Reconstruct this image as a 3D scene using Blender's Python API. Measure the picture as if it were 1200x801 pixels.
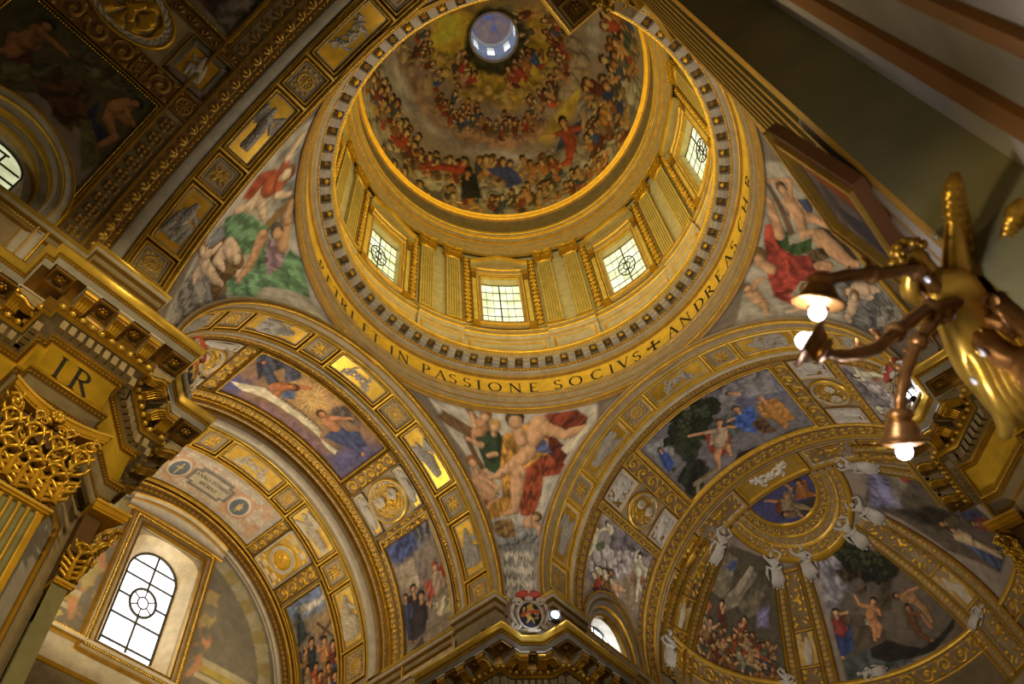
import bpy, bmesh, math, random
import numpy as np
from mathutils import Matrix, Vector

for _o in list(bpy.data.objects):
    bpy.data.objects.remove(_o, do_unlink=True)
SC = bpy.context.scene
COL = SC.collection
rnd = random.Random(7)
rng = np.random.default_rng(7)

# ------------------------------------------------------------------ camera
ZO = 3.8                       # floor at z = 0
CAM = (-11.373, -6.298, 1.666)
_R = ((0.645229, -0.760909, -0.068535), (0.612181, 0.568603, -0.549478), (0.457072, 0.312583, 0.832693))
cd = bpy.data.cameras.new('camera')
cam = bpy.data.objects.new('camera', cd)
COL.objects.link(cam)
_m = Matrix(((_R[0][0], -_R[1][0], -_R[2][0], CAM[0]),
             (_R[0][1], -_R[1][1], -_R[2][1], CAM[1]),
             (_R[0][2], -_R[1][2], -_R[2][2], CAM[2]),
             (0, 0, 0, 1)))
cam.matrix_world = _m
cd.sensor_width = 36.0
cd.lens = 979.6 / 1200 * 36
cd.clip_start = 0.05
cd.clip_end = 300
cd.dof.use_dof = True
cd.dof.focus_distance = 26.0
cd.dof.aperture_fstop = 3.2
SC.camera = cam

# ------------------------------------------------------------------ colour management
SC.view_settings.view_transform = 'Standard'
SC.view_settings.look = 'None'
SC.view_settings.gamma = 1.0
SC.view_settings.use_curve_mapping = False
SC.view_settings.exposure = 0.45
SC.cycles.use_denoising = True
SC.cycles.max_bounces = 6
SC.cycles.diffuse_bounces = 4
SC.cycles.glossy_bounces = 3
SC.cycles.sample_clamp_indirect = 4.0
SC.cycles.caustics_reflective = False
SC.cycles.caustics_refractive = False

# ------------------------------------------------------------------ world
wd = bpy.data.worlds.new('world')
SC.world = wd
wd.use_nodes = True
wd.node_tree.nodes['Background'].inputs[0].default_value = (0.95, 0.72, 0.36, 1)
wd.node_tree.nodes['Background'].inputs[1].default_value = 0.055

def lamp(name, loc, power, color, radius=0.15, kind='POINT', target=None, spot=None, blend=0.6):
    l = bpy.data.lights.new(name, kind)
    l.energy = power
    l.color = color
    if kind == 'AREA':
        l.size = radius
    else:
        l.shadow_soft_size = radius
    if kind == 'SPOT':
        l.spot_size = math.radians(spot or 100)
        l.spot_blend = blend
    o = bpy.data.objects.new(name, l)
    COL.objects.link(o)
    o.location = loc
    if target is not None:
        d = Vector(target) - Vector(loc)
        o.rotation_euler = d.to_track_quat('-Z', 'Y').to_euler()
    return o

WARM = (1.0, 0.73, 0.13)
AMB = (1.0, 0.76, 0.36)
NEUT = (1.0, 0.86, 0.70)
COOL = (0.84, 0.88, 1.0)
CREAM = (1.0, 0.80, 0.46)
# lamps standing on the ledge behind the lip of the dome ring (they light the drum and the dome from below)
for _k in range(12):
    _a = math.radians(30 * _k + 15)
    lamp('ledge_lamp', (7.35 * math.cos(_a), 7.35 * math.sin(_a), 27.70 + ZO), 760, WARM, 0.12, 'SPOT', (-7.8 * math.cos(_a), -7.8 * math.sin(_a), 33.5 + ZO), 95, 0.8)
# warm floods on the cornices of the transept
for _x, _y, _p, _c in ((5.9, 11.6, 300, NEUT), (-5.9, 11.6, 420, NEUT), (5.7, 15.8, 480, AMB), (-5.7, 15.8, 650, AMB)):
    lamp('transept_lamp', (_x, _y, 15.0 + ZO), 1.7 * _p, _c, 0.2, 'SPOT', (-.45 * _x, _y, 24 + ZO), 125, 0.8)
# choir
lamp('choir_lamp', (12.0, 5.6, 14.95 + ZO), 330, NEUT, 0.2, 'SPOT', (12.0, -2.5, 24 + ZO), 150)
lamp('choir_lamp', (12.0, -5.6, 14.95 + ZO), 330, NEUT, 0.2, 'SPOT', (12.0, 2.5, 24 + ZO), 150)
lamp('choir_lamp', (16.5, 5.6, 15.2 + ZO), 200, NEUT, 0.2, 'SPOT', (18.0, -2, 24 + ZO), 150)
# crossing: floodlights on the four pier cornices, turned up to the pendentives and arches opposite
for _sx, _sy, _p, _c in ((1, 1, 800, CREAM), (1, -1, 900, CREAM), (-1, 1, 1000, NEUT), (-1, -1, 1000, NEUT)):
    lamp('crossing_lamp', (5.75 * _sx, 5.75 * _sy, 15.0 + ZO), _p, _c, 0.15, 'SPOT', (-6 * _sx, -6 * _sy, 25 + ZO), 120)
# added fill spots with no fixture: warm light on piers, near pilaster and angel
lamp('fill_spot', (-11.6, -5.2, 12.3 + ZO), 2600, AMB, 0.25, 'SPOT', (-8.3, 6.5, 12.0 + ZO), 62)
lamp('fill_spot', (-12.5, -1.5, 7.0), 110, AMB, 0.5, 'SPOT', (-8.5, 6.4, 15.5), 80)
lamp('fill_spot', (-7.5, 2.0, 7.0), 800, AMB, 0.4, 'SPOT', (-8.6, -6.7, 9.0), 55)
lamp('fill_spot', (-4.0, -1.0, 5.0), 380, AMB, 0.5, 'SPOT', (-4.5, 3.0, 20.0), 130)
lamp('fill_spot', (-12.6, -3.6, 3.2), 50, AMB, 0.25, 'SPOT', (-9.3, -6.65, 3.9), 60)
lamp('fill_spot', (-11.6, -4.6, 2.2), 110, AMB, 0.15, 'SPOT', (-9.42, -6.6, 3.72), 20)
lamp('fill_spot', (3.0, -3.0, 5.0), 500, AMB, 0.5, 'SPOT', (7.0, -7.0, 16.0), 100)
# ------------------------------------------------------------------ materials
def mat_paint(name, rough=0.8, gold=True, bump=0.0, bscale=30.0):
    m = bpy.data.materials.new(name)
    m.use_nodes = True
    nt = m.node_tree
    b = nt.nodes['Principled BSDF']
    a = nt.nodes.new('ShaderNodeVertexColor')
    a.layer_name = 'Col'
    nz = nt.nodes.new('ShaderNodeTexNoise')
    nz.inputs['Scale'].default_value = 3.0
    nz.inputs['Detail'].default_value = 5.0
    geo = nt.nodes.new('ShaderNodeNewGeometry')
    nt.links.new(geo.outputs['Position'], nz.inputs['Vector'])
    mr = nt.nodes.new('ShaderNodeMapRange')
    mr.inputs['From Min'].default_value = 0.3
    mr.inputs['From Max'].default_value = 0.7
    mr.inputs['To Min'].default_value = 0.82
    mr.inputs['To Max'].default_value = 1.12
    nt.links.new(nz.outputs['Fac'], mr.inputs['Value'])
    mx = nt.nodes.new('ShaderNodeVectorMath')
    mx.operation = 'SCALE'
    nt.links.new(a.outputs['Color'], mx.inputs[0])
    nt.links.new(mr.outputs['Result'], mx.inputs['Scale'])
    nt.links.new(mx.outputs['Vector'], b.inputs['Base Color'])
    if gold:
        mm = nt.nodes.new('ShaderNodeMath'); mm.operation = 'MULTIPLY'
        mm.inputs[1].default_value = 0.55
        nt.links.new(a.outputs['Alpha'], mm.inputs[0])
        nt.links.new(mm.outputs[0], b.inputs['Metallic'])
        r = nt.nodes.new('ShaderNodeMapRange')
        r.inputs['To Min'].default_value = rough
        r.inputs['To Max'].default_value = 0.36
        nt.links.new(a.outputs['Alpha'], r.inputs['Value'])
        nt.links.new(r.outputs['Result'], b.inputs['Roughness'])
    else:
        b.inputs['Roughness'].default_value = rough
    if bump:
        n2 = nt.nodes.new('ShaderNodeTexNoise')
        n2.inputs['Scale'].default_value = bscale
        nt.links.new(geo.outputs['Position'], n2.inputs['Vector'])
        bp = nt.nodes.new('ShaderNodeBump')
        bp.inputs['Strength'].default_value = bump
        bp.inputs['Distance'].default_value = 0.02
        nt.links.new(n2.outputs['Fac'], bp.inputs['Height'])
        nt.links.new(bp.outputs['Normal'], b.inputs['Normal'])
    return m

def mat_plain(name, color, rough=0.6, metal=0.0, emit=None, strength=1.0, nscale=4.0, namp=0.18):
    m = bpy.data.materials.new(name)
    m.use_nodes = True
    nt = m.node_tree
    b = nt.nodes['Principled BSDF']
    b.inputs['Roughness'].default_value = rough
    b.inputs['Metallic'].default_value = metal
    if emit is None:
        nz = nt.nodes.new('ShaderNodeTexNoise')
        nz.inputs['Scale'].default_value = nscale
        nz.inputs['Detail'].default_value = 4
        cr = nt.nodes.new('ShaderNodeMapRange')
        cr.inputs['From Min'].default_value = 0.3
        cr.inputs['From Max'].default_value = 0.7
        cr.inputs['To Min'].default_value = 1 - namp
        cr.inputs['To Max'].default_value = 1 + namp
        tc = nt.nodes.new('ShaderNodeTexCoord')
        nt.links.new(tc.outputs['Object'], nz.inputs['Vector'])
        nt.links.new(nz.outputs['Fac'], cr.inputs['Value'])
        mx = nt.nodes.new('ShaderNodeVectorMath'); mx.operation = 'SCALE'
        mx.inputs[0].default_value = color
        nt.links.new(cr.outputs['Result'], mx.inputs['Scale'])
        nt.links.new(mx.outputs['Vector'], b.inputs['Base Color'])
    else:
        b.inputs['Base Color'].default_value = (*color, 1)
        b.inputs['Emission Color'].default_value = (*emit, 1)
        b.inputs['Emission Strength'].default_value = strength
    return m

def mat_glass(name, ca, cb, strength, scale=1.6):
    """day-lit leaded glass: uneven old panes glowing with the sky behind them"""
    m = bpy.data.materials.new(name)
    m.use_nodes = True
    nt = m.node_tree
    b = nt.nodes['Principled BSDF']
    b.inputs['Roughness'].default_value = 0.25
    b.inputs['Base Color'].default_value = (0.25, 0.25, 0.2, 1)
    nz = nt.nodes.new('ShaderNodeTexNoise')
    nz.inputs['Scale'].default_value = scale
    nz.inputs['Detail'].default_value = 2
    geo = nt.nodes.new('ShaderNodeNewGeometry')
    nt.links.new(geo.outputs['Position'], nz.inputs['Vector'])
    mr = nt.nodes.new('ShaderNodeMapRange')
    mr.inputs['From Min'].default_value = 0.35
    mr.inputs['From Max'].default_value = 0.65
    nt.links.new(nz.outputs['Fac'], mr.inputs['Value'])
    mx = nt.nodes.new('ShaderNodeMix'); mx.data_type = 'RGBA'
    mx.inputs[6].default_value = (*ca, 1)
    mx.inputs[7].default_value = (*cb, 1)
    nt.links.new(mr.outputs['Result'], mx.inputs[0])
    nt.links.new(mx.outputs[2], b.inputs['Emission Color'])
    b.inputs['Emission Strength'].default_value = strength
    return m

M_PAINT = mat_paint('gilded_stucco', 0.72, True, 0.06, 40)
M_FRESCO = mat_paint('fresco_plaster', 0.85, False, 0.1, 25)
M_STONE = mat_paint('dressed_stone', 0.7, True, 0.04, 18)
M_LEAD = mat_plain('lead_came', (0.035, 0.03, 0.02), 0.5)
M_BRONZE = mat_plain('gilt_bronze', (0.50, 0.29, 0.035), 0.30, 0.7, nscale=14)
M_DKBRONZE = mat_plain('dark_gilt_bronze', (0.22, 0.10, 0.025), 0.36, 0.7, nscale=20)
M_INK = mat_plain('black_mosaic', (0.012, 0.013, 0.012), 0.6)
M_WHITE = mat_plain('white_stucco', (0.56, 0.54, 0.52), 0.7, nscale=6, namp=0.1)
M_GREYST = mat_plain('grey_stucco', (0.42, 0.40, 0.37), 0.75, nscale=6, namp=0.15)
M_GOLD = mat_plain('gilding', (0.66, 0.42, 0.075), 0.34, 0.55, nscale=9)
M_BLACK = mat_plain('black_metal', (0.015, 0.015, 0.017), 0.45, 0.3)
M_BULB = mat_plain('lit_bulb', (1, 1, 1), 0.4, 0, (0.80, 0.76, 1.0), 6.0)
M_FLOOD = mat_plain('lit_flood_lens', (1, 1, 1), 0.4, 0, (0.78, 0.84, 1.0), 30.0)
M_GLASS_DRUM = mat_glass('drum_glass', (0.60, 0.66, 0.32), (0.95, 0.98, 0.68), 0.95)
M_GLASS_DAY = mat_glass('day_glass', (1.0, 1.0, 1.0), (0.95, 1.0, 1.0), 3.0)
M_GLASS_NAVE = mat_glass('nave_glass', (0.46, 0.48, 0.26), (0.72, 0.74, 0.46), 0.75)
M_GLASS_LANT = mat_glass('lantern_glass', (0.75, 0.85, 1.0), (0.9, 0.95, 1.0), 3.0)
M_CRYSTAL = mat_plain('crystal_drop', (0.8, 0.8, 0.85), 0.05, 0.2)

# ------------------------------------------------------------------ colours (linear)
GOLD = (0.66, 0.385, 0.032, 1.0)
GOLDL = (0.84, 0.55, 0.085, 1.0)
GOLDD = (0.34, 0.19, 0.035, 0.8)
BOLE = (0.23, 0.12, 0.035, 0.4)  # bole of recessed grounds; also paints the shade in moulding gaps
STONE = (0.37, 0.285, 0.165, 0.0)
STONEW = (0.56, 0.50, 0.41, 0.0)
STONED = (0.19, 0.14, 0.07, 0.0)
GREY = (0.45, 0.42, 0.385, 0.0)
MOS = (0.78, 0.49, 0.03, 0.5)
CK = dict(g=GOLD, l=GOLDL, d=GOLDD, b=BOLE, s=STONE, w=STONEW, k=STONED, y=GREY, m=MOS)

# ------------------------------------------------------------------ objects
def link(o, parent=None):
    COL.objects.link(o)
    if parent is not None:
        o.parent = parent
    return o

def obj(name, V, F, mat, parent=None, col=None, smooth=False):
    """one mesh object; F is an (n,4) array or a ragged list; col is per-vertex rgba"""
    me = bpy.data.meshes.new(name)
    V = np.asarray(V, float)
    if isinstance(F, np.ndarray) and F.ndim == 2:
        n, k = F.shape
        me.vertices.add(len(V)); me.vertices.foreach_set('co', V.ravel())
        me.loops.add(n * k); me.loops.foreach_set('vertex_index', F.astype(np.int32).ravel())
        me.polygons.add(n)
        me.polygons.foreach_set('loop_start', np.arange(0, n * k, k, dtype=np.int32))
        me.polygons.foreach_set('loop_total', np.full(n, k, dtype=np.int32))
        me.update(calc_edges=True)
    else:
        me.from_pydata([tuple(v) for v in V], [], [list(f) for f in F])
    if col is not None:
        at = me.color_attributes.new('Col', 'FLOAT_COLOR', 'POINT')
        c = np.asarray(col, np.float32)
        if c.ndim == 1:
            c = np.tile(c, (len(V), 1))
        at.data.foreach_set('color', np.ascontiguousarray(c, np.float32).ravel())
    if smooth:
        me.polygons.foreach_set('use_smooth', np.ones(len(me.polygons), bool))
    me.validate()
    me.materials.append(mat)
    return link(bpy.data.objects.new(name, me), parent)

def empty(name, loc=(0, 0, 0), rz=0.0, parent=None):
    o = bpy.data.objects.new(name, None)
    o.empty_display_size = 0.2
    o.location = loc
    o.rotation_euler = (0, 0, rz)
    return link(o, parent)

def tag(o, label, cat, group=None):
    o['label'] = label
    o['category'] = cat
    if group:
        o['group'] = group
    return o

def struct(o):
    o['kind'] = 'structure'
    return o

def dup(root, loc=None, rz=None, label=None, group=None):
    r = root.copy(); COL.objects.link(r)
    if loc is not None: r.location = loc
    if rz is not None: r.rotation_euler = (0, 0, rz)
    if label: r['label'] = label
    if group: r['group'] = group
    for ch in list(root.children):
        c = ch.copy(); COL.objects.link(c); c.parent = r
        for g in list(ch.children):
            d = g.copy(); COL.objects.link(d); d.parent = c
    return r

class Geo:
    def __init__(s): s.V = []; s.F = []; s.C = []; s.n = 0
    def add(s, V, F, c=None):
        V = np.asarray(V, float)
        s.V.append(V)
        s.F += [[i + s.n for i in f] for f in F]
        if c is not None:
            c = np.asarray(c, float)
            s.C.append(np.tile(c, (len(V), 1)) if c.ndim == 1 else c)
        s.n += len(V)
    def box(s, x0, x1, y0, y1, z0, z1, c=None):
        s.add([(x0, y0, z0), (x1, y0, z0), (x1, y1, z0), (x0, y1, z0), (x0, y0, z1), (x1, y0, z1), (x1, y1, z1), (x0, y1, z1)],
              [(0, 3, 2, 1), (4, 5, 6, 7), (0, 1, 5, 4), (1, 2, 6, 5), (2, 3, 7, 6), (3, 0, 4, 7)], c)
    def ball(s, p, r, c=None, n=8, m=6):
        V = []; F = []
        r = np.array(r if hasattr(r, '__len__') else (r, r, r))
        for j in range(m + 1):
            t = math.pi * j / m
            for i in range(n):
                a = 2 * math.pi * i / n
                V.append(np.array(p) + r * np.array((math.sin(t) * math.cos(a), math.sin(t) * math.sin(a), math.cos(t))))
        for j in range(m):
            for i in range(n):
                F.append((j * n + i, j * n + (i + 1) % n, (j + 1) * n + (i + 1) % n, (j + 1) * n + i))
        s.add(V, F, c)
    def tube(s, pts, rad, c=None, n=8):
        pts = [np.array(p, float) for p in pts]
        V = []; F = []
        up = np.array((0.13, 0.21, 0.97))
        for i, p in enumerate(pts):
            t = pts[min(i + 1, len(pts) - 1)] - pts[max(i - 1, 0)]
            t = t / (np.linalg.norm(t) + 1e-9)
            u = np.cross(t, up); u /= np.linalg.norm(u) + 1e-9
            w = np.cross(u, t)
            r = rad[i] if hasattr(rad, '__len__') else rad
            for k in range(n):
                a = 2 * math.pi * k / n
                V.append(p + r * (math.cos(a) * u + math.sin(a) * w))
        for i in range(len(pts) - 1):
            for k in range(n):
                F.append((i * n + k, i * n + (k + 1) % n, (i + 1) * n + (k + 1) % n, (i + 1) * n + k))
        F.append(tuple(range(n))); F.append(tuple(range((len(pts) - 1) * n, len(pts) * n)))
        s.add(V, F, c)
    def build(s, name, mat, parent=None, smooth=False):
        return obj(name, np.vstack(s.V), s.F, mat, parent, np.vstack(s.C) if s.C else None, smooth)

def gridF(nu, nv, closed=False):
    i = np.arange(nu if closed else nu - 1)
    j = np.arange(nv - 1)
    I, J = np.meshgrid(i, j, indexing='ij')
    I2 = (I + 1) % nu
    return np.stack([I * nv + J, I2 * nv + J, I2 * nv + J + 1, I * nv + J + 1], -1).reshape(-1, 4)

# ------------------------------------------------------------------ the curved surfaces of the church
RV = 7.05
ZS = 17.2914 + ZO
KD = RV * math.pi / 180
def _arc(a, h, rr):
    a = np.asarray(a, float)
    ac = np.clip(a, 0, 180)
    t = np.radians(ac)
    r = rr - h
    dz = np.where(a < 0, np.radians(a) * RV, np.where(a > 180, -np.radians(a - 180) * RV, 0.0))
    return r * np.cos(t), ZS + r * np.sin(t) + dz
def barA(a, s, h=0.0):
    x, z = _arc(a, h, RV); s = s + 0 * x
    return np.stack([x, s, z], -1)
def barB(a, s, h=0.0):
    s = np.asarray(s, float) + 0 * np.asarray(a, float)
    rr = np.sqrt(np.maximum(RV ** 2 - np.maximum(s - 15.7, 0) ** 2, 0.01))
    y, z = _arc(a, h, rr)
    return np.stack([s + 0 * y, y, z], -1)
def barC(a, s, h=0.0):
    y, z = _arc(a, h, RV); s = s + 0 * y
    return np.stack([-s, y, z], -1)
def barD(a, s, h=0.0):
    x, z = _arc(a, h, RV); s = s + 0 * x
    return np.stack([x, -s, z], -1)
def sph(az, el, h=0.0):
    az = np.radians(az); el = np.radians(np.asarray(el, float))
    r = RV - h
    e2 = np.maximum(el, 0)
    dz = np.minimum(el, 0) * RV
    z0 = 0 * az + 0 * e2 + 0 * r
    return np.stack([15.7 + r * np.cos(e2) * np.cos(az) + z0, r * np.cos(e2) * np.sin(az) + z0, ZS + r * np.sin(e2) + dz + z0], -1)
def apse(x, y, h=0.0):
    """crown of the apse by its plan position"""
    x = np.asarray(x, float); y = np.asarray(y, float)
    q = np.sqrt(np.maximum((RV) ** 2 - (x - 15.7) ** 2 - y ** 2, 0.01))
    k = (RV - h) / RV
    return np.stack([15.7 + (x - 15.7) * k, y * k, ZS + q * k], -1)
PR = math.sqrt(64 + RV * RV)
def pend(th, z, h=0.0):
    """pendentive: sphere about the crossing; th in degrees, z = height over the springing"""
    th = np.radians(np.asarray(th, float)); z = np.asarray(z, float)
    rho = np.sqrt(np.maximum(PR ** 2 - np.maximum(z, 0) ** 2, 1)) - h
    return np.stack([rho * np.cos(th), rho * np.sin(th), ZS + z + 0 * rho], -1)
def ringm(az, z, h=0.0, r=8.0):
    t = np.radians(np.asarray(az, float))
    return np.stack([(r - h) * np.cos(t), (r - h) * np.sin(t), z + ZO + 0 * t], -1)

def surf(name, M, a0, a1, s0, s1, na, ns, mat, col, parent=None, h=0.0, mask=None):
    A, S = np.meshgrid(np.linspace(a0, a1, na), np.linspace(s0, s1, ns), indexing='ij')
    V = M(A, S, h).reshape(-1, 3)
    F = gridF(na, ns)
    if mask is not None:
        mk = mask(A, S).reshape(-1)
        F = F[~mk[F].any(1)]
    return obj(name, V, F, mat, parent, col, True)

def sweep(name, M, a0, a1, prof, na, mat=None, parent=None, closed=False):
    """sweep a profile [(s, h, colour key)] along the first surface coordinate"""
    a = np.linspace(a0, a1, na)
    if closed: a = a[:-1]
    pr = []
    for i, p in enumerate(prof):
        if i and prof[i - 1][2] != p[2]:
            pr.append((prof[i][0], prof[i][1], prof[i - 1][2]))
        pr.append(p)
    S = np.array([p[0] for p in pr]); H = np.array([p[1] for p in pr])
    Cc = np.array([CK[p[2]] for p in pr])
    A, SS = np.meshgrid(a, S, indexing='ij')
    V = M(A, SS, H[None, :] + 0 * A).reshape(-1, 3)
    return obj(name, V, gridF(len(a), len(pr), closed), mat or M_PAINT, parent, np.tile(Cc, (len(a), 1)))

def frame(name, M, kd, a0, a1, s0, s1, prof, parent=None, na=14, ns=6, mat=None, bead=None):
    """mitred rectangular moulding on a surface; prof = [(inset m, height, colour key)]; bead=(inset, height, spacing)"""
    pr = []
    for i, p in enumerate(prof):
        if i and prof[i - 1][2] != p[2]:
            pr.append((p[0], p[1], prof[i - 1][2]))
        pr.append(p)
    rows = []; cols = []
    fa = np.linspace(0, 1, na)[:-1]; fs = np.linspace(0, 1, ns)[:-1]
    def loop(d):
        da = d / kd
        A0, A1, S0, S1 = a0 + da, a1 - da, s0 + d, s1 - d
        return np.concatenate([np.stack([A0 + (A1 - A0) * fa, S0 + 0 * fa], 1), np.stack([A1 + 0 * fs, S0 + (S1 - S0) * fs], 1),
                               np.stack([A1 - (A1 - A0) * fa, S1 + 0 * fa], 1), np.stack([A0 + 0 * fs, S1 - (S1 - S0) * fs], 1)])
    for d, h, c in pr:
        L = loop(d)
        rows.append(M(L[:, 0], L[:, 1], h)); cols.append(np.tile(CK[c], (len(L), 1)))
    n = len(rows[0])
    V = np.stack(rows, 1).reshape(-1, 3)
    C = np.stack(cols, 1).reshape(-1, 4)
    F = gridF(n, len(pr), True)
    o = obj(name, V, F, mat or M_PAINT, parent, C)
    if bead:
        d, h, sp = bead
        w = (a1 - a0) * kd - 2 * d; l = s1 - s0 - 2 * d
        pts = []
        for k in range(max(2, int(w / sp))):
            t = (k + .5) / max(2, int(w / sp))
            for S in (s0 + d, s1 - d): pts.append((a0 + d / kd + t * w / kd, S))
        for k in range(max(2, int(l / sp))):
            t = (k + .5) / max(2, int(l / sp))
            for A in (a0 + d / kd, a1 - d / kd): pts.append((A, s0 + d + t * l))
        beads('bead_row', M, pts, h, sp * .42, o)
    return o

_OCT = np.array([(1, 0, 0), (0, 1, 0), (-1, 0, 0), (0, -1, 0), (.7, .7, .0), (0, 0, 1)], float)
def beads(name, M, pts, h, r, parent, col=GOLDL, mat=None):
    """a row of half-round beads standing on a surface"""
    P = np.array(pts, float)
    c = M(P[:, 0], P[:, 1], h)
    e = 0.05
    t = M(P[:, 0] + e, P[:, 1], h) - c; t /= np.linalg.norm(t, axis=1)[:, None]
    b = M(P[:, 0], P[:, 1] + e, h) - c; b /= np.linalg.norm(b, axis=1)[:, None]
    nrm = M(P[:, 0], P[:, 1], h + .05) - c; nrm /= np.linalg.norm(nrm, axis=1)[:, None]
    ring = []
    for k in range(6):
        an = k * math.pi / 3
        ring.append(c + r * (math.cos(an) * t + math.sin(an) * b))
    for k in range(6):
        an = k * math.pi / 3
        ring.append(c + r * .72 * (math.cos(an) * t + math.sin(an) * b) + nrm * r * .7)
    ring.append(c + nrm * r)
    V = np.stack(ring, 1).reshape(-1, 3)
    base = np.arange(len(P))[:, None] * 13
    T = []
    for k in range(6):
        k2 = (k + 1) % 6
        T.append((k, k2, 6 + k2)); T.append((k, 6 + k2, 6 + k)); T.append((6 + k, 6 + k2, 12))
    F = (base[:, None, :] + np.array(T)[None]).reshape(-1, 3)
    return obj(name, V, F, mat or M_PAINT, parent, np.array(col), True)

# ------------------------------------------------------------------ ornament height fields: fun(U, V, w, l) -> (height 0..1, colour rgba)
def sstep(a, b, x):
    t = np.clip((x - a) / (b - a), 0, 1)
    return t * t * (3 - 2 * t)
def lerpc(c0, c1, t):
    return np.asarray(c0) * (1 - t[..., None]) + np.asarray(c1) * t[..., None]
GROUND = (0.24, 0.165, 0.075, 0.1)  # darker ground paints the shade of the carved crevices
def orn_scroll(g=GOLD, b=GROUND, k=1.0):
    def f(U, V, w, l):
        H = l; L = 1.05 * l * k
        n = max(1, round(w / L)); L = w / n
        c = np.floor(U / L); u = U - (c + .5) * L; v = V - l / 2
        sg = np.where(c % 2 == 0, 1, -1)
        r = np.hypot(u, v) / (l * .5); th = np.arctan2(v * sg, u)
        sp = np.sin(th + r * 7.5)
        arms = sstep(.1, .6, sp) * (r < .95)
        ros = (r < .30) * (0.6 + .4 * np.cos(6 * th))
        lf = sstep(.25, .7, np.sin(U * 21 / l * .35) * np.sin(V * 17 / l * .4 + 1)) * (r > .9)
        m = np.clip(np.maximum(np.maximum(arms, ros), lf * .8), 0, 1)
        return m, lerpc(b, g, sstep(.15, .6, m))
    return f
def orn_ros(g=GOLD, b=STONE, step=None):
    def f(U, V, w, l):
        L = step or l
        n = max(1, round(w / L)); L = w / n
        c = np.floor(U / L); u = U - (c + .5) * L; v = V - l / 2
        R = min(L, l) * .47
        r = np.hypot(u, v) / R; th = np.arctan2(v, u)
        pet = sstep(0, .25, (.62 + .36 * np.abs(np.cos(3 * th))) - r)
        m = np.clip(pet * (.55 + .45 * np.cos(r * 9)), 0, 1)
        m = np.maximum(m, (r < .22) * 1.0)
        return m, lerpc(b, g, sstep(.1, .45, m))
    return f
def orn_leaf(g=GOLD, b=BOLE, k=1.0):
    def f(U, V, w, l):
        L = l * k
        n = max(1, round(w / L)); L = w / n
        c = np.floor(U / L); u = (U - (c + .5) * L) / L * 2; v = V / l
        th = np.arctan2(u, v + .15); r = np.hypot(u, v + .15)
        fan = sstep(-.2, .5, np.cos(th * 9)) * sstep(0, .2, 1.05 - r) * (v > .05)
        m = np.clip(fan, 0, 1)
        return m, lerpc(b, g, sstep(.1, .6, m))
    return f
def orn_arab(g=GOLD, b=STONE, q=1.0):
    def f(U, V, w, l):
        s = q * 9
        u = (U - w / 2); v = (V - l / 2)
        A = np.sin(s * np.abs(u) + 2.4 * np.sin(s * .8 * v + 1.0)) * np.sin(s * 1.05 * v + 2.4 * np.sin(s * .8 * np.abs(u) + .6))
        r = np.hypot(u, v); th = np.arctan2(v, u)
        R = min(w, l) * .2
        ros = (r < R) * (.6 + .4 * np.cos(8 * th)) * (.7 + .3 * np.cos(r / R * 9))
        m = np.clip(np.maximum(sstep(.02, .4, A), ros), 0, 1)
        return m, lerpc(b, g, sstep(.1, .5, m))
    return f
def orn_wreath(g=GOLD, b=STONE, b2=None):
    b2 = b if b2 is None else b2
    def f(U, V, w, l):
        u = U - w / 2; v = V - l / 2
        R = min(w, l) / 2
        r = np.hypot(u, v) / R; th = np.arctan2(v, u)
        ringm_ = np.exp(-((r - .72) / .12) ** 2) * (.7 + .3 * np.cos(th * 20))
        r2 = np.exp(-((r - .42) / .09) ** 2) * (.55 + .45 * np.cos(th * 8))
        pet = (r < .26) * (.65 + .35 * np.cos(6 * th))
        cor = sstep(.1, .6, np.sin(u * 30) * np.sin(v * 30)) * (r > .98) * .7
        m = np.clip(np.maximum.reduce([ringm_, r2, pet, cor]), 0, 1)
        return m, lerpc(b, g, sstep(.12, .5, m))
    return f
def orn_quat(g=GOLD, b=STONE):
    def f(U, V, w, l):
        u = (U - w / 2) / (w / 2); v = (V - l / 2) / (l / 2)
        m = np.zeros_like(u)
        for su in (-1, 1):
            for sv in (-1, 1):
                du = u - su * .45; dv = v - sv * .45
                r = np.hypot(du, dv) / .42; th = np.arctan2(dv * sv, du * su)
                m = np.maximum(m, sstep(.0, .5, np.sin(th + r * 6)) * (r < 1))
        r = np.hypot(u, v)
        m = np.maximum(m, (r < .3) * (.6 + .4 * np.cos(8 * np.arctan2(v, u))))
        m = np.clip(m, 0, 1)
        return m, lerpc(b, g, sstep(.1, .5, m))
    return f

def relief(name, M, kd, a0, a1, s0, s1, fun, amp, parent=None, res=0.03, h=0.0, mat=None, flip=False):
    """ornament carved as a real height field on a surface"""
    w = (a1 - a0) * kd; l = s1 - s0
    na = max(4, int(w / res) + 1); ns = max(4, int(l / res) + 1)
    A, S = np.meshgrid(np.linspace(a0, a1, na), np.linspace(s0, s1, ns), indexing='ij')
    if flip:
        m, c = fun(S - s0, (A - a0) * kd, l, w)
    else:
        m, c = fun((A - a0) * kd, S - s0, w, l)
    V = M(A, S, h + amp * m).reshape(-1, 3)
    return obj(name, V, gridF(na, ns), mat or M_PAINT, parent, c.reshape(-1, 4), True)

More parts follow.
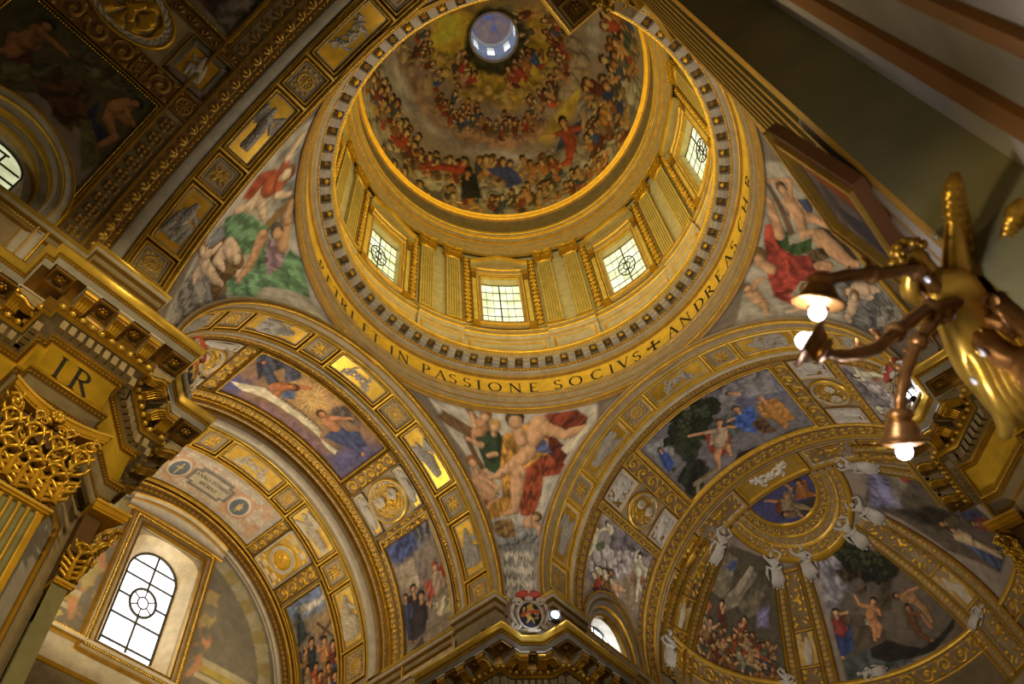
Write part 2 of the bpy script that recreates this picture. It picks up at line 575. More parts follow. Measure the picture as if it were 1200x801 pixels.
# ------------------------------------------------------------------ stucco figures in relief (capsules -> rounded height)
def caps_height(X, Y, caps):
    H = np.zeros_like(X)
    for (x0, y0, x1, y1, r0, r1) in caps:
        dx, dy = x1 - x0, y1 - y0
        L = dx * dx + dy * dy + 1e-9
        t = np.clip(((X - x0) * dx + (Y - y0) * dy) / L, 0, 1)
        d = np.hypot(X - x0 - t * dx, Y - y0 - t * dy)
        r = r0 + (r1 - r0) * t
        h = np.sqrt(np.clip(r * r - d * d, 0, None)) + np.where(d < r, .35 * r, 0)
        H = np.maximum(H, h)
    return H
def fig_stand(seed, wing=True):
    r = random.Random(seed)
    j = lambda a: r.uniform(-a, a)
    lean = j(.08)
    c = [(.0 + lean, .80, .0 + lean, .86, .065, .06), (lean, .66, lean, .74, .10, .085), (0, .46, lean, .62, .12, .11)]
    c += [(-.04, .08, -.05 + j(.05), .45, .07, .11), (.06, .06, .05 + j(.05), .45, .07, .11), (0, .1, 0, .4, .1, .12)]
    sx = r.choice((-1, 1))
    c += [(lean + .1 * sx, .7, .22 * sx, .56 + j(.06), .045, .038), (.22 * sx, .56, .12 * sx, .66 + j(.1), .036, .03)]
    c += [(lean - .1 * sx, .7, -.2 * sx, .55 + j(.05), .045, .038), (-.2 * sx, .55, -.27 * sx, .70 + j(.1), .036, .03)]
    for k in range(6):
        c.append((-.1 + .04 * k, .03 + j(.02), -.07 + .03 * k, .42, .018, .022))
    if wing:
        for s2 in (-1, 1):
            c += [(.1 * s2, .72, .26 * s2, .84, .04, .05), (.26 * s2, .84, .30 * s2, .52, .055, .02), (.22 * s2, .80, .23 * s2, .48, .045, .02)]
    return c
def fig_sit(seed):
    r = random.Random(seed); j = lambda a: r.uniform(-a, a)
    s = r.choice((-1, 1))
    c = [(.02 * s, .80, .03 * s, .85, .07, .065), (0, .60, .02 * s, .72, .12, .1), (-.02 * s, .42, 0, .58, .13, .12)]
    c += [(0, .42, .22 * s, .38, .10, .085), (.22 * s, .38, .20 * s, .10, .075, .05), (-.02, .4, .08 * s, .30, .1, .09), (.08 * s, .30, .02 * s, .06, .08, .05)]
    c += [(.1 * s, .70, .26 * s, .58, .045, .04), (.26 * s, .58, .33 * s, .72 + j(.06), .038, .03)]
    c += [(-.1 * s, .70, -.2 * s, .52, .045, .04), (-.2 * s, .52, -.08 * s, .46, .038, .03)]
    c += [(-.15 * s, .45, -.25 * s, .12, .10, .06), (-.05, .18, -.2 * s, .1, .08, .05)]
    for k in range(5):
        c.append((-.15 + .06 * k, .06 + j(.02), -.08 + .05 * k, .38, .018, .022))
    return c
def fig_putti(seed):
    r = random.Random(seed); c = []
    for sx in (-1, 1):
        ox = .52 * sx
        f = lambda x, y: (ox + x * sx, y)
        for (x0, y0, x1, y1, r0, r1) in [(.05, .78, .05, .80, .085, .08), (0, .52, .03, .66, .12, .11), (0, .5, -.2, .36, .09, .07), (-.2, .36, -.33, .44, .06, .04),
                                         (0, .48, .06, .24, .09, .065), (.06, .24, -.08, .10, .055, .04), (.1, .66, -.18, .72, .05, .04), (-.18, .72, -.36, .62, .04, .035),
                                         (.1, .64, .26, .5, .05, .04), (.12, .72, .34, .88, .05, .06), (.34, .88, .40, .62, .06, .02), (.28, .84, .30, .6, .05, .02)]:
            p, q = f(x0, y0), f(x1, y1)
            c.append((*p, *q, r0, r1))
    c += [(-.12, .52, .12, .52, .09, .09), (0, .4, 0, .64, .08, .08), (-.2, .3, .2, .3, .03, .03)]
    return c
def split_relief(root, M, kd, a0, a1, s0, s1, H, cg, cf, amp, mg=None, mf=None, h0=0.0, names=('ground', 'relief_figure')):
    """a height field cut in two meshes: the flat ground and the raised figure"""
    na, ns = H.shape
    A, S = np.meshgrid(np.linspace(a0, a1, na), np.linspace(s0, s1, ns), indexing='ij')
    F = gridF(na, ns)
    up = (H.reshape(-1) > 1e-4)[F].any(1)
    V0 = M(A, S, h0).reshape(-1, 3)
    g = obj(names[0], V0, F, mg or M_PAINT, root, cg if np.ndim(cg) == 1 else cg.reshape(-1, 4), True)
    V = M(A, S, h0 + .004 + amp * H).reshape(-1, 3)
    Fu = F[up]
    idx = np.unique(Fu); mp = np.zeros(len(V), int); mp[idx] = np.arange(len(idx))
    f = obj(names[1], V[idx], mp[Fu], mf or M_PAINT, root, np.array(cf) if np.ndim(cf) == 1 else cf.reshape(-1, 4)[idx], True)
    return g, f

def smooth_noise(shape, scale, seed=0, octaves=4):
    """tileless value noise sampled on a grid (for painted clouds and folds)"""
    r = np.random.default_rng(seed)
    out = np.zeros(shape); amp = 1.0; tot = 0
    for o in range(octaves):
        n0 = max(2, int(shape[0] / scale * 2 ** o) + 2); n1 = max(2, int(shape[1] / scale * 2 ** o) + 2)
        g = r.random((n0 + 1, n1 + 1))
        x = np.linspace(0, n0 - 1e-6, shape[0]); y = np.linspace(0, n1 - 1e-6, shape[1])
        xi = x.astype(int); yi = y.astype(int)
        fx = (x - xi)[:, None]; fy = (y - yi)[None, :]
        fx = fx * fx * (3 - 2 * fx); fy = fy * fy * (3 - 2 * fy)
        v = (g[xi][:, yi] * (1 - fx) * (1 - fy) + g[xi + 1][:, yi] * fx * (1 - fy) + g[xi][:, yi + 1] * (1 - fx) * fy + g[xi + 1][:, yi + 1] * fx * fy)
        out += amp * v; tot += amp; amp *= .5
    return out / tot
# ================================================================== SETTING
# ------------------------------------------------------------------ floor and vault shells
g = Geo(); g.box(-34, 24, -22, 24, -0.3, 0.0, STONE)
struct(g.build('floor', M_STONE))
def hole_arch(xc, r, z0):
    """cells of a barrel vault cut away where a lunette window opens in it"""
    def f(A, S):
        z = ZS + RV * np.sin(np.radians(np.clip(A, 0, 180))) + np.where(A < 0, np.radians(A) * RV, 0)
        return (np.abs(S - xc) < r) & (A < 60) & ((z < z0) | (np.hypot(S - xc, z - z0) < r))
    return f
CHW, NVW = (12.40, 1.72, 17.55 + ZO), (13.25, 2.05, 17.75 + ZO)
struct(surf('ceiling_transept', barA, -22, 202, 8.0, 18.9, 113, 60, M_STONE, STONE, h=-.03))
struct(surf('ceiling_choir', barB, -22, 202, 8.0, 17.0, 225, 91, M_STONE, STONE, h=-.03, mask=hole_arch(*CHW)))
struct(surf('ceiling_nave', barC, -22, 202, 8.0, 34.0, 225, 200, M_STONE, STONE, h=-.03, mask=hole_arch(*NVW)))
struct(surf('ceiling_right_transept', barD, -22, 202, 8.0, 18.9, 113, 30, M_STONE, STONE, h=-.03))
struct(surf('ceiling_apse', sph, -92, 92, -25, 90, 93, 60, M_STONE, STONE, h=-.03))

# ------------------------------------------------------------------ pendentives (plain plaster under the painted figures)
def pend_grid(q, n=90, m=80, h=0.0):
    """one pendentive between two arch curves, in quadrant q"""
    zt = 24.25 - 17.2914
    z = np.concatenate([np.linspace(-0.9, 0, 8)[:-1], np.linspace(0, zt, m - 7)])
    zz = np.clip(z, 0, zt)
    xa = np.sqrt(np.maximum(RV ** 2 - zz ** 2, 0))
    t0 = np.degrees(np.arctan2(xa, 8.0)); t1 = 90 - t0
    f = np.linspace(0, 1, n)
    T = t0[None, :] + (t1 - t0)[None, :] * f[:, None] + 90 * q
    return T, np.tile(z, (n, 1))

# ------------------------------------------------------------------ dome ring, drum, dome, lantern
R8 = lambda a, s, h: ringm(a, s, h)
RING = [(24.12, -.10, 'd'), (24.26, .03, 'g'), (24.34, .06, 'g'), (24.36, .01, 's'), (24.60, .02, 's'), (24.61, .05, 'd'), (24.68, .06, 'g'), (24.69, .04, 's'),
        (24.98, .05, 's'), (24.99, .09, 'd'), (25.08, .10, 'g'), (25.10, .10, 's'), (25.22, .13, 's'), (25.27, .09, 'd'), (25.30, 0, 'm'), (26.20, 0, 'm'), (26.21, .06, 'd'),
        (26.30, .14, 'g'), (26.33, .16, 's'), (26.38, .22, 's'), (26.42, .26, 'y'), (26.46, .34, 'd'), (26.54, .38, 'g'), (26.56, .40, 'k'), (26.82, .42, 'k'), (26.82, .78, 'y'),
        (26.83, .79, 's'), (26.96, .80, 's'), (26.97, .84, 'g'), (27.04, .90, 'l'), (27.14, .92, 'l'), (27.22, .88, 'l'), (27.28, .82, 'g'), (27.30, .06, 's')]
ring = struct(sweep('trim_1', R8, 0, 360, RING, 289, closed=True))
def circ_beads(z, h, n, r, parent, col=GOLDL):
    beads('bead_row', lambda a, s, hh: ringm(a, s, hh), [(360 * k / n, z) for k in range(n)], h, r, parent, col)
circ_beads(26.50, .37, 300, .045, ring, GOLD)
circ_beads(26.94, .81, 330, .035, ring)
circ_beads(25.03, .09, 400, .03, ring, GOLD)
circ_beads(24.30, .05, 330, .04, ring, GOLD)
relief('leaf_moulding', R8, 8 * math.pi / 180, 0, 360, 26.22, 26.33, orn_leaf(GOLD, BOLE, 1.0), .05, ring, .035, .08)
relief('leaf_moulding', R8, 8 * math.pi / 180, 0, 360, 25.11, 25.26, orn_leaf(GOLD, BOLE, 1.0), .04, ring, .035, .09)
# modillions and flower caissons of the ring
def block(M, a0, a1, s0, s1, h0, h1, c):
    V = np.concatenate([M(np.array([a0, a1, a1, a0]), np.array([s0, s0, s1, s1]), h0), M(np.array([a0, a1, a1, a0]), np.array([s0, s0, s1, s1]), h1)])
    return V, [(0, 3, 2, 1), (4, 5, 6, 7), (0, 1, 5, 4), (1, 2, 6, 5), (2, 3, 7, 6), (3, 0, 4, 7)], c
mg = Geo()
V, F, c = block(ringm, -1.15, 1.15, 26.58, 26.815, .40, .62, GREY); mg.add(V, F, c)
V, F, c = block(ringm, -1.15, 1.15, 26.66, 26.815, .62, .76, GREY); mg.add(V, F, c)
V, F, c = block(ringm, -1.35, 1.35, 26.76, 26.82, .40, .78, STONE); mg.add(V, F, c)
mod0 = mg.build('modillion', M_PAINT, ring)
rg = Geo()
def soffit_pt(a, hh, z): return ringm(a, z, hh)
pc = ringm(2.5, 26.80, .60)
for k in range(8):
    an = k * math.pi / 4
    rg.ball((pc[0] + .075 * math.cos(an), pc[1] + .075 * math.sin(an), pc[2] - .02), (.042, .042, .03), GOLDD, 6, 4)
rg.ball((pc[0], pc[1], pc[2] - .03), (.04, .04, .04), GOLD, 6, 4)
for (h0, h1, a0, a1) in ((.44, .47, 1.4, 3.6), (.73, .76, 1.4, 3.6), (.44, .76, 1.3, 1.5), (.44, .76, 3.5, 3.7)):
    V, F, c = block(ringm, a0, a1, 26.74, 26.82, h0, h1, STONED); rg.add(V, F, c)
ros0 = rg.build('caisson_flower', M_PAINT, ring)
lg = Geo()
pc = ringm(7.5, 26.80, .60)
er = np.array((math.cos(math.radians(7.5)), math.sin(math.radians(7.5)), 0)); et = np.array((-er[1], er[0], 0))
for t in (-.9, -.45, 0, .45, .9):
    d = er * math.cos(t) + et * math.sin(t)
    lg.tube([pc + er * -.11 + (0, 0, -.02), pc + er * -.11 + d * .11 + np.array((0, 0, -.06)), pc + er * -.11 + d * .22 + np.array((0, 0, -.03))], [.03, .04, .015], GOLD, 5)
for (h0, h1, a0, a1) in ((.44, .47, 6.4, 8.6), (.73, .76, 6.4, 8.6)):
    V, F, c = block(ringm, a0, a1, 26.74, 26.82, h0, h1, STONED); lg.add(V, F, c)
lea0 = lg.build('caisson_leaf', M_PAINT, ring)
for k in range(72):
    if 5 * k > 215 and 5 * k < 250: continue
    for src, on in ((mod0, True), (ros0, k % 2 == 0), (lea0, k % 2 == 0)):
        if not on or k == 0: continue
        o = src.copy(); COL.objects.link(o); o.parent = ring
        o.rotation_euler = (0, 0, math.radians(5 * k))

# drum wall with eight window openings
WZ0, WZ1, WA = 30.85, 35.0, 7.2
az = np.sort(np.concatenate([np.linspace(0, 360, 241)] + [[45 * k - WA, 45 * k + WA] for k in range(9)]))
az = az[(az >= 0) & (az <= 360)]
zz = np.array([27.2, 28, 29, 30, WZ0, 31.5, 33, 34, WZ1, 36, 37, 38])
A, S = np.meshgrid(az, zz, indexing='ij')
F = gridF(len(az), len(zz))
ac = A.reshape(-1)[F].mean(1); sc_ = S.reshape(-1)[F].mean(1)
ho = (np.abs((ac + 22.5) % 45 - 22.5) < WA) & (sc_ > WZ0) & (sc_ < WZ1)
struct(obj('wall_drum', ringm(A, S, -.05).reshape(-1, 3), F[~ho], M_STONE, None, np.array((.52, .48, .38, 0))))
DR_ENT = [(37.15, .14, 'g'), (37.25, .2, 'g'), (37.27, .16, 's'), (37.50, .17, 's'), (37.52, .22, 'd'), (37.58, .22, 'g'), (37.6, .2, 's'), (37.82, .21, 's'), (37.85, .27, 'd'), (37.95, .28, 'g'),
          (37.97, .22, 's'), (38.18, .23, 's'), (38.2, .32, 'd'), (38.3, .36, 'g'), (38.32, .42, 's'), (38.42, .5, 's'), (38.45, .56, 'g'), (38.58, .60, 'g'), (38.6, .62, 's'), (38.74, .64, 's'), (38.78, .66, 'l'),
          (38.9, .70, 'l'), (39.0, .68, 'g'), (39.02, .24, 'k'), (40.7, .26, 'k'), (40.75, .46, 'd'), (40.85, .56, 'g'), (41.0, .64, 'l'), (41.1, .6, 'g'), (41.12, .58, 'd'), (41.18, .60, 'g'), (41.32, .67, 'l'), (41.42, .62, 'g'), (41.47, .58, 'g')]
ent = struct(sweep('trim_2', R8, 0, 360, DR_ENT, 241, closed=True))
circ_beads(38.25, .34, 420, .035, ent, GOLD)
circ_beads(37.90, .28, 420, .03, ent, GOLD)
circ_beads(38.50, .58, 420, .035, ent, GOLD)
# pedestal under the pilasters
PED_P = lambda d: [(27.28, d, 's'), (27.45, d + .02, 's'), (27.46, d + .06, 'g'), (27.6, d + .06, 'g'), (27.62, d, 'w'), (29.10, d, 'w'), (29.12, d + .05, 'g'), (29.2, d + .08, 'l'), (29.22, d + .05, 'w'), (29.4, d + .05, 'w'),
                   (29.42, d + .12, 'l'), (29.55, d + .17, 'l'), (29.58, d + .12, 's'), (29.7, d + .14, 's'), (29.72, d + .19, 'l'), (29.84, d + .2, 'l'), (29.86, d - .1, 's'), (29.87, -.06, 's')]
ped = struct(empty('trim_3'))
for k in range(8):
    c0 = 45 * k
    sweep('pedestal_course', R8, c0 - 14.2, c0 + 14.2, PED_P(.06), 12, parent=ped)
    sweep('pedestal_course', R8, c0 + 14.2, c0 + 30.8, PED_P(.20), 8, parent=ped)
    for e in (14.2, 30.8):
        V = np.concatenate([ringm(np.full(len(PED_P(0)), c0 + e), np.array([p[0] for p in PED_P(0)]), np.array([p[1] for p in PED_P(dd)])) for dd in (.06, .20)])
        n = len(PED_P(0))
        obj('pedestal_return', V, np.array([(i, i + 1, n + i + 1, n + i) for i in range(n - 1)]), M_PAINT, ped, np.array(STONE))
    frame('pedestal_panel', ringm, 8 * math.pi / 180, c0 + 15.4, c0 + 29.6, 27.9, 29.0, [(0, .20, 'g'), (.04, .24, 'l'), (.09, .215, 'g'), (.12, .205, 'w')], ped, 8, 4)
    frame('pedestal_panel', ringm, 8 * math.pi / 180, c0 - 12.5, c0 + 12.5, 27.9, 29.0, [(0, .06, 'g'), (.04, .10, 'l'), (.09, .075, 'g'), (.12, .065, 'w')], ped, 10, 4)

# lantern
LR = 1.44
lm = lambda a, s, h: ringm(a, s, h, LR)
az = np.linspace(0, 360, 73)
lz = np.array([51.3, 52.5, 54.3, 54.9])
A, S = np.meshgrid(az, lz, indexing='ij'); F = gridF(73, 4)
ac = A.reshape(-1)[F].mean(1); sc_ = S.reshape(-1)[F].mean(1)
ho = (np.abs((ac + 22.5) % 45 - 22.5) < 10) & (sc_ > 52.5) & (sc_ < 54.3)
struct(obj('wall_lantern', lm(A, S, 0).reshape(-1, 3), F[~ho], M_STONE, None, np.array((.30, .34, .46, 0))))
struct(sweep('trim_4', lm, 0, 360, [(54.75, 0, 'y'), (54.85, .10, 'w'), (55.0, .15, 'w'), (55.06, .05, 'y')], 61, closed=True))
struct(sweep('trim_5', lm, 0, 360, [(51.25, -.1, 'y'), (51.35, .03, 'w'), (51.5, .03, 'w'), (51.55, -.02, 'y')], 61, closed=True))
for k in range(8):
    A, S = np.meshgrid(np.linspace(45 * k - 10, 45 * k + 10, 5), np.linspace(52.5, 54.3, 3), indexing='ij')
    w = struct(obj('window_%d' % (20 + k), lm(A, S, -.18).reshape(-1, 3), gridF(5, 3), M_GLASS_LANT))
    bg = Geo()
    for z in np.linspace(52.5, 54.3, 6):
        V, F, c = block(lm, 45 * k - 10, 45 * k + 10, z - .02, z + .02, -.17, -.13, GREY); bg.add(V, F, c)
    for a in (-10, 10):
        V, F, c = block(lm, 45 * k + a - .6, 45 * k + a + .6, 52.4, 54.4, -.19, .02, GREY); bg.add(V, F, c)
    for z in (52.45, 54.35):
        V, F, c = block(lm, 45 * k - 10, 45 * k + 10, z - .06, z + .06, -.19, .02, GREY); bg.add(V, F, c)
    bg.build('glazing_bars', M_STONE, w)

# ------------------------------------------------------------------ plan sweeps (entablatures, attics)
def offset_poly(P, d):
    P = [np.array(p, float) for p in P]
    out = []
    for i in range(len(P)):
        def nrm(a, b):
            t = (b - a) / np.linalg.norm(b - a); return np.array((t[1], -t[0]))
        if i == 0: n = nrm(P[0], P[1]); out.append(P[0] + n * d)
        elif i == len(P) - 1: n = nrm(P[-2], P[-1]); out.append(P[-1] + n * d)
        else:
            n1 = nrm(P[i - 1], P[i]); n2 = nrm(P[i], P[i + 1])
            k = 1 + n1 @ n2
            out.append(P[i] + (n1 + n2) * d / max(k, .25))
    return out
def sweep_plan(name, poly, prof, mat=None, parent=None, sgn=1.0):
    pr = []
    for i, p in enumerate(prof):
        if i and prof[i - 1][2] != p[2]: pr.append((p[0], p[1], prof[i - 1][2]))
        pr.append(p)
    rows = [np.array([(q[0], q[1], z + ZO) for q in offset_poly(poly, sgn * p)]) for p, z, c in pr]
    V = np.stack(rows, 1).reshape(-1, 3)
    # flat shading across corners: colours per profile row
    C = np.tile(np.array([CK[c] for _, _, c in pr]), (len(poly), 1))
    return obj(name, V, gridF(len(poly), len(pr)), mat or M_PAINT, parent, C)
# canonical pier (+,+), walked so that the offset p goes INTO the pier
PLAN = [(20, 6.42), (10.88, 6.42), (10.88, 5.65), (10.70, 5.65), (10.70, 5.43), (6.87, 5.43), (6.87, 6.42), (6.42, 6.87), (5.43, 6.87), (5.43, 10.70), (5.65, 10.70), (5.65, 10.88), (6.42, 10.88), (6.42, 18.9)]
ATTIC = [(20, 7.05), (9.85, 7.05), (9.85, 6.65), (8.05, 6.65), (8.05, 7.35), (7.35, 8.05), (6.65, 8.05), (6.65, 9.85), (7.05, 9.85), (7.05, 18.9)]
ENT = [(1.28, 11.38, 's'), (1.18, 11.38, 's'), (1.17, 11.58, 's'), (1.15, 11.60, 'd'), (1.13, 11.68, 'g'), (1.14, 11.70, 's'), (1.12, 11.96, 's'), (1.08, 11.98, 'd'), (1.02, 12.10, 'g'), (1.03, 12.18, 'g'), (1.16, 12.22, 'm'), (1.16, 13.13, 'm'),
       (1.12, 13.14, 'd'), (1.05, 13.26, 'g'), (1.03, 13.30, 's'), (.99, 13.32, 'k'), (.99, 13.62, 'k'), (.80, 13.64, 'g'), (.79, 13.70, 'g'), (.74, 13.70, 'd'), (.70, 13.86, 'd'), (.70, 14.14, 'd'), (.18, 14.15, 'd'), (.17, 14.13, 'y'), (.15, 14.32, 'w'), (.13, 14.33, 'd'),  # soffit given dark gold-brown in place of its shade
       (.11, 14.39, 'g'), (.10, 14.40, 'd'), (.08, 14.42, 'l'), (.06, 14.50, 'l'), (.01, 14.56, 'l'), (0, 14.60, 'l'), (0, 14.64, 'l'), (.04, 14.65, 's'), (1.6, 14.66, 's')]
IMP = [(.02, 14.6, 's'), (.0, 14.85, 's'), (-.03, 14.86, 'g'), (-.03, 14.95, 'g'), (.02, 14.97, 's'), (.02, 16.40, 's'), (0, 16.42, 'd'), (-.05, 16.5, 'g'), (-.05, 16.52, 's'), (-.06, 16.66, 's'), (-.08, 16.68, 'd'), (-.12, 16.78, 'g'), (-.13, 16.8, 'w'), (-.15, 16.9, 'w'), (-.16, 16.92, 'l'), (-.19, 17.02, 'l'), (-.2, 17.04, 'w'), (.05, 17.08, 's'), (.05, 17.35, 's')]
def rot(p, k):
    for _ in range(k): p = (-p[1], p[0])
    return p
def along(poly, p, spacing, margin, minlen=.35):
    """points with direction along the offset plan: (x, y, angle, seglen)"""
    Q = offset_poly(poly, p); out = []
    for i in range(len(Q) - 1):
        a, b = Q[i], Q[i + 1]; L = np.linalg.norm(b - a)
        if L < minlen: continue
        n = max(1, int(round((L - 2 * margin) / spacing)) + 1) if L > 2 * margin else 1
        t = (b - a) / L
        for k in range(n):
            s = L / 2 if n == 1 else margin + (L - 2 * margin) * k / (n - 1)
            c = a + t * s
            out.append((c[0], c[1], math.atan2(t[1], t[0]), L))
    return out
def modillion_mesh():
    g = Geo()
    # local: x along the wall, y outwards (towards the room), z up; hangs from z=0
    prof = [(0, -.30), (.10, -.33), (.22, -.27), (.34, -.20), (.44, -.20), (.50, -.14), (.50, -.05), (.0, -.05)]
    w = .15
    V = [(-w, y, z) for y, z in prof] + [(w, y, z) for y, z in prof]
    n = len(prof)
    F = [tuple(range(n)), tuple(range(2 * n - 1, n - 1, -1))] + [(i, (i + 1) % n, n + (i + 1) % n, n + i) for i in range(n)]
    g.add(V, F, STONE)
    g.box(-.19, .19, 0, .54, -.05, 0, STONEW)
    # acanthus leaf under the bracket
    for sx in (-.09, -.03, .03, .09):
        g.tube([(sx, .02, -.34), (sx, .16, -.35), (sx * 1.2, .30, -.27), (sx * 1.2, .42, -.25), (sx, .50, -.28)], [.03, .04, .045, .04, .015], GOLD, 6)
    g.tube([(-.15, .47, -.13), (.15, .47, -.13)], .06, GOLD, 8)
    return g
def coffer_mesh():
    g = Geo()
    for (x0, x1, y0, y1) in ((-.24, .24, .0, .05), (-.24, .24, .43, .48), (-.24, -.19, .05, .43), (.19, .24, .05, .43)):
        g.box(x0, x1, y0, y1, -.06, 0, GOLDD)
    for (x0, x1, y0, y1) in ((-.19, .19, .05, .08), (-.19, .19, .40, .43), (-.19, -.16, .08, .40), (.16, .19, .08, .40)):
        g.box(x0, x1, y0, y1, -.03, 0, STONED)
    for k in range(6):
        a = k * math.pi / 3
        g.ball((.075 * math.cos(a), .24 + .075 * math.sin(a), -.03), (.05, .05, .035), GOLDD, 6, 4)
    g.ball((0, .24, -.05), .045, GOLD, 6, 4)
    return g
MOD_SRC = []; COF_SRC = []
def entablature(k, idx):
    root = struct(empty('trim_%d' % idx, (0, 0, 0), k * math.pi / 2))
    root['kind'] = 'structure'
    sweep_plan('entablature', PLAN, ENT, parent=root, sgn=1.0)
    # dentils
    dg = Geo()
    for x, y, a, L in along(PLAN, .985, .215, .10, .3):
        ca, sa = math.cos(a), math.sin(a)
        T = lambda px, py, pz: (x + ca * px - sa * py, y + sa * px + ca * py, pz + ZO)
        w = .066
        V = [T(px, py, pz) for pz in (13.34, 13.61) for px, py in ((-w, -.03), (w, -.03), (w, .15), (-w, .15))]
        # outward is to the left of travel reversed: try both by sign
        V = [T(px, py, pz) for pz in (13.34, 13.61) for px, py in ((-w, OUT * -.03), (w, OUT * -.03), (w, OUT * .15), (-w, OUT * .15))]
        dg.add(V, [(0, 3, 2, 1), (4, 5, 6, 7), (0, 1, 5, 4), (1, 2, 6, 5), (2, 3, 7, 6), (3, 0, 4, 7)], STONE)
    dg.build('dentils', M_PAINT, root)
    eg = Geo()
    for x, y, a, L in along(PLAN, .715, .235, .12, .3):
        eg.ball((x, y, 13.78 + ZO), (.085, .085, .075), GOLDL, 8, 5)
    for x, y, a, L in along(PLAN, .715, .235, .24, .6):
        eg.tube([(x, y, 13.70 + ZO), (x, y, 13.86 + ZO)], .028, GOLD, 5)
    eg.build('egg_and_dart', M_PAINT, root, True)
    bg = []
    for p, z, sp, r in ((1.06, 12.04, .085, .034), (1.07, 13.20, .085, .038), (.115, 14.36, .075, .027), (1.14, 11.64, .08, .024)):
        b = Geo()
        for x, y, a, L in along(PLAN, p, sp, .03, .15):
            b.add([(x + r, y, z + ZO), (x - r, y, z + ZO), (x, y + r, z + ZO), (x, y - r, z + ZO), (x, y, z + r + ZO), (x, y, z - r + ZO)],
                  [(0, 2, 4), (2, 1, 4), (1, 3, 4), (3, 0, 4), (2, 0, 5), (1, 2, 5), (3, 1, 5), (0, 3, 5)], GOLD)
        b.build('bead_row', M_PAINT, root)
    # modillions with caissons between
    P2 = offset_poly(PLAN, .70)
    for i in range(len(P2) - 1):
        a, b = P2[i], P2[i + 1]; L = np.linalg.norm(b - a)
        if L < .5: continue
        t = (b - a) / L; ang = math.atan2(t[1], t[0]) + (math.pi if OUT < 0 else 0)
        n = max(1, int(round(L / .80)))
        for j in range(n):
            c = a + t * (L * (j + .5) / n)
            if not MOD_SRC: MOD_SRC.append(modillion_mesh().build('modillion', M_PAINT, root)); o = MOD_SRC[0]
            else: o = MOD_SRC[0].copy(); link(o, root)
            o.location = (c[0], c[1], 14.14 + ZO); o.rotation_euler = (0, 0, ang)
            if j < n - 1:
                c = a + t * (L * (j + 1) / n)
                if not COF_SRC: COF_SRC.append(coffer_mesh().build('caisson', M_PAINT, root)); o = COF_SRC[0]
                else: o = COF_SRC[0].copy(); link(o, root)
                o.location = (c[0], c[1], 14.14 + ZO); o.rotation_euler = (0, 0, ang)
    for cx, cy in ((7.31, 5.87), (5.87, 7.31), (10.26, 5.87), (5.87, 10.26)):
        o = COF_SRC[0].copy(); link(o, root); o.location = (cx, cy - .24, 14.14 + ZO); o.rotation_euler = (0, 0, 0)
    return root
OUT = 1.0
for k, idx in ((0, 6), (1, 7), (3, 8), (2, 9)):
    entablature(k, idx)
    pk = [rot(p, k) for p in PLAN]; ak = [rot(p, k) for p in ATTIC]
    struct(sweep_plan('wall_attic' if k == 0 else 'wall_attic', ak, IMP))
    side = ('back', 'left', 'near', 'right')[k]
    struct(sweep_plan('wall_%s' % side, pk, [(1.46, 0.0 - ZO, 's'), (1.46, 11.45, 's')]))
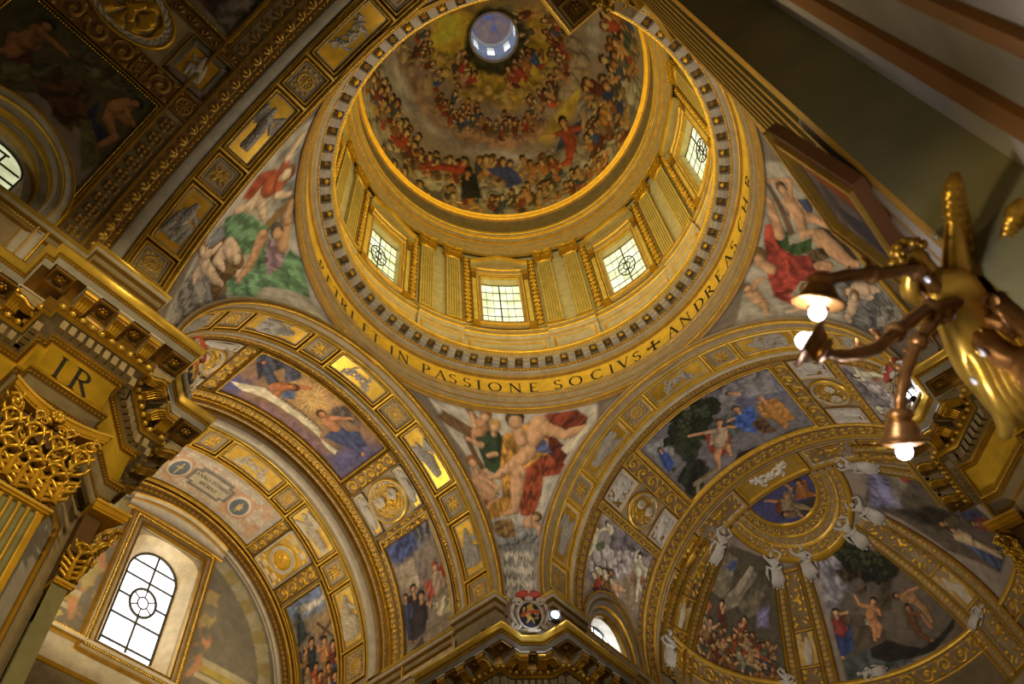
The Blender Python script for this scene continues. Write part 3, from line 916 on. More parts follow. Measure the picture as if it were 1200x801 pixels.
# ------------------------------------------------------------------ fresco compositions, in centimetres on their own surfaces
FRESCO = {
'pend_center': [
('p','b9b4ae',[363,761,-341,784,-336,665,-174,480,-95,308,-59,-17,84,-18,89,285,196,564],0.06,0.05,60,0.0),
('p','8f9296',[80,286,-85,308,-79,158,66,158],0.14,0.2,80,0.3),
('p','a9a7a2',[55,180,-58,181,-50,-17,66,-17],0.08,0.35,90,0.0),
('p','6f5233',[315,683,293,719,156,674,171,631],0.03,0.1,20,0.0),
('p','75573a',[197,749,173,766,120,670,151,665],0.03,0.1,20,0.0),
('p','6b4e31',[208,639,187,643,57,414,84,423],0.03,0.1,20,0.0),
('h',0.21,'b9875f','c79a75','8a5a2a','b9875f',0,[113,730,146,645,156,685,173,733]),
('k','8f9298',26,[73,201,5,246,-83,266],0.24,0.16,35),
('p','33482f',[156,644,43,656,35,489,115,514],0.04,0.18,60,0.0),
('h',0.23,'2f4430','c79a75','b08a4a','2f4430',0,[76,695,94,579,130,611,187,628,74,581,104,573]),
('p','b5532f',[141,428,86,433,77,371,117,367],0.04,0.18,60,0.0),
('h',0.21,'c79a75','c79a75','8f5a2c','c79a75',1,[168,538,101,411,77,381,107,358,110,468,66,445]),
('p','c08a2e',[43,656,-50,710,-163,727,-223,660,-130,632,-139,579,-56,521,8,395,20,342,108,305,112,357,47,415,59,519],0.04,0.35,50,0.0),
('p','7a2f16',[-50,710,-143,745,-257,741,-300,700,-285,658,-202,633,-130,642,-80,677],0.04,0.4,40,0.0),
('p','8a3a18',[-36,522,-128,580,-202,529,-175,491,-110,487,-101,414,-67,331,-19,332,-13,438],0.04,0.4,70,0.0),
('p','5a2012',[-141,672,-220,578,-176,512,-129,590],0.04,0.3,60,0.0),
('p','4c5c94',[-48,611,-120,648,-149,583,-58,589],0.04,0.3,60,0.0),
('c','c79a75',[-101,697,-59,626,43.5,35.1]),
('c','c79a75',[-131,684,-202,648,26.9,20.7]),
('c','c79a75',[-202,648,-286,663,20.7,12.5]),
('c','c79a75',[-29,647,-43,611,24.8,20.6]),
('c','c79a75',[-9,700,-30,637,20.7,22.7]),
('c','c79a75',[-58,589,60,498,30.9,18.5]),
('c','c79a75',[-16,511,5,353,30.8,18.3]),
('c','c79a75',[5,353,39,339,16.3,10.2]),
('c','c79a75',[60,498,100,484,14.4,10.3]),
('c','4a3a2a',[-4,737,-4,732,37.1,37.1]),
('c','c79a75',[-7,719,-7,714,26.5,26.5]),
('p','cfc8b8',[-185,594,-307,678,-312,666,-209,569],0.03,0.05,60,0.0),
('h',0.18,'c79a75','c79a75','6e5030','c79a75',0,[-75,322,-46,299,-83,277,-81,250]),
('p','8a6a3c',[79,307,21,321,5,246,53,234,85,259],0.04,0.3,60,0.0),
],
'pend_left': [
('p','b5b0aa',[385,770,143,769,-108,782,-437,748,-11,20,26,192,181,507],0.07,0.05,60,0.0),
('p','8e8e92',[244,646,293,707,228,771,-17,751,11,671],0.12,0.3,70,0.0),
('p','7d828e',[50,278,100,397,90,463,-15,412,-173,385,-110,209,-28,193],0.1,0.3,80,0.0),
('p','8d8a88',[2,111,33,243,-42,318,-133,282,-72,118],0.08,0.35,90,0.0),
('p','6f5533',[56,338,57,435,-139,512,-115,425,-118,321],0.06,0.3,60,0.0),
('p','a8482a',[213,585,209,655,135,668,111,600,153,511],0.05,0.18,60,0.0),
('h',0.27,'b8582e','d8bda6','7a4a2a','d8bda6',2,[175,708,147,632,110,551,121,488,102,600,51,613,230,695,305,734,106,671,97,729]),
('p','8f7040',[77,770,90,753,0,572,-30,599],0.03,0.08,60,0.0),
('p','5f8a68',[122,430,97,539,5,634,-62,605,-37,502,60,429],0.05,0.35,40,0.0),
('p','649070',[-50,576,-50,626,-168,618,-200,513,-134,403,-87,406,-94,500],0.04,0.35,100,0.0),
('p','5d8868',[-103,712,-161,755,-309,727,-236,653,-183,561,-150,625],0.04,0.35,60,0.0),
('p','8d7288',[-32,629,-80,705,-146,663,-158,596,-97,597],0.04,0.35,80,0.0),
('c','c79a75',[-16,601,-87,529,26.0,19.5]),
('c','c79a75',[-87,529,-110,461,17.3,10.9]),
('c','c79a75',[4,718,-81,681,21.6,25.6]),
('c','c79a75',[56,737,4,718,15.2,19.4]),
('c','5a5550',[-14,668,-17,668,29.0,29.0]),
('c','c79a75',[-27,669,-31,669,20.7,20.7]),
('h',0.24,'d8bda6','d8bda6','8f6038','d8bda6',1,[-46,480,16,444,0,380,-40,406,-83,477,-94,460]),
('h',0.21,'d8bda6','d8bda6','8f6038','d8bda6',2,[70,310,13,317,6,261,-6,250,-54,359,-86,385,35,364,42,407]),
],
'pend_right': [
('p','aaa59c',[-286,773,-316,686,-139,464,-43,96,73,163,351,681,61,778],0.05,0.05,60,0.0),
('p','70737a',[7,440,-100,345,-64,248,-55,154,73,176,99,298,72,400],0.09,0.3,60,0.0),
('p','8f8f8d',[-13,225,-55,154,5,96,73,176],0.04,0.4,90,0.0),
('p','3a302a',[-141,531,-162,449,-107,347,-68,376,-64,465,-95,559],0.05,0.2,60,0.0),
('p','6d5540',[-234,764,-232,747,-78,617,-59,640],0.03,0.05,60,0.0),
('p','3c4670',[-180,672,-231,568,-183,564,-122,593,-128,658],0.03,0.18,60,0.0),
('h',0.19,'c79a75','c79a75','6a4528','c79a75',2,[-220,690,-146,615,-160,562,-161,477,-91,587,-118,545,-261,656,-225,743]),
('p','a8382c',[-61,738,-83,706,-43,678,-3,630,-23,550,-21,450,12,448,70,544,142,559,112,504,165,517,171,614,123,667,-4,729],0.03,0.35,50,0.0),
('p','93302a',[20,622,-27,551,-14,448,53,511,83,588],0.03,0.3,30,0.0),
('p','31502a',[-42,701,-73,648,-30,628,-89,553,-50,538,-3,592,-11,670],0.03,0.35,60,0.0),
('c','c79a75',[-149,732,-52,676,17.4,22.4]),
('c','c79a75',[-166,756,-149,732,10.5,13.9]),
('c','c79a75',[-103,514,-82,380,34.5,20.7]),
('c','c79a75',[-82,380,-94,348,13.8,10.3]),
('c','c79a75',[-14,498,-32,454,18.8,15.4]),
('c','8a6a3a',[58,732,62,731,32.9,33.0]),
('c','c79a75',[72,724,76,722,23.5,23.5]),
('c','c79a75',[80,695,84,665,19.0,18.9]),
('p','54442c',[-34,563,-81,499,-57,462,-13,517],0.04,0.4,20,0.0),
('h',0.17,'c79a75','c79a75','7a5a34','c79a75',1,[188,722,207,664,217,628,243,603,149,703,130,683]),
('h',0.22,'d8bda6','d8bda6','7a5a34','d8bda6',0,[85,512,49,453,136,481,197,539]),
('h',0.17,'d8bda6','d8bda6','8a6a40','d8bda6',2,[12,355,-33,289,-48,263,-61,236,-18,272,-28,254]),
('h',0.17,'d8bda6','d8bda6','8a6a40','d8bda6',1,[11,323,49,315,85,318,93,302]),
],
'tr_crown': [
('p','8a6a55',[1474,1015,779,1018,774,1290,1457,1272],0.05,0.03,60,0.0),
('p','b08a5a',[1318,1034,1002,1023,959,1188,1132,1199,1282,1123],0.58,0.05,0,0.4),
('p','4a4a86',[1457,1272,1451,1184,1356,1204,1347,1287],0.43,0.1,0,0.4),
('p','514f7e',[774,1290,899,1272,879,1145,775,1021],0.38,0.1,0,0.4),
('p','7e6070',[1350,1259,1190,1256,928,1244,896,1301,1354,1305],0.3,0.15,0,0.5),
('p','cf9f58',[1184,1068,1110,1054,1048,1108,1079,1159,1150,1141],0.28,0.0,60,0.0),
('c','dcb878',[1110,1094,1082,1062,2.3,1.4]),
('c','dcb878',[1106,1100,1067,1083,2.8,1.4]),
('c','dcb878',[1104,1106,1058,1107,2.7,1.4]),
('c','dcb878',[1104,1113,1057,1132,2.8,0.5]),
('c','dcb878',[1105,1119,1064,1153,2.3,1.1]),
('c','dcb878',[1110,1123,1078,1168,3.2,0.5]),
('c','dcb878',[1115,1125,1098,1176,2.8,1.3]),
('c','dcb878',[1121,1125,1120,1175,2.8,0.5]),
('c','dcb878',[1127,1122,1143,1165,2.8,1.4]),
('c','dcb878',[1133,1117,1163,1147,3.3,1.6]),
('c','dcb878',[1137,1111,1178,1124,3.1,0.5]),
('c','dcb878',[1139,1104,1186,1100,2.7,1.0]),
('c','dcb878',[1139,1098,1186,1076,2.8,0.5]),
('c','dcb878',[1137,1092,1179,1057,2.3,0.5]),
('c','dcb878',[1133,1088,1165,1043,2.8,1.4]),
('c','dcb878',[1128,1086,1146,1036,3.2,1.6]),
('c','dcb878',[1122,1087,1123,1037,3.2,1.4]),
('c','dcb878',[1116,1089,1101,1046,3.2,1.4]),
('p','44465c',[1432,1064,1394,1015,1272,1015,1223,1059,1243,1121,1308,1056,1335,1133,1339,1164],0.05,0.35,30,0.0),
('p','4a5a84',[1294,1133,1205,1117,1165,1155,1197,1186],0.04,0.18,60,0.0),
('h',0.17,'b0683c','b0683c','5a3a22','3f4560',1,[1211,1115,1266,1154,1338,1106,1382,1077,1234,1203,1181,1217,1185,1091,1162,1074]),
('p','5f5350',[1039,1081,1004,1033,936,1034,912,1064,982,1091,1023,1110],0.05,0.3,60,0.0),
('p','3f4a78',[972,1174,898,1077,824,1085,864,1158,962,1209],0.04,0.18,60,0.0),
('h',0.18,'b87c54','b87c54','5a3a22','3f4a78',1,[1047,1138,971,1139,904,1132,816,1129,987,1098,950,1057]),
('p','c9c0a8',[1421,1220,1356,1204,1293,1183,1242,1195,1114,1195,989,1194,973,1223,1160,1228,1245,1227,1345,1241],0.04,0.1,20,0.0),
('p','b9b096',[973,1223,888,1208,880,1229,935,1237],0.03,0.1,60,0.0),
],
'tr_pope': [
('p','8d7f74',[488,1267,468,1027,327,1014,46,1014,-57,1256,263,1282],0.04,0.03,60,0.0),
('p','3e4f8c',[481,1264,466,1124,384,1097,356,1165,370,1256],0.22,0.3,20,0.6),
('p','6a6a76',[475,1120,465,1022,380,1031,388,1123],0.17,0.5,70,0.8),
('p','7a5f58',[465,1022,327,1014,155,1016,271,1049],0.11,0.1,60,0.0),
('p','7a6f6a',[370,1152,362,1108,214,1126,218,1172],0.06,0.15,60,0.0),
('p','a59684',[358,1275,352,1160,246,1164,261,1255],0.09,0.1,60,0.0),
('p','b9aa92',[277,1223,290,1198,277,1161,226,1170],0.05,0,60,0.0),
('p','4a4038',[-16,1260,31,1185,46,1032,4,1016,-36,1182],0.08,0.1,60,0.0),
('p','8f8172',[27,1178,53,1025,7,1022,-21,1171],0.05,0.1,60,0.0),
('p','352e36',[230,1237,208,1175,103,1161,48,1178,28,1243],0.06,0.18,60,0.0),
('h',0.15,'332c30','b98560','2a2220','332c30',1,[242,1199,110,1212,58,1216,30,1223]),
('p','3a3240',[188,1199,150,1147,43,1169,32,1230],0.05,0.18,60,0.0),
('h',0.16,'38303c','b98560','2a2220','38303c',0,[196,1171,96,1187,150,1147,135,1130]),
('h',0.12,'39456e','b98560','3a2a1c','39456e',1,[228,1244,132,1256,74,1248,39,1243]),
('p','b0a78e',[138,1143,151,1069,113,1037,63,1025,68,1093],0.05,0.35,60,0.0),
('p','973a2c',[265,1078,256,1022,207,1030,212,1081],0.04,0.18,60,0.0),
('h',0.15,'b59c8a','c79a75','a83c2c','b59c8a',0,[269,1077,173,1090,177,1116,134,1137]),
('p','a54a38',[236,1147,233,1108,171,1104,148,1141],0.05,0.3,60,0.0),
],
'tr_crowd': [
('p','7d7570',[491,1840,485,1621,313,1595,32,1609,148,1855,352,1869],0.04,0.03,60,0.0),
('p','5f76ac',[480,1839,480,1623,395,1614,396,1748,421,1815],0.16,0.2,30,0.5),
('p','b5b0b4',[454,1786,431,1629,411,1626,420,1776],0.11,0.2,30,0.5),
('p','8c7660',[368,1746,364,1608,267,1614,288,1734],0.11,0.1,60,0.0),
('p','2c3646',[391,1834,464,1768,386,1765,315,1751,304,1844],0.14,0.3,70,0.5),
('c','4f4034',[347,1703,261,1640,6.0,4.7]),
('c','4f4034',[333,1619,285,1709,5.4,4.7]),
('h',0.16,'8f7350','b98560','2c2018','8f7350',1,[266,1802,194,1812,153,1808,128,1813,239,1840,266,1841]),
('h',0.16,'2f3646','b98560','2c2018','2f3646',1,[290,1758,219,1769,178,1768,155,1775,263,1797,290,1797]),
('h',0.16,'b07848','b98560','2c2018','b07848',1,[267,1689,194,1697,154,1697,129,1703,239,1726,267,1727]),
('h',0.16,'7a2f22','b98560','2c2018','7a2f22',1,[229,1648,154,1649,113,1650,90,1655,201,1683,229,1685]),
('h',0.16,'2b3a5a','b98560','2c2018','2b3a5a',1,[304,1844,233,1855,192,1855,169,1862,277,1884,304,1883]),
('h',0.15,'2b4a86','b98560','2c2018','2b4a86',1,[167,1632,90,1628,48,1624,22,1626,139,1665,167,1669]),
('h',0.15,'b04a22','b98560','2c2018','b04a22',1,[188,1752,119,1766,70,1745,44,1747,160,1786,188,1790]),
('h',0.17,'8f8468','b98560','2c2018','8f8468',1,[194,1802,121,1806,75,1794,49,1796,165,1836,193,1840]),
('h',0.16,'6a4a30','b98560','2c2018','6a4a30',1,[155,1682,76,1674,34,1670,9,1671,126,1714,155,1718]),
('h',0.16,'3d4c60','b98560','2c2018','3d4c60',1,[230,1841,156,1846,113,1839,89,1843,202,1877,230,1880]),
('h',0.17,'2e3f70','b98560','2c2018','2e3f70',1,[103,1648,22,1635,-22,1627,-49,1625,73,1677,103,1684]),
('h',0.16,'9a3c1c','b98560','2c2018','9a3c1c',1,[143,1731,71,1738,21,1716,-6,1716,113,1763,143,1768]),
],
'ch_crown': [
('p','6c6a74',[794,1038,1449,1032,1447,1452,800,1500],0.04,0.03,60,0.0),
('p','5c5f86',[1227,1046,1447,1037,1477,1252,1399,1209,1233,1199],0.3,0.15,20,0.5),
('p','817f88',[1163,1084,1301,1083,1417,1074,1420,1203,1264,1147,1165,1146],0.25,0.2,20,0.7),
('p','8a8f96',[818,1056,930,1104,867,1217,817,1215],0.19,0.2,20,0.5),
('p','232a1c',[918,1089,1018,1048,1099,1055,1170,1089,1133,1163,1052,1240,1002,1282,918,1282,893,1185],0.08,0.5,40,1.0),
('p','4a3822',[1125,1079,1166,1094,1133,1163,1095,1158],0.08,0.5,40,1.0),
('p','20261a',[842,1266,931,1265,963,1337,931,1399,819,1458,801,1363],0.08,0.4,60,0.8),
('p','4c5a58',[1083,1193,1227,1210,1230,1289,1125,1312,1040,1292],0.21,0.25,20,0.6),
('p','5a5448',[806,1492,977,1437,1196,1437,1377,1425,1447,1452,1024,1543],0.08,0.2,30,0.3),
('p','2c2720',[1088,1407,1210,1449,1122,1473,1036,1453],0.08,0.2,60,0.0),
('k','1e2618',60,[899,1129,1011,1088,1106,1077,1146,1113,1032,1188],0.21,0.26,36),
('k','33402a',30,[956,1134,1056,1088,1120,1120],0.16,0.26,38),
('k','77757e',30,[1189,1075,1313,1062,1419,1088],0.24,0.14,37),
('p','2c4f9a',[847,1124,874,1161,864,1230,819,1235,827,1179],0.04,0.18,60,0.0),
('h',0.1,'2a4c96','b98560','3a2a1c','2a4c96',1,[859,1125,849,1176,835,1224,826,1244]),
('p','8f2f20',[1045,1201,1052,1240,1117,1289,1086,1356,1021,1371,1002,1315],0.04,0.18,60,0.0),
('h',0.17,'a8927c','b98560','5a3a28','b98560',2,[1118,1209,1053,1306,1015,1347,979,1416,1073,1343,1058,1393,1042,1206,983,1169,1130,1253,1157,1277]),
('p','3a62ba',[1178,1217,1277,1208,1251,1305,1200,1360,1171,1321,1157,1261],0.04,0.18,60,0.0),
('h',0.15,'2f58b0','b98560','4a3a2a','2f58b0',0,[1208,1188,1211,1306,1175,1230,1146,1228]),
('p','5c432c',[1211,1306,1270,1271,1276,1400,1227,1382],0.04,0.3,60,0.0),
('p','ad7628',[1297,1206,1374,1219,1381,1365,1324,1366,1291,1285],0.04,0.18,60,0.0),
('h',0.16,'a8742c','b98560','8f8578','a8742c',1,[1320,1190,1320,1318,1324,1382,1318,1394]),
('h',0.1,'b08a74','b98560','3a2a1c','b08a74',0,[1232,1094,1260,1121]),
('c','7d7258',[860,1392,957,1414,14.8,15.1]),
('c','8a8064',[860,1409,840,1434,8.9,8.6]),
],
'ch_spandrel': [
('p','8b8486',[506,1052,506,1428,244,1412,250,1293,249,1068,187,1035,301,1042],0.04,0.03,60,0.0),
('p','6d6a74',[448,1170,514,1272,513,1398,428,1300,401,1195],0.2,0.4,20,0.9),
('p','55555c',[244,1058,348,1126,407,1263,305,1256,278,1149],0.12,0.4,20,0.8),
('p','b5aeb2',[341,1209,401,1266,385,1321,311,1254],0.11,0.3,20,0.5),
('p','8a7a62',[299,1258,367,1329,337,1389,283,1416,215,1357],0.05,0.15,60,0.0),
('k','a39da2',40,[230,1061,336,1131,410,1238,487,1365],0.26,0.22,32),
('k','6c6870',24,[443,1173,487,1266,508,1375],0.26,0.17,33),
('w',10,[252,1100,301,1165,294,1236],0.12,0.14,34,[-0.99,0.13]),
('p','4a5a3c',[369,1083,412,1119,385,1138,349,1102],0.04,0.18,60,0.0),
('h',0.13,'d8bda6','d8bda6','6a4a30','d8bda6',1,[428,1065,377,1069,349,1074,315,1065,400,1057,379,1073]),
('h',0.12,'d8bda6','d8bda6','5a4030','d8bda6',0,[475,1107,461,1138,443,1091,421,1080]),
('p','8a5a3a',[385,1321,404,1386,390,1417,348,1397,353,1347],0.04,0.18,60,0.0),
('h',0.15,'d8bda6','d8bda6','3a2a20','d8bda6',2,[459,1344,394,1366,356,1382,335,1414,369,1377,285,1392,432,1322,461,1318,432,1409,402,1411]),
('h',0.13,'c79a75','d8bda6','5a4030','c79a75',2,[284,1216,268,1243,278,1275,288,1308,247,1259,231,1285]),
('h',0.1,'d8bda6','d8bda6','3a2a1c','d8bda6',0,[282,1115,284,1147]),
('h',0.11,'d8bda6','d8bda6','3a2a1c','d8bda6',0,[301,1165,282,1182]),
('h',0.09,'d8bda6','d8bda6','3a2a1c','d8bda6',0,[252,1100,250,1117]),
],
'ap_small': [
('p','474c86',[1674,143,1679,-164,1810,-162,1861,-122,1886,9,1843,113,1739,147],0.05,0.08,20,0.3),
('p','3c3a3a',[1803,-13,1819,-150,1869,-111,1868,-5],0.09,0.2,60,0.0),
('p','8f7a50',[1755,33,1761,-42,1838,-1,1811,60],0.05,0.18,60,0.0),
('h',0.17,'a08a68','b98560','8f8578','a08a68',2,[1751,-16,1795,21,1829,-33,1859,-63,1838,-1,1863,-9,1755,33,1718,75,1733,-48,1703,-41]),
('p','b06a20',[1715,-84,1722,-122,1781,-103,1813,-107,1793,-33],0.05,0.18,60,0.0),
('h',0.14,'a86a22','b98560','4a3020','a86a22',1,[1720,-91,1782,-78,1797,-105,1809,-115]),
('h',0.13,'7a6a54','b98560','3a2a1c','7a6a54',0,[1821,46,1842,15]),
('p','7a3a1c',[1759,49,1751,17,1805,48,1801,73],0.05,0.2,60,0.0),
],
'ap_left': [
('p','4a4438',[34,730,-255,672,-318,549,-202,137,51,132,242,298,202,524],0.06,0.03,60,0.0),
('p','6e6756',[163,535,55,699,-34,668,25,477],0.07,0.2,60,0.0),
('p','3a4878',[46,623,12,664,-35,658,-14,610],0.1,0.1,60,0.0),
('p','40507c',[-69,567,-133,596,-130,559,-81,540],0.08,0.1,60,0.0),
('p','7d7464',[15,514,-123,623,-160,603,-45,475,45,421],0.05,0.2,60,0.0),
('c','8a8272',[-123,623,-45,529,18.1,23.2]),
('p','5c5546',[-45,475,-169,575,-213,554,-136,431,-62,412],0.05,0.2,60,0.0),
('p','6a6690',[-137,439,-194,464,-175,374,-128,377],0.12,0.2,60,0.0),
('p','2f2a24',[80,261,26,333,-33,321,11,209],0.09,0.2,60,0.0),
('h',0.15,'8a4a28','b08862','241a14','8a4a28',1,[188,481,176,429,156,402,173,370,176,453,176,471]),
('h',0.14,'9a5a2e','b08862','241a14','9a5a2e',1,[139,527,139,471,108,445,126,415,150,491,88,523]),
('h',0.13,'7a4a30','b08862','241a14','7a4a30',1,[198,422,183,372,173,343,194,309,168,399,235,396]),
('h',0.13,'8c4426','b08862','241a14','8c4426',1,[199,348,192,297,181,268,205,233,237,304,160,346]),
('h',0.14,'5a3a2a','b08862','241a14','5a3a2a',1,[157,389,158,333,137,306,158,274,116,367,117,384]),
('h',0.14,'5a2e22','b08862','241a14','5a2e22',1,[40,466,44,411,27,383,28,356,36,434,22,455]),
('h',0.13,'8f7a60','b08862','241a14','8f7a60',1,[98,384,103,329,85,300,88,273,83,356,52,379]),
('h',0.13,'9a5c30','b08862','241a14','9a5c30',1,[-49,385,-51,331,-51,300,-31,272,-36,353,-17,369]),
('h',0.12,'8f3a22','b08862','241a14','8f3a22',1,[-72,412,-60,358,-74,327,-49,300,-55,380,-80,400]),
('h',0.12,'7a7a64','b08862','241a14','7a7a64',1,[-50,304,-32,250,-47,219,-35,191,-34,272,-32,289]),
('h',0.13,'2c2c34','b08862','241a14','2c2c34',1,[20,281,20,226,20,194,36,165,36,246,23,266]),
('h',0.12,'7a7068','b08862','241a14','7a7068',1,[-142,305,-134,251,-134,220,-109,193,-165,272,-100,292]),
('h',0.11,'2c4478','b08862','241a14','2c4478',1,[-120,242,-113,188,-111,157,-101,130,-84,212,-140,229]),
('h',0.12,'8a5a2c','b08862','241a14','8a5a2c',1,[-102,198,-87,144,-92,112,-77,84,-66,166,-64,183]),
('h',0.11,'5c4a38','b08862','241a14','5c4a38',1,[-152,268,-134,215,-143,183,-135,156,-127,237,-169,253]),
('w',30,[198,517,195,405,130,331,34,242],0.12,0.34,21,[-0.24,-0.97]),
('w',30,[25,351,-62,322,-139,287,-129,207],0.11,0.32,22,[0.0,-1.0]),
],
'ap_center': [
('p','544c44',[95,657,-136,602,-180,402,-260,31,20,81,238,90,173,442],0.05,0.03,60,0.0),
('p','7a7884',[108,651,3,619,32,441,184,379,168,508],0.23,0.3,20,0.7),
('p','1c2214',[59,655,-81,647,-134,541,-186,409,-181,357,-83,384,20,455,16,548],0.12,0.6,40,1.0),
('p','3a2c18',[63,507,-40,496,-29,428,53,441],0.1,0.5,40,1.0),
('p','3a3226',[-87,413,-131,395,-47,284,-1,292],0.07,0.2,90,0.0),
('p','4a4238',[189,352,26,297,35,186,149,204],0.12,0.2,60,0.0),
('p','3c4848',[217,185,107,185,-19,57,87,81,238,90],0.08,0.25,10,0.3),
('p','1e1c18',[107,185,35,186,-56,91,-134,94,-234,113,-199,82,-92,57,74,111,114,151],0.04,0.15,20,0.0),
('k','1a2012',60,[45,637,-29,592,-94,508,-158,431,-71,423],0.24,0.33,39),
('k','32381e',40,[23,628,-67,548,-150,425],0.15,0.36,40),
('p','26386e',[195,317,133,301,163,210,213,193,218,233],0.04,0.18,60,0.0),
('h',0.14,'7a2a2c','b08862','2a1c14','26376c',1,[162,370,176,290,193,241,213,193,148,356,115,353]),
('p','9a948a',[71,301,30,289,40,257,77,276],0.03,0.18,60,0.0),
('h',0.14,'9a6a42','a8744a','2a1c14','a8744a',2,[-2,346,45,298,56,246,74,207,34,244,54,215,54,362,54,401,1,303,4,284]),
('h',0.13,'8f6a44','9a6c46','1c140e','8f6a44',1,[-93,315,-143,268,-151,201,-147,154,-148,300,-182,285]),
('h',0.13,'5a3a22','8a5c38','1c140e','5a3a22',1,[-101,252,-86,198,-79,143,-107,95,-128,198,-132,134]),
],
'ap_right': [
('p','4c443a',[-126,680,-290,511,-123,352,-109,78,67,63,174,290,191,519,225,655],0.07,0.03,60,0.0),
('p','6a6a94',[-75,688,-125,620,117,518,216,624],0.28,0.3,60,0.4),
('p','7a7264',[-125,620,-108,500,39,534,117,540],0.17,0.2,60,0.0),
('p','232018',[162,528,41,427,-14,303,90,325,147,421],0.16,0.3,20,0.6),
('p','2c3054',[-19,315,-104,229,-89,169,-25,258],0.13,0.2,60,0.0),
('h',0.15,'8a2f34','b08862','3a2a1c','8a2f34',0,[-115,519,-66,525]),
('p','a08c6a',[96,299,49,218,-7,91,32,92,89,204,109,283],0.05,0.18,60,0.0),
('h',0.16,'a89474','b08862','2a1c14','a89474',1,[74,306,68,224,39,157,12,85]),
('p','37456c',[103,261,43,143,17,76,68,70,90,177],0.06,0.3,40,0.0),
('h',0.14,'4a4030','8a6a48','3a2a1c','4a4030',0,[84,349,22,297]),
('h',0.15,'6a3028','8a6a48','3a2a1c','6a3028',0,[-18,234,-77,169]),
],
'nave_lunette': [
('p','4a4428',[485,1671,556,1480,550,1102,277,1106,331,1213,341,1328,202,1468],0.02,0.03,60,0.0),
('p','3a3a24',[469,1506,532,1499,565,1430,517,1418,456,1473],0.11,0.2,60,0.0),
('p','5d5a40',[333,1443,391,1400,342,1372,293,1415],0.04,0.15,60,0.0),
('p','3f3f2a',[386,1397,449,1355,404,1309,351,1335,346,1368],0.04,0.4,80,0.0),
('p','59563e',[506,1345,533,1292,533,1175,486,1223,474,1281],0.06,0.3,40,0.4),
('p','4a2c16',[351,1365,428,1327,466,1256,411,1249,303,1220,300,1269,336,1324],0.07,0.4,50,0.8),
('p','4a2418',[367,1455,425,1418,395,1390,363,1429],0.02,0.18,60,0.0),
('h',0.16,'8a5a36','94623a','1c140c','94623a',2,[507,1433,427,1438,416,1468,361,1445,378,1439,362,1458,479,1390,481,1347]),
('p','1c1c4a',[388,1229,441,1224,383,1202,375,1144,319,1159,357,1191],0.02,0.18,60,0.0),
('h',0.16,'9a6a40','9a6a40','14100a','9a6a40',2,[503,1153,455,1187,409,1180,384,1136,442,1142,450,1127,461,1150,449,1120]),
('c','9a6a40',[384,1136,313,1148,11.6,8.2]),
('c','9a6a40',[313,1148,293,1133,6.8,4.8]),
('p','5a5636',[356,1224,378,1206,293,1116,225,1139],0.04,0.1,60,0.0),
('k','4a4630',30,[506,1345,528,1282,528,1171],0.15,0.11,31),
],
'nave_crown': [
('p','3a3028',[927,1449,845,1230,848,1102,1042,1098,1239,1110,1221,1399],0.03,0.15,30,0.6),
('p','5a5048',[858,1188,962,1185,1020,1118,851,1106],0.12,0.4,50,0.5),
('p','5a2c18',[854,1222,901,1210,879,1176,844,1192],0.07,0.2,60,0.0),
('p','2a2420',[858,1248,957,1250,971,1192,858,1172],0.11,0.3,40,0.6),
],
'dome': [
('p','8f7618',[-222,36,15,-239,151,-219,267,-34,165,163,14,256,-161,207],0.71,0.2,40,0.8),
('p','a8861a',[2,209,62,133,142,-45,239,5,260,119,99,218],0.46,0.2,40,0.6),
('p','b8901c',[333,-223,423,-109,457,85,382,126,394,35],0.3,0.2,40,0.3),
('p','8a8890',[-308,320,-131,377,-7,391,178,357,342,264,452,149,455,223,287,359,88,442,-100,466,-283,424],0.33,0.2,40,0.6),
('p','6e6a62',[-530,616,-270,509,-82,598,75,632,340,567,615,406,506,582,203,810,-262,853],0.85,0.2,40,0.7),
('p','7d7870',[324,542,485,326,613,127,652,-114,619,-401,535,-527,810,-334,793,44,629,418,452,561],0.46,0.2,40,0.7),
('p','6c6c68',[224,-445,351,-450,571,-417,656,-285,676,-103,452,-283],0.36,0.2,40,0.6),
('p','8a8a8c',[165,-351,190,-417,292,-321,284,-276],0.13,0.2,40,0.2),
('p','87705c',[-328,279,-171,311,124,377,84,415,-110,403],0.33,0.2,40,0.5),
('p','8a6a54',[144,359,357,121,401,158,342,264,210,373],0.29,0.2,40,0.5),
('p','7a6a50',[163,-241,272,-252,350,-161,350,1,240,-150],0.29,0.2,40,0.6),
('p','3f3f1c',[-99,65,-68,-103,66,-109,142,-45,110,96,-3,153],0.3,0.2,40,0.6),
('p','b8921a',[-233,91,-178,-3,-50,47,6,145,110,112,167,-24,108,-149,178,-198,264,-68,252,112,123,208,-25,234,-161,207],0.48,0.25,40,0.8),
('p','6c6c52',[-119,-28,-49,-146,56,-132,-4,-108,-70,-46],0.16,0.2,0,0.4),
('k','8a7a62',40,[-328,279,-171,311,10,347,163,340],0.27,0.17,1),
('k','94745c',46,[147,363,275,270,374,136,370,49],0.27,0.17,2),
('k','8f8b86',60,[-438,588,-200,591,-46,632,153,633,340,567],0.43,0.4,3),
('k','96928c',70,[191,597,356,508,515,354,617,167,650,-38,624,-251],0.36,0.36,4),
('k','8a8680',50,[490,-132,458,-298,425,-445,532,-462],0.45,0.42,5),
('k','857a68',36,[193,-248,284,-227,330,-128,333,-13],0.29,0.19,6),
('k','a08a48',40,[-109,221,59,213,204,134,262,-7,209,-143],0.21,0.21,7),
('k','86827e',40,[-325,434,-362,556,-205,652],0.48,0.4,8),
('k','8c8478',40,[497,151,566,59,555,-55],0.28,0.22,9),
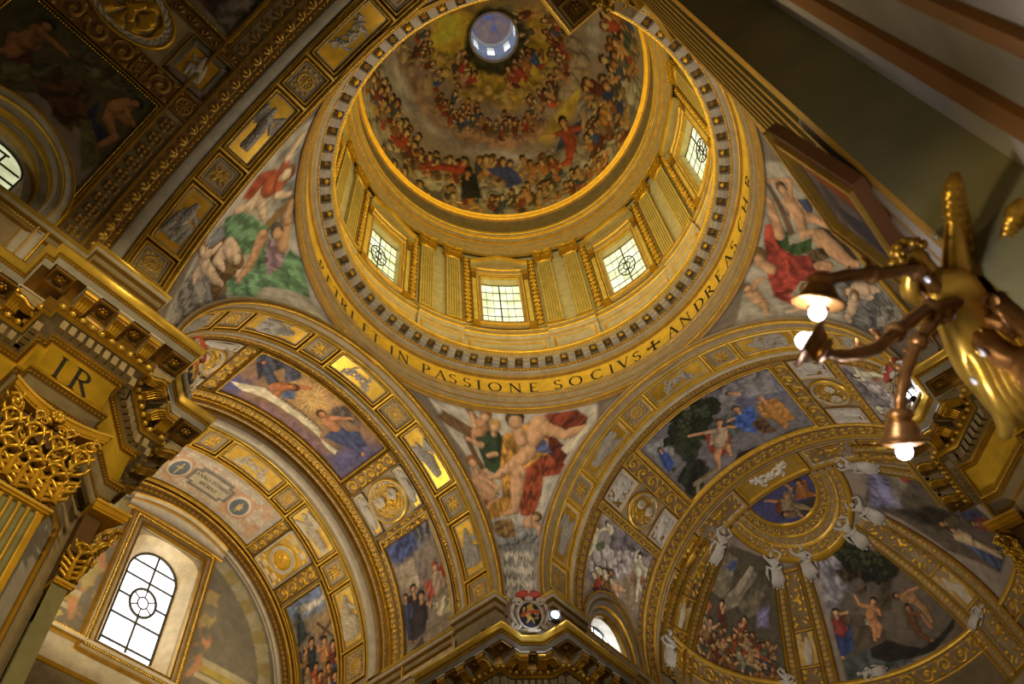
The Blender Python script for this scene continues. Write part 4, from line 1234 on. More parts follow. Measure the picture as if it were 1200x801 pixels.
('p','34341a',[-89,71,-118,-12,-66,-101,45,-127,139,-60,139,75,55,143,-32,129],0.11,0.3,30,0.3),
('w',34,[-206,199,-86,244,55,262,187,219,292,114,293,-13],0.09,0.28,1,0),
('w',26,[-12,323,107,317,235,231,324,109],0.09,0.17,2,0),
('w',20,[293,-13,209,-143,73,-222],0.1,0.28,3,0),
('w',30,[-365,454,-168,486,-50,543,65,541],0.16,0.35,4,0),
('w',34,[52,584,205,478,322,357,446,215,532,106],0.14,0.28,5,0),
('w',30,[418,-215,363,-341,279,-461,182,-479],0.19,0.48,6,0),
('w',26,[534,-68,520,-185,503,-311],0.14,0.37,7,0),
('w',40,[211,636,409,504,554,309,652,77,664,-109,607,-303],0.14,0.31,8,0),
('w',10,[-42,116,13,168,70,140],0.11,0.14,9,0),
('w',12,[125,63,142,-45,-31,-131],0.11,0.16,10,0),
('w',18,[-506,649,-262,717,-42,730,147,719],0.19,0.38,11,0),
('p','2c3a6a',[460,2,465,-113,502,-106,514,6,506,79],0.05,0.18,60,0.0),
('h',0.19,'8a3a1e','a8804e','1c140e','9a3c1c',1,[427,-22,522,-6,575,47,564,94,446,42,414,76,494,-94,450,-132]),
('h',0.11,'b0441c','a8804e','3a2a1c','b0441c',0,[324,-20,346,-27]),
('h',0.16,'8a3018','a8804e','3a2a18','8a3018',1,[255,427,258,477,187,529,134,596]),
('p','1c201e',[283,497,326,424,425,498,348,579],0.06,0.18,60,0.0),
('h',0.18,'1c1e1e','94683c','2a1c10','1c1e1e',0,[297,456,345,520]),
('p','2c3a78',[343,380,420,283,508,279,500,319,374,373],0.05,0.18,60,0.0),
('h',0.15,'2f3c74','a8804e','3a2a18','2f3c74',1,[376,297,429,330,476,336,467,367]),
('p','1e2c5a',[425,-254,442,-318,477,-296,453,-245],0.08,0.3,60,0.0),
('p','1e2c58',[489,-309,502,-354,557,-314,533,-290],0.09,0.3,60,0.0),
('p','8a6420',[474,-223,472,-270,550,-215,541,-173],0.08,0.3,60,0.0),
('p','33463a',[245,-543,275,-581,350,-496,309,-480],0.11,0.3,60,0.0),
],
}
GAIN = {'pend_center': 1.25, 'pend_left': 1.2, 'pend_right': 1.2, 'tr_crown': 1.25, 'tr_pope': 1.05, 'tr_crowd': 1.3, 'ch_crown': 1.5, 'ch_spandrel': 1.6, 'ap_small': 1.0, 'ap_left': 1.7, 'ap_center': 1.8, 'ap_right': 1.7, 'nave_lunette': 1.1, 'nave_crown': 1.4, 'dome': 2.15}
# ------------------------------------------------------------------ fresco painter (colours of the painted plaster itself)
def lin(h):
    c = np.array([int(h[i:i + 2], 16) / 255 for i in (0, 2, 4)])
    return np.where(c <= .04045, c / 12.92, ((c + .055) / 1.055) ** 2.4)
def paint(name, X, Y, seed=1, warp=.05, gain=None):
    gn = GAIN[name] if gain is None else gain
    X = X.copy(); Y = Y.copy()
    n1 = smooth_noise(X.shape, X.shape[0] / 14, seed, 3) - .5
    n2 = smooth_noise(X.shape, X.shape[0] / 14, seed + 1, 3) - .5
    nb = smooth_noise(X.shape, X.shape[0] / 8, seed + 2, 5)
    nf = smooth_noise(X.shape, X.shape[0] / 26, seed + 3, 3)
    X0, Y0 = X, Y
    X = X + warp * 2 * n1; Y = Y + warp * 2 * n2
    C = np.tile(lin('7a7068') * gn, (*X.shape, 1)) * (.7 + .6 * nb[..., None])
    def put(mask, col, shade, sat=.14):
        c = np.clip(lin(col) * gn, 0, .85)
        c = c * (1 - sat) + sat * c.mean() * np.array((1.08, 1.0, .86))
        # a glaze of darker tone round each passage, then the passage with broken brushwork
        halo = np.clip(mask * 1.0, 0, 1)
        C[...] *= (1 - HALO * soften(halo))[..., None]
        C[...] = C * (1 - mask[..., None]) + mask[..., None] * c * (shade * brush)[..., None]
    def soften(m):
        q = m
        for _ in range(3):
            p = np.pad(q, 2, mode='edge')
            q = (p[:-4, 2:-2] + p[4:, 2:-2] + p[2:-2, :-4] + p[2:-2, 4:] + p[2:-2, 2:-2]) / 5
        return q
    ridge = 1 - 2 * np.abs(smooth_noise(X.shape, X.shape[0] / 18, seed + 5, 4) - .5) * 2
    fine = smooth_noise(X.shape, X.shape[0] / 45, seed + 6, 2)
    brush = np.clip(.80 + .30 * ridge + .35 * (fine - .5), .4, 1.4)
    def box(x0, x1, y0, y1, pad):
        k = (X > x0 - pad) & (X < x1 + pad) & (Y > y0 - pad) & (Y < y1 + pad)
        return k
    def poly(col, q, soft, fold, ang, edge):
        P = np.array(q, float).reshape(-1, 2) / 100
        wx = X + edge * .5 * (nb - .5); wy = Y + edge * .5 * (n1 * 2)
        ins = np.zeros(X.shape, bool); dmin = np.full(X.shape, 1e9)
        for i in range(len(P)):
            a, b = P[i], P[(i + 1) % len(P)]
            cond = (a[1] > wy) != (b[1] > wy)
            xi = (b[0] - a[0]) * (wy - a[1]) / (b[1] - a[1] + 1e-12) + a[0]
            ins ^= cond & (wx < xi)
            d = b - a; L = d @ d + 1e-12
            t = np.clip(((wx - a[0]) * d[0] + (wy - a[1]) * d[1]) / L, 0, 1)
            dmin = np.minimum(dmin, np.hypot(wx - a[0] - t * d[0], wy - a[1] - t * d[1]))
        sd = np.where(ins, dmin, -dmin)
        m = sstep(-soft, soft, sd)
        size = math.sqrt(max(1e-4, np.ptp(P[:, 0]) * np.ptp(P[:, 1])))
        th = math.radians(ang)
        ph = (X0 * math.cos(th) + Y0 * math.sin(th)) * (16 / max(size, .35)) + 7 * nf
        sh = 1 + fold * 1.7 * np.sin(ph) * .8 + fold * 2.0 * (nb - .5) * 2
        put(m, col, np.clip(sh, .35, 1.8))
    def cap(col, x0, y0, x1, y1, r0, r1, sh=.5):
        r0 = max(r0, .02); r1 = max(r1, .015)
        dx, dy = x1 - x0, y1 - y0; L = dx * dx + dy * dy + 1e-9
        t = np.clip(((X - x0) * dx + (Y - y0) * dy) / L, 0, 1)
        ex = X - x0 - t * dx; ey = Y - y0 - t * dy
        d = np.hypot(ex, ey); r = r0 + (r1 - r0) * t
        m = sstep(.012, -.012, d - r)
        s = 1.08 + sh * ((ex * LX + ey * LY) / r) - .42 * (d / r) ** 2
        put(m, col, np.clip(s, .25, 1.6))
    LX, LY = (.5, .5)
    HALO = .10 if name == 'dome' else .28
    def person(r, robe, skin, hair, legc, nl, q):
        P = np.array(q, float).reshape(-1, 2) / 100
        h, t = P[0], P[1]
        d = t - h; n = h + d * .30
        i = 2
        for k in range(nl):
            a, b = P[i], P[i + 1]; i += 2
            cap(legc, *t, *a, r * 1.25, r * .9); cap(legc, *a, *b, r * .85, r * .5); cap(skin, *b, *(b + .01), r * .5, r * .45)
        poly(robe, np.concatenate([n + np.array((d[1], -d[0])) * .28, t + np.array((d[1], -d[0])) * .34, t - np.array((d[1], -d[0])) * .34, n - np.array((d[1], -d[0])) * .28]).ravel() * 100, r * .35, .3, 60, 0)
        cap(robe, *(n + d * .12), *t, r * 1.4, r * 1.3)
        while i + 1 < len(P):
            a, b = P[i], P[i + 1]; i += 2
            cap(robe, *(n + d * .1), *a, r * .75, r * .55); cap(skin, *a, *b, r * .5, r * .4)
        cap(skin, *(h + d * .08), *n, r * .5, r * .55)
        u = d / (np.linalg.norm(d) + 1e-9)
        cap(hair, *(h - u * r * .25), *h, r * 1.1, r * 1.05)
        cap(skin, *(h + u * r * .3), *(h + u * r * .45), r * .85, r * .7)
    def along_path(q, rr, w):
        P = np.array(q, float).reshape(-1, 2) / 100
        t = rr.random() * (len(P) - 1); k = int(t)
        return P[k] + (P[k + 1] - P[k]) * (t - k) + np.array((rr.uniform(-w, w), rr.uniform(-w, w)))
    for it in FRESCO[name]:
        if it[0] == 'p': poly(*it[1:])
        elif it[0] == 'c': cap(it[1], *(v / 100 for v in it[2]))
        elif it[0] == 'k':
            rr = random.Random(it[6])
            for _ in range(it[2]):
                p = along_path(it[3], rr, it[5]); r = it[4] * rr.uniform(.45, 1.1)
                cap(it[1], *p, *(p + np.array((rr.uniform(-r, r), rr.uniform(-r, r))) * .6), r, r * .8, .75)
        elif it[0] == 'w':
            rr = random.Random(it[5]); hr = it[3]
            for _ in range(it[1]):
                p = along_path(it[2], rr, it[4])
                d = p / (np.linalg.norm(p) + 1e-9) if it[6] == 0 else np.array(it[6])
                n_ = np.array((-d[1], d[0])); f = lambda a, b: tuple((p + d * a * hr + n_ * b * hr) * 100)
                s_ = rr.choice((-1, 1))
                person(hr, rr.choice(ROBES), rr.choice(('a8804e', '94683c', 'b48c5c', 'c0946a')), rr.choice(('2a1c10', '5a3a1c', '3a2a18')), rr.choice(ROBES), 1,
                       [*f(0, 0), *f(3.6, rr.uniform(-1.2, 1.2)), *f(5.0, 1.8 * s_), *f(6.6, rr.uniform(-1.5, 1.5)), *f(2.3, -2.0 * s_), *f(rr.uniform(.2, 2.5), -3.2 * s_)])
        else: person(*it[1:])
    C *= (.90 + .2 * nf[..., None])
    C += (np.random.default_rng(seed).random(X.shape)[..., None] - .5) * .02
    return np.concatenate([np.clip(C, .004, .9), np.zeros((*X.shape, 1))], -1)

ROBES = ('6a4a28', '5a3418', '8a6a3a', '7a3a1c', '4a4a3a', '8f7a5a', '3f3a34', '93602c', '6b5a48', 'a07a48', '5c2a1a', '33404c', '8f3420', '9a7a54', '2c4478')
def base_at(root, loc):
    root.location = loc
    for c in root.children:
        c.location = tuple(-np.array(loc, float))
def fresco_bar(name, nm, M, a0, a1, s0, s1, res, seed, label, cat='fresco', mask=None, h=.0):
    na = int((a1 - a0) * KD / res) + 1; ns = int((s1 - s0) / res) + 1
    A, S = np.meshgrid(np.linspace(a0, a1, na), np.linspace(s0, s1, ns), indexing='ij')
    col = paint(nm, A * KD, S, seed)
    F = gridF(na, ns)
    if mask is not None:
        F = F[~mask(A, S).reshape(-1)[F].any(1)]
    root = empty('ceiling_fresco')
    obj('painted_plaster', M(A, S, h).reshape(-1, 3), F, M_FRESCO, root, col.reshape(-1, 4), True)
    tag(root, label, cat)
    return root
FRAME_W = [(0, 0, 'g'), (.03, .05, 'g'), (.06, .06, 'd'), (.10, .09, 'l'), (.15, .10, 'l'), (.17, .06, 'd'), (.22, .05, 's'), (.24, .02, 'b')]
def fr_prof(w, hgt=1.0, st='s'):
    return [(0, .0, 'd'), (.12 * w, .05 * hgt, 'g'), (.3 * w, .06 * hgt, 'd'), (.42 * w, .09 * hgt, 'l'), (.6 * w, .10 * hgt, 'l'), (.68 * w, .06 * hgt, 'd'), (.72 * w, .045 * hgt, st), (.92 * w, .03 * hgt, st), (w, .01, 'b')]

# ------------------------------------------------------------------ the dome and its fresco
na, nf_ = 420, 190
az = np.linspace(0, 360, na); ph = np.linspace(11.0, 90, nf_)
AZ, PH = np.meshgrid(az, ph, indexing='ij')
def dome_pt(az, ph, k=1.0):
    a = np.radians(az); p = np.radians(ph)
    return np.stack([7.4 * k * np.sin(p) * np.cos(a), 7.4 * k * np.sin(p) * np.sin(a), 41.45 + ZO + 10.2 * k * np.cos(p)], -1)
cX = PH / 90 * 7.4 * np.cos(np.radians(AZ)); cY = PH / 90 * 7.4 * np.sin(np.radians(AZ))
dcol = paint('dome', cX, cY, 11, .05)
# the back part that the photograph does not show carries the same clouds
shell = obj('ceiling_dome', dome_pt(AZ, PH, 1.012).reshape(-1, 3), gridF(na, nf_), M_STONE, None, np.array(STONED), True)
struct(shell)
dome = empty('dome_fresco')
obj('painted_plaster', dome_pt(AZ, PH).reshape(-1, 3), gridF(na, nf_), M_FRESCO, dome, dcol.reshape(-1, 4), True)
base_at(dome, (0, 0, 41.45 + ZO))
tag(dome, 'great domed fresco of clouds and many robed figures around the round opening', 'fresco')
# lantern vault
az = np.linspace(0, 360, 60); ph = np.linspace(0, 90, 24)
AZ, PH = np.meshgrid(az, ph, indexing='ij')
n = smooth_noise(AZ.shape, 12, 5, 4)[..., None]; n2 = smooth_noise(AZ.shape, 16, 9, 3)[..., None]
c = lerpc(np.array((.30, .22, .26, 0)), np.array((.16, .20, .46, 0)), sstep(.45, .6, n[..., 0]))
c = lerpc(c, np.array((.42, .30, .26, 0)), sstep(.5, .7, n2[..., 0]))
lv = empty('lantern_fresco')
a = np.radians(AZ); p = np.radians(PH)
obj('painted_plaster', np.stack([1.40 * np.sin(p) * np.cos(a), 1.40 * np.sin(p) * np.sin(a), 55.0 + ZO + 1.2 * np.cos(p)], -1).reshape(-1, 3), gridF(60, 24), M_FRESCO, lv, c.reshape(-1, 4), True)
base_at(lv, (0, 0, 55.0 + ZO))
tag(lv, 'small round blue and rose painted vault at the top of the lantern', 'fresco')

# ------------------------------------------------------------------ pendentives with their frescoes
def pend_shell(q, nm, label):
    res_n, res_m = (150, 150) if nm else (40, 40)
    T, Z = pend_grid(q, res_n, res_m)
    if nm:
        el = np.arcsin(np.clip(Z / PR, -1, 1))
        X = np.radians(T - (45 + 90 * q)) * PR * np.cos(el); Y = el * PR
        col = paint(nm, X, Y, 20 + q, .04)
        root = empty('pendentive_fresco')
        obj('painted_plaster', pend(T, Z).reshape(-1, 3), gridF(res_n, res_m), M_FRESCO, root, col.reshape(-1, 4), True)
        base_at(root, tuple(pend(np.array([45 + 90 * q]), np.array([0.]))[0]))
        tag(root, label, 'fresco')
    o = obj('ceiling_pendentive', pend(T, Z, -.04).reshape(-1, 3), gridF(res_n, res_m), M_STONE, None, np.array(STONEW), True)
    struct(o)
pend_shell(0, 'pend_center', 'painted pendentive of a seated figure in orange and rust robes above the coat of arms')
pend_shell(1, 'pend_left', 'painted pendentive with pale green draperies beside the nave arch')
pend_shell(3, 'pend_right', 'painted pendentive of a reclining figure in red robes beside the wall lamp')
pend_shell(2, None, None)
# ================================================================== VAULT DECORATION
def ordn(i): return ('first', 'second', 'third', 'fourth', 'fifth', 'sixth', 'seventh', 'eighth', 'ninth', 'tenth', 'eleventh', 'twelfth')[i]
CELL = lambda w: [(0, .10, 'l'), (.05, .11, 'g'), (.06, .05, 'd'), (.10, .045, 'g'), (.14, .07, 'g'), (.17, .03, 'd'), (.19, .02, 'y'), (.225, .02, 'y'), (.23, .0, 'd')]
def coffer_relief(M, a0, a1, s0, s1, kind, seed, label, flip, group, gl=GOLD, fc=GREY):
    root = empty('relief_coffer')
    frame('coffer_frame', M, KD, a0, a1, s0, s1, CELL(1), root, 12, 8, bead=(.12, .055, .07))
    d = .22
    A0, A1, S0, S1 = a0 + d / KD, a1 - d / KD, s0 + d, s1 - d
    w = (A1 - A0) * KD; l = S1 - S0
    na = max(8, int(w / .018)); ns = max(8, int(l / .018))
    A, S = np.meshgrid(np.linspace(0, w, na), np.linspace(0, l, ns), indexing='ij')
    if kind == 'putti':
        cx = A - w / 2; cy = S if not flip else l - S
        sc = min(w / 2.1, l / 1.0) * 1.0
        H = caps_height(cx / sc, cy / sc, fig_putti(seed))
    elif kind == 'sit' or kind == 'stand':
        # long axis along the arch: figures stand upright along it on the haunches
        up = A if flip else w - A
        sc = min(w / .98, l / .60); sv = min(1.5 * sc, w / 1.0)
        H = caps_height((S - l / 2) / sc, (up - (w - sv * .95) / 2) / sv, fig_stand(seed) if kind == 'stand' else fig_sit(seed))
    n = smooth_noise(H.shape, 10, seed, 3)
    # carved folds and hollows
    fo = smooth_noise(H.shape, max(6, H.shape[1] / 7), seed + 40, 3)
    H = np.where(H > 0, np.maximum(.012, H * (.62 + .5 * np.abs(np.sin(fo * 26))) - .02), 0)
    cg = np.tile(np.array(gl), (*H.shape, 1)); cg[..., :3] *= (.85 + .3 * n[..., None])
    split_relief(root, M, KD, A0, A1, S0, S1, H * sc, cg, np.array(fc), 1.5)
    base_at(root, tuple(M(np.array((a0 + a1) / 2), np.array((s0 + s1) / 2), 0)))
    tag(root, label, 'relief', group)
    return root
def coffer_rosette(M, a0, a1, s0, s1, kind, label, group, st=STONE):
    root = empty('rosette_coffer')
    frame('coffer_frame', M, KD, a0, a1, s0, s1, CELL(1), root, 8, 8, bead=(.12, .055, .07))
    d = .26
    relief('rosette', M, KD, a0 + d / KD, a1 - d / KD, s0 + d, s1 - d, (orn_wreath if kind == 0 else orn_quat)(GOLD, st), .07, root, .022)
    base_at(root, tuple(M(np.array((a0 + a1) / 2), np.array((s0 + s1) / 2), 0)))
    tag(root, label, 'rosette', group)
def strip(M, s0, s1, bounds, where, frm, flip, seed, gl=GOLD, fc=GREY):
    """bounds: list of (a0, a1, kind); numbered from the end named by frm"""
    nr = nl = 0
    for i, (a0, a1, k) in enumerate(bounds):
        if k == 'o':
            coffer_rosette(M, a0, a1, s0, s1, nl % 2, 'square gilt rosette coffer, %s from %s, %s' % (ordn(nl), frm, where), 'rosette coffers of the %s' % where); nl += 1
        else:
            what = {'putti': 'grey pair of winged putti on gold', 'sit': 'grey seated stucco figure on gold', 'stand': 'grey standing stucco angel on gold'}[k]
            coffer_relief(M, a0, a1, s0, s1, k, seed + i, '%s, %s panel from %s, %s' % (what, ordn(nr), frm, where), flip if a1 < 95 else (not flip), 'relief panels of the %s' % where, gl, fc); nr += 1
ARCH_B = [(4, 15, 'o'), (15, 36, 'stand'), (36, 47, 'o'), (47, 68, 'stand'), (68, 78.7, 'o'), (78.7, 101.3, 'putti'), (101.3, 112, 'o'), (112, 133, 'sit'), (133, 144, 'o'), (144, 165, 'stand'), (165, 176, 'o')]
ARCH_A = [(1, 10.5, 'o'), (10.5, 30.8, 'sit'), (30.8, 41, 'o'), (41, 64.5, 'stand'), (64.5, 76, 'o'), (76, 98, 'putti'), (98, 108.5, 'o'), (108.5, 131, 'sit'), (131, 142, 'o'), (142, 164, 'stand'), (164, 175, 'o')]
ARCH_C = [(4, 15, 'o'), (15, 35.8, 'sit'), (35.8, 46.4, 'o'), (46.4, 68.2, 'stand'), (68.2, 78.8, 'o'), (78.8, 100.8, 'putti'), (100.8, 112, 'o'), (112, 133, 'sit')]
ARCH_D = [(4, 15, 'o'), (15, 36, 'sit'), (36, 47, 'o'), (47, 68, 'stand'), (68, 79, 'o')]
strip(barA, 8.45, 9.6, ARCH_A, 'left crossing arch', 'the middle pier', True, 100, GOLDL)
strip(barB, 8.45, 9.6, ARCH_B, 'right crossing arch', 'the middle pier', True, 120)
strip(barC, 8.05, 9.2, ARCH_C, 'nave arch', 'the left pier', True, 140)
strip(barD, 8.45, 9.6, ARCH_D, 'lamp side arch', 'the right pier', True, 160)
# front mouldings of the four crossing arches and the bands beside the coffers
def arch_front(M, idx, tail, extra=()):
    t = struct(sweep('trim_%d' % idx, M, -3, 183, [(7.86, .0, 's'), (7.87, .10, 'd'), (7.90, .16, 'g'), (8.02, .18, 'd'), (8.05, .12, 's'), (8.18, .10, 's'), (8.34, .06, 's'), (8.36, .10, 'l'), (8.42, .11, 'l'), (8.46, .03, 'b')] if M is not barC else
                     [(7.86, 0, 's'), (7.87, .05, 'd'), (7.92, .10, 'l'), (8.0, .1, 'l'), (8.04, .02, 'b')], 100))
    beads('bead_row', M, [(a, 7.96) for a in np.linspace(-3, 183, 260)], .16, .045, t)
    for i, pr in enumerate(tail):
        sweep('moulding', M, -3, 183, pr, 100, parent=t)
    for (s0, s1, f, amp) in extra:
        relief('carved_band', M, KD, -3, 183, s0, s1, f, amp, t, .03, .015)
    return t
edgeA = [(9.58, .02, 'b'), (9.61, .10, 'l'), (9.68, .10, 'g'), (9.70, .04, 'w'), (9.84, .05, 'w'), (9.86, .08, 'g'), (9.90, .08, 'g'), (9.92, .01, 'b')]
arch_front(barA, 10, [edgeA, [(10.06, .01, 'b'), (10.08, .06, 'g'), (10.13, .06, 'g'), (10.15, 0, 's')]], [(9.91, 10.07, orn_scroll(GOLD, GROUND), .05)])
arch_front(barB, 11, [edgeA, [(10.08, .01, 'b'), (10.10, .07, 'g'), (10.14, .07, 'g'), (10.16, 0, 's')]], [(9.91, 10.09, orn_scroll(GOLD, GROUND), .05)])
arch_front(barD, 12, [edgeA])
tc = arch_front(barC, 13, [[(9.18, .02, 'b'), (9.21, .09, 'l'), (9.27, .09, 'g'), (9.29, .02, 'y'), (9.35, .05, 'y'), (9.62, .06, 'y'), (9.66, .03, 'd'), (9.70, .05, 'g')],
                           [(10.18, .03, 'b'), (10.20, .09, 'l'), (10.27, .09, 'l'), (10.29, .03, 'b')], [(10.88, .03, 'b'), (10.90, .08, 'g'), (10.93, .1, 'l'), (10.97, .09, 'l'), (11.0, .02, 'b')]],
                [(9.70, 9.86, orn_leaf(GOLD, BOLE, .9), .06), (9.86, 10.18, orn_leaf(GOLDL, BOLE, 1.5), .09)])
relief('rosette_band', barC, KD, 0, 44, 10.30, 10.88, orn_ros(GOLDD, STONED, .52), .09, tc, .025, .01)

# ------------------------------------------------------------------ transept vault
tA = struct(empty('trim_14'))
def both(fn, M, a0, a1, *r, **k):
    fn(M, a0, a1, *r, **k); fn(M, 180 - a1, 180 - a0, *r, **k)
sweep('moulding', barA, -3, 183, [(12.98, 0, 's'), (13.0, .05, 'g'), (13.05, .06, 'g'), (13.08, .02, 'b')], 100, parent=tA)
relief('carved_band', barA, KD, -3, 183, 13.08, 13.34, orn_scroll(GOLD, GROUND, .8), .06, tA, .03, .01)
sweep('moulding', barA, -3, 183, [(13.34, 0, 'b'), (13.36, .05, 'g'), (13.42, .08, 'd'), (13.5, .10, 'g'), (13.54, .14, 's'), (13.66, .18, 's'), (13.70, .16, 'd'), (13.78, .22, 'g'), (13.82, .26, 's'), (13.92, .28, 'y'), (13.94, .30, 'w'), (14.30, .30, 'w'), (14.32, .26, 'y'),
                                  (14.46, .2, 'y'), (14.5, .08, 'd'), (14.54, .06, 'l'), (14.66, .1, 'l'), (14.70, .02, 'b')], 110, parent=tA)
relief('carved_band', barA, KD, -3, 183, 13.56, 13.68, orn_leaf(GOLD, BOLE, .9), .05, tA, .03, .17)
beads('bead_row', barA, [(a, 13.44) for a in np.linspace(-3, 183, 300)], .08, .035, tA, GOLD)
STRIP2 = [(1, 13, 'o'), (13, 34.5, 'sit'), (34.5, 44.7, 'o'), (44.7, 65, 'stand'), (65, 73.5, 'o'), (73.5, 97, 'putti'), (97, 107, 'o'), (107, 130, 'stand'), (130, 140, 'o'), (140, 162, 'sit')]
strip(barA, 14.72, 16.0, STRIP2, 'inner transept arch', 'the middle pier', True, 180, (.80, .50, .08, 1), STONEW)
sweep('moulding', barA, -3, 183, [(15.98, .0, 'b'), (16.0, .09, 'l'), (16.06, .09, 'l'), (16.1, .02, 'b')], 100, parent=tA)
f1 = fresco_bar('ceiling_fresco', 'tr_crown', barA, 63.6, 116.4, 10.32, 12.78, .03, 31, 'crown fresco of two figures in a golden sky holding a lettered scroll')
frame('gilt_frame', barA, KD, 62.3, 117.7, 10.16, 12.95, [(0, .01, 'b'), (.02, .07, 'g'), (.06, .08, 'd'), (.10, .10, 'l'), (.14, .10, 'g'), (.17, .02, 'b')], f1, 40, 20, bead=(.11, .10, .075))
base_at(f1, tuple(barA(90., 11.5, 0)))
f2 = fresco_bar('ceiling_fresco', 'tr_pope', barA, -6, 38.0, 10.36, 12.66, .03, 32, 'painted scene with dark robed kneeling figures under a blue sky above the floodlit cornice')
frame('gilt_frame', barA, KD, -9, 39.5, 10.18, 12.84, [(0, .01, 'b'), (.02, .06, 'w'), (.06, .07, 'w'), (.08, .10, 'l'), (.13, .10, 'g'), (.17, .02, 'b')], f2, 40, 20, bead=(.11, .10, .075))
base_at(f2, tuple(barA(15., 11.5, 0)))
for m in (0, 1):
    Q = (lambda a0, a1: (a0, a1)) if not m else (lambda a0, a1: (180 - a1, 180 - a0))
    for a0, a1 in ((57.0, 62.2), (36.3, 40.8)):
        b0, b1 = Q(a0, a1)
        relief('carved_band', barA, KD, b0 + .5, b1 - .5, 10.3, 12.8, orn_scroll(GOLD, GROUND), .06, tA, .028, .01, flip=True)
        frame('band_frame', barA, KD, b0, b1, 10.16, 12.95, [(0, .01, 'b'), (.02, .07, 'l'), (.06, .07, 'g'), (.08, .01, 'b')], tA, 6, 16)
    b0, b1 = Q(41.0, 56.8)
    # shell pediment: two white scallop shells in a round gilt frame, stucco panels either side
    root = empty('shell_medallion')
    am, sm = (b0 + b1) / 2, 11.55
    th = np.linspace(0, 2 * math.pi, 49)
    def ring_(name, r0, r1, prof, parent, M=barA, am=am, sm=sm):
        rows = [M(am + (r0 + (r1 - r0) * t) * np.cos(th[:-1]) / KD, sm + (r0 + (r1 - r0) * t) * np.sin(th[:-1]), h) for t, h, c in prof]
        return obj(name, np.stack(rows, 1).reshape(-1, 3), gridF(48, len(prof), True), M_PAINT, parent, np.tile(np.array([CK[c] for t, h, c in prof]), (48, 1)))
    def medal(root, M, am, sm, R, white=True):
        rows = [(0, .02, 'g'), (.3, .12, 'l'), (.5, .12, 'g'), (.55, .06, 'y'), (1, .05, 'y')]
        ring_('wreath', R, R * .80, rows, root, M, am, sm)
        beads('wreath_leaves', M, [(am + R * .87 * math.cos(t) / KD, sm + R * .87 * math.sin(t)) for t in np.linspace(0, 2 * math.pi, 40)], .05, .06, root, GREY)
        n = 40
        rr = np.linspace(0, R * .8, n); tt = np.linspace(0, 2 * math.pi, 73)
        RR, TT = np.meshgrid(rr, tt, indexing='ij')
        u, v = RR * np.cos(TT), RR * np.sin(TT)
        H, c = orn_arab(GOLD, (.45, .30, .08, .6), 1.2)(u + 1, v + 1, 2, 2)
        obj('gilt_ground', M(am + u / KD, sm + v, .01 + .06 * H).reshape(-1, 3), gridF(n, 73), M_PAINT, root, c.reshape(-1, 4), True)
        for s2 in (-1, 1):
            rr = np.linspace(.0, R * .26, 12); tt = np.linspace(0, 2 * math.pi, 41)
            RR, TT = np.meshgrid(rr, tt, indexing='ij')
            RR = RR * (1 + .08 * np.cos(9 * TT))
            u, v = RR * np.cos(TT) + R * .16, RR * np.sin(TT) + s2 * R * .36
            H = np.sqrt(np.clip(1 - (RR / (R * .29)) ** 2, 0, 1)) * (.8 + .2 * np.cos(9 * TT))
            obj('scallop', M(am + u / KD, sm + v, .06 + .16 * H).reshape(-1, 3), gridF(12, 41), M_PAINT, root, np.array(STONEW), True)
    medal(root, barA, am, sm, .92)
    base_at(root, tuple(barA(am, sm, 0)))
    tag(root, 'round gilt medallion with two white scallop shells, ' + ('above the dark robed painted scene' if not m else 'half behind the left pier cornice'), 'medallion', 'scallop medallions')
    for s0, s1, nm in ((10.2, 10.72, 'outer'), (12.35, 12.9, 'inner')):
        rt = empty('stucco_relief')
        frame('panel_frame', barA, KD, b0 + .3, b1 - .3, s0, s1, [(0, .01, 'b'), (.02, .06, 'w'), (.09, .06, 'w'), (.11, .01, 'b')], rt, 8, 6)
        w = (b1 - b0 - .6) * KD - .2; l = s1 - s0 - .2
        A, S = np.meshgrid(np.linspace(0, w, 60), np.linspace(0, l, 16), indexing='ij')
        H = caps_height((S - l / 2) / w * 1.1, A / w if m else 1 - A / w, fig_sit(7 + m))
        split_relief(rt, barA, KD, b0 + .3 + .1 / KD, b1 - .3 - .1 / KD, s0 + .1, s1 - .1, H * w, np.array(GOLDL), np.array(GREY), .5)
        base_at(rt, tuple(barA(am, (s0 + s1) / 2, 0)))
        tag(rt, 'narrow stucco panel on the %s side of the scallop medallion %s' % (nm if nm == 'inner' else 'crossing', 'above the robed scene' if not m else 'by the left pier'), 'relief', 'stucco panels beside scallop medallions')
# rinceau uprights beside the lower painting
for a0, a1, s0, s1 in ((-6, 36, 9.93, 10.06), (-6, 36, 12.78, 12.98)):
    relief('carved_band', barA, KD, a0, a1, s0, s1, orn_ros(GOLD, GROUND, .3), .06, tA, .028, .01)

# inner bay: arms panel, medallion band, lower painting
pr = empty('painted_arms')
na, ns = 200, 76
a0, a1, s0, s1 = 65.0, 115.0, 16.2, 18.45
A, S = np.meshgrid(np.linspace(a0, a1, na), np.linspace(s0, s1, ns), indexing='ij')
u = (A - 90) * KD; v = S - (s0 + s1) / 2
n = smooth_noise(A.shape, 14, 44, 3)
c = np.tile(np.array((.50, .42, .36, 0)), (na, ns, 1)); H = np.zeros((na, ns))
flo = sstep(.1, .5, np.sin(u * 14 + 2 * np.sin(v * 9)) * np.sin(v * 14 + 2 * np.sin(u * 9)))
c = lerpc(c, np.array((.62, .57, .50, 0)), flo * .8)
c = lerpc(c, np.array((.52, .26, .15, 0)), sstep(.5, .62, n) * .6)
bd = (np.abs(v) > .92) | (np.abs(u) > 2.85)
c = lerpc(c, np.array((.42, .38, .34, 0)), bd * (.6 + .4 * (np.sin(u * 11) * np.sin(v * 11) > 0)))
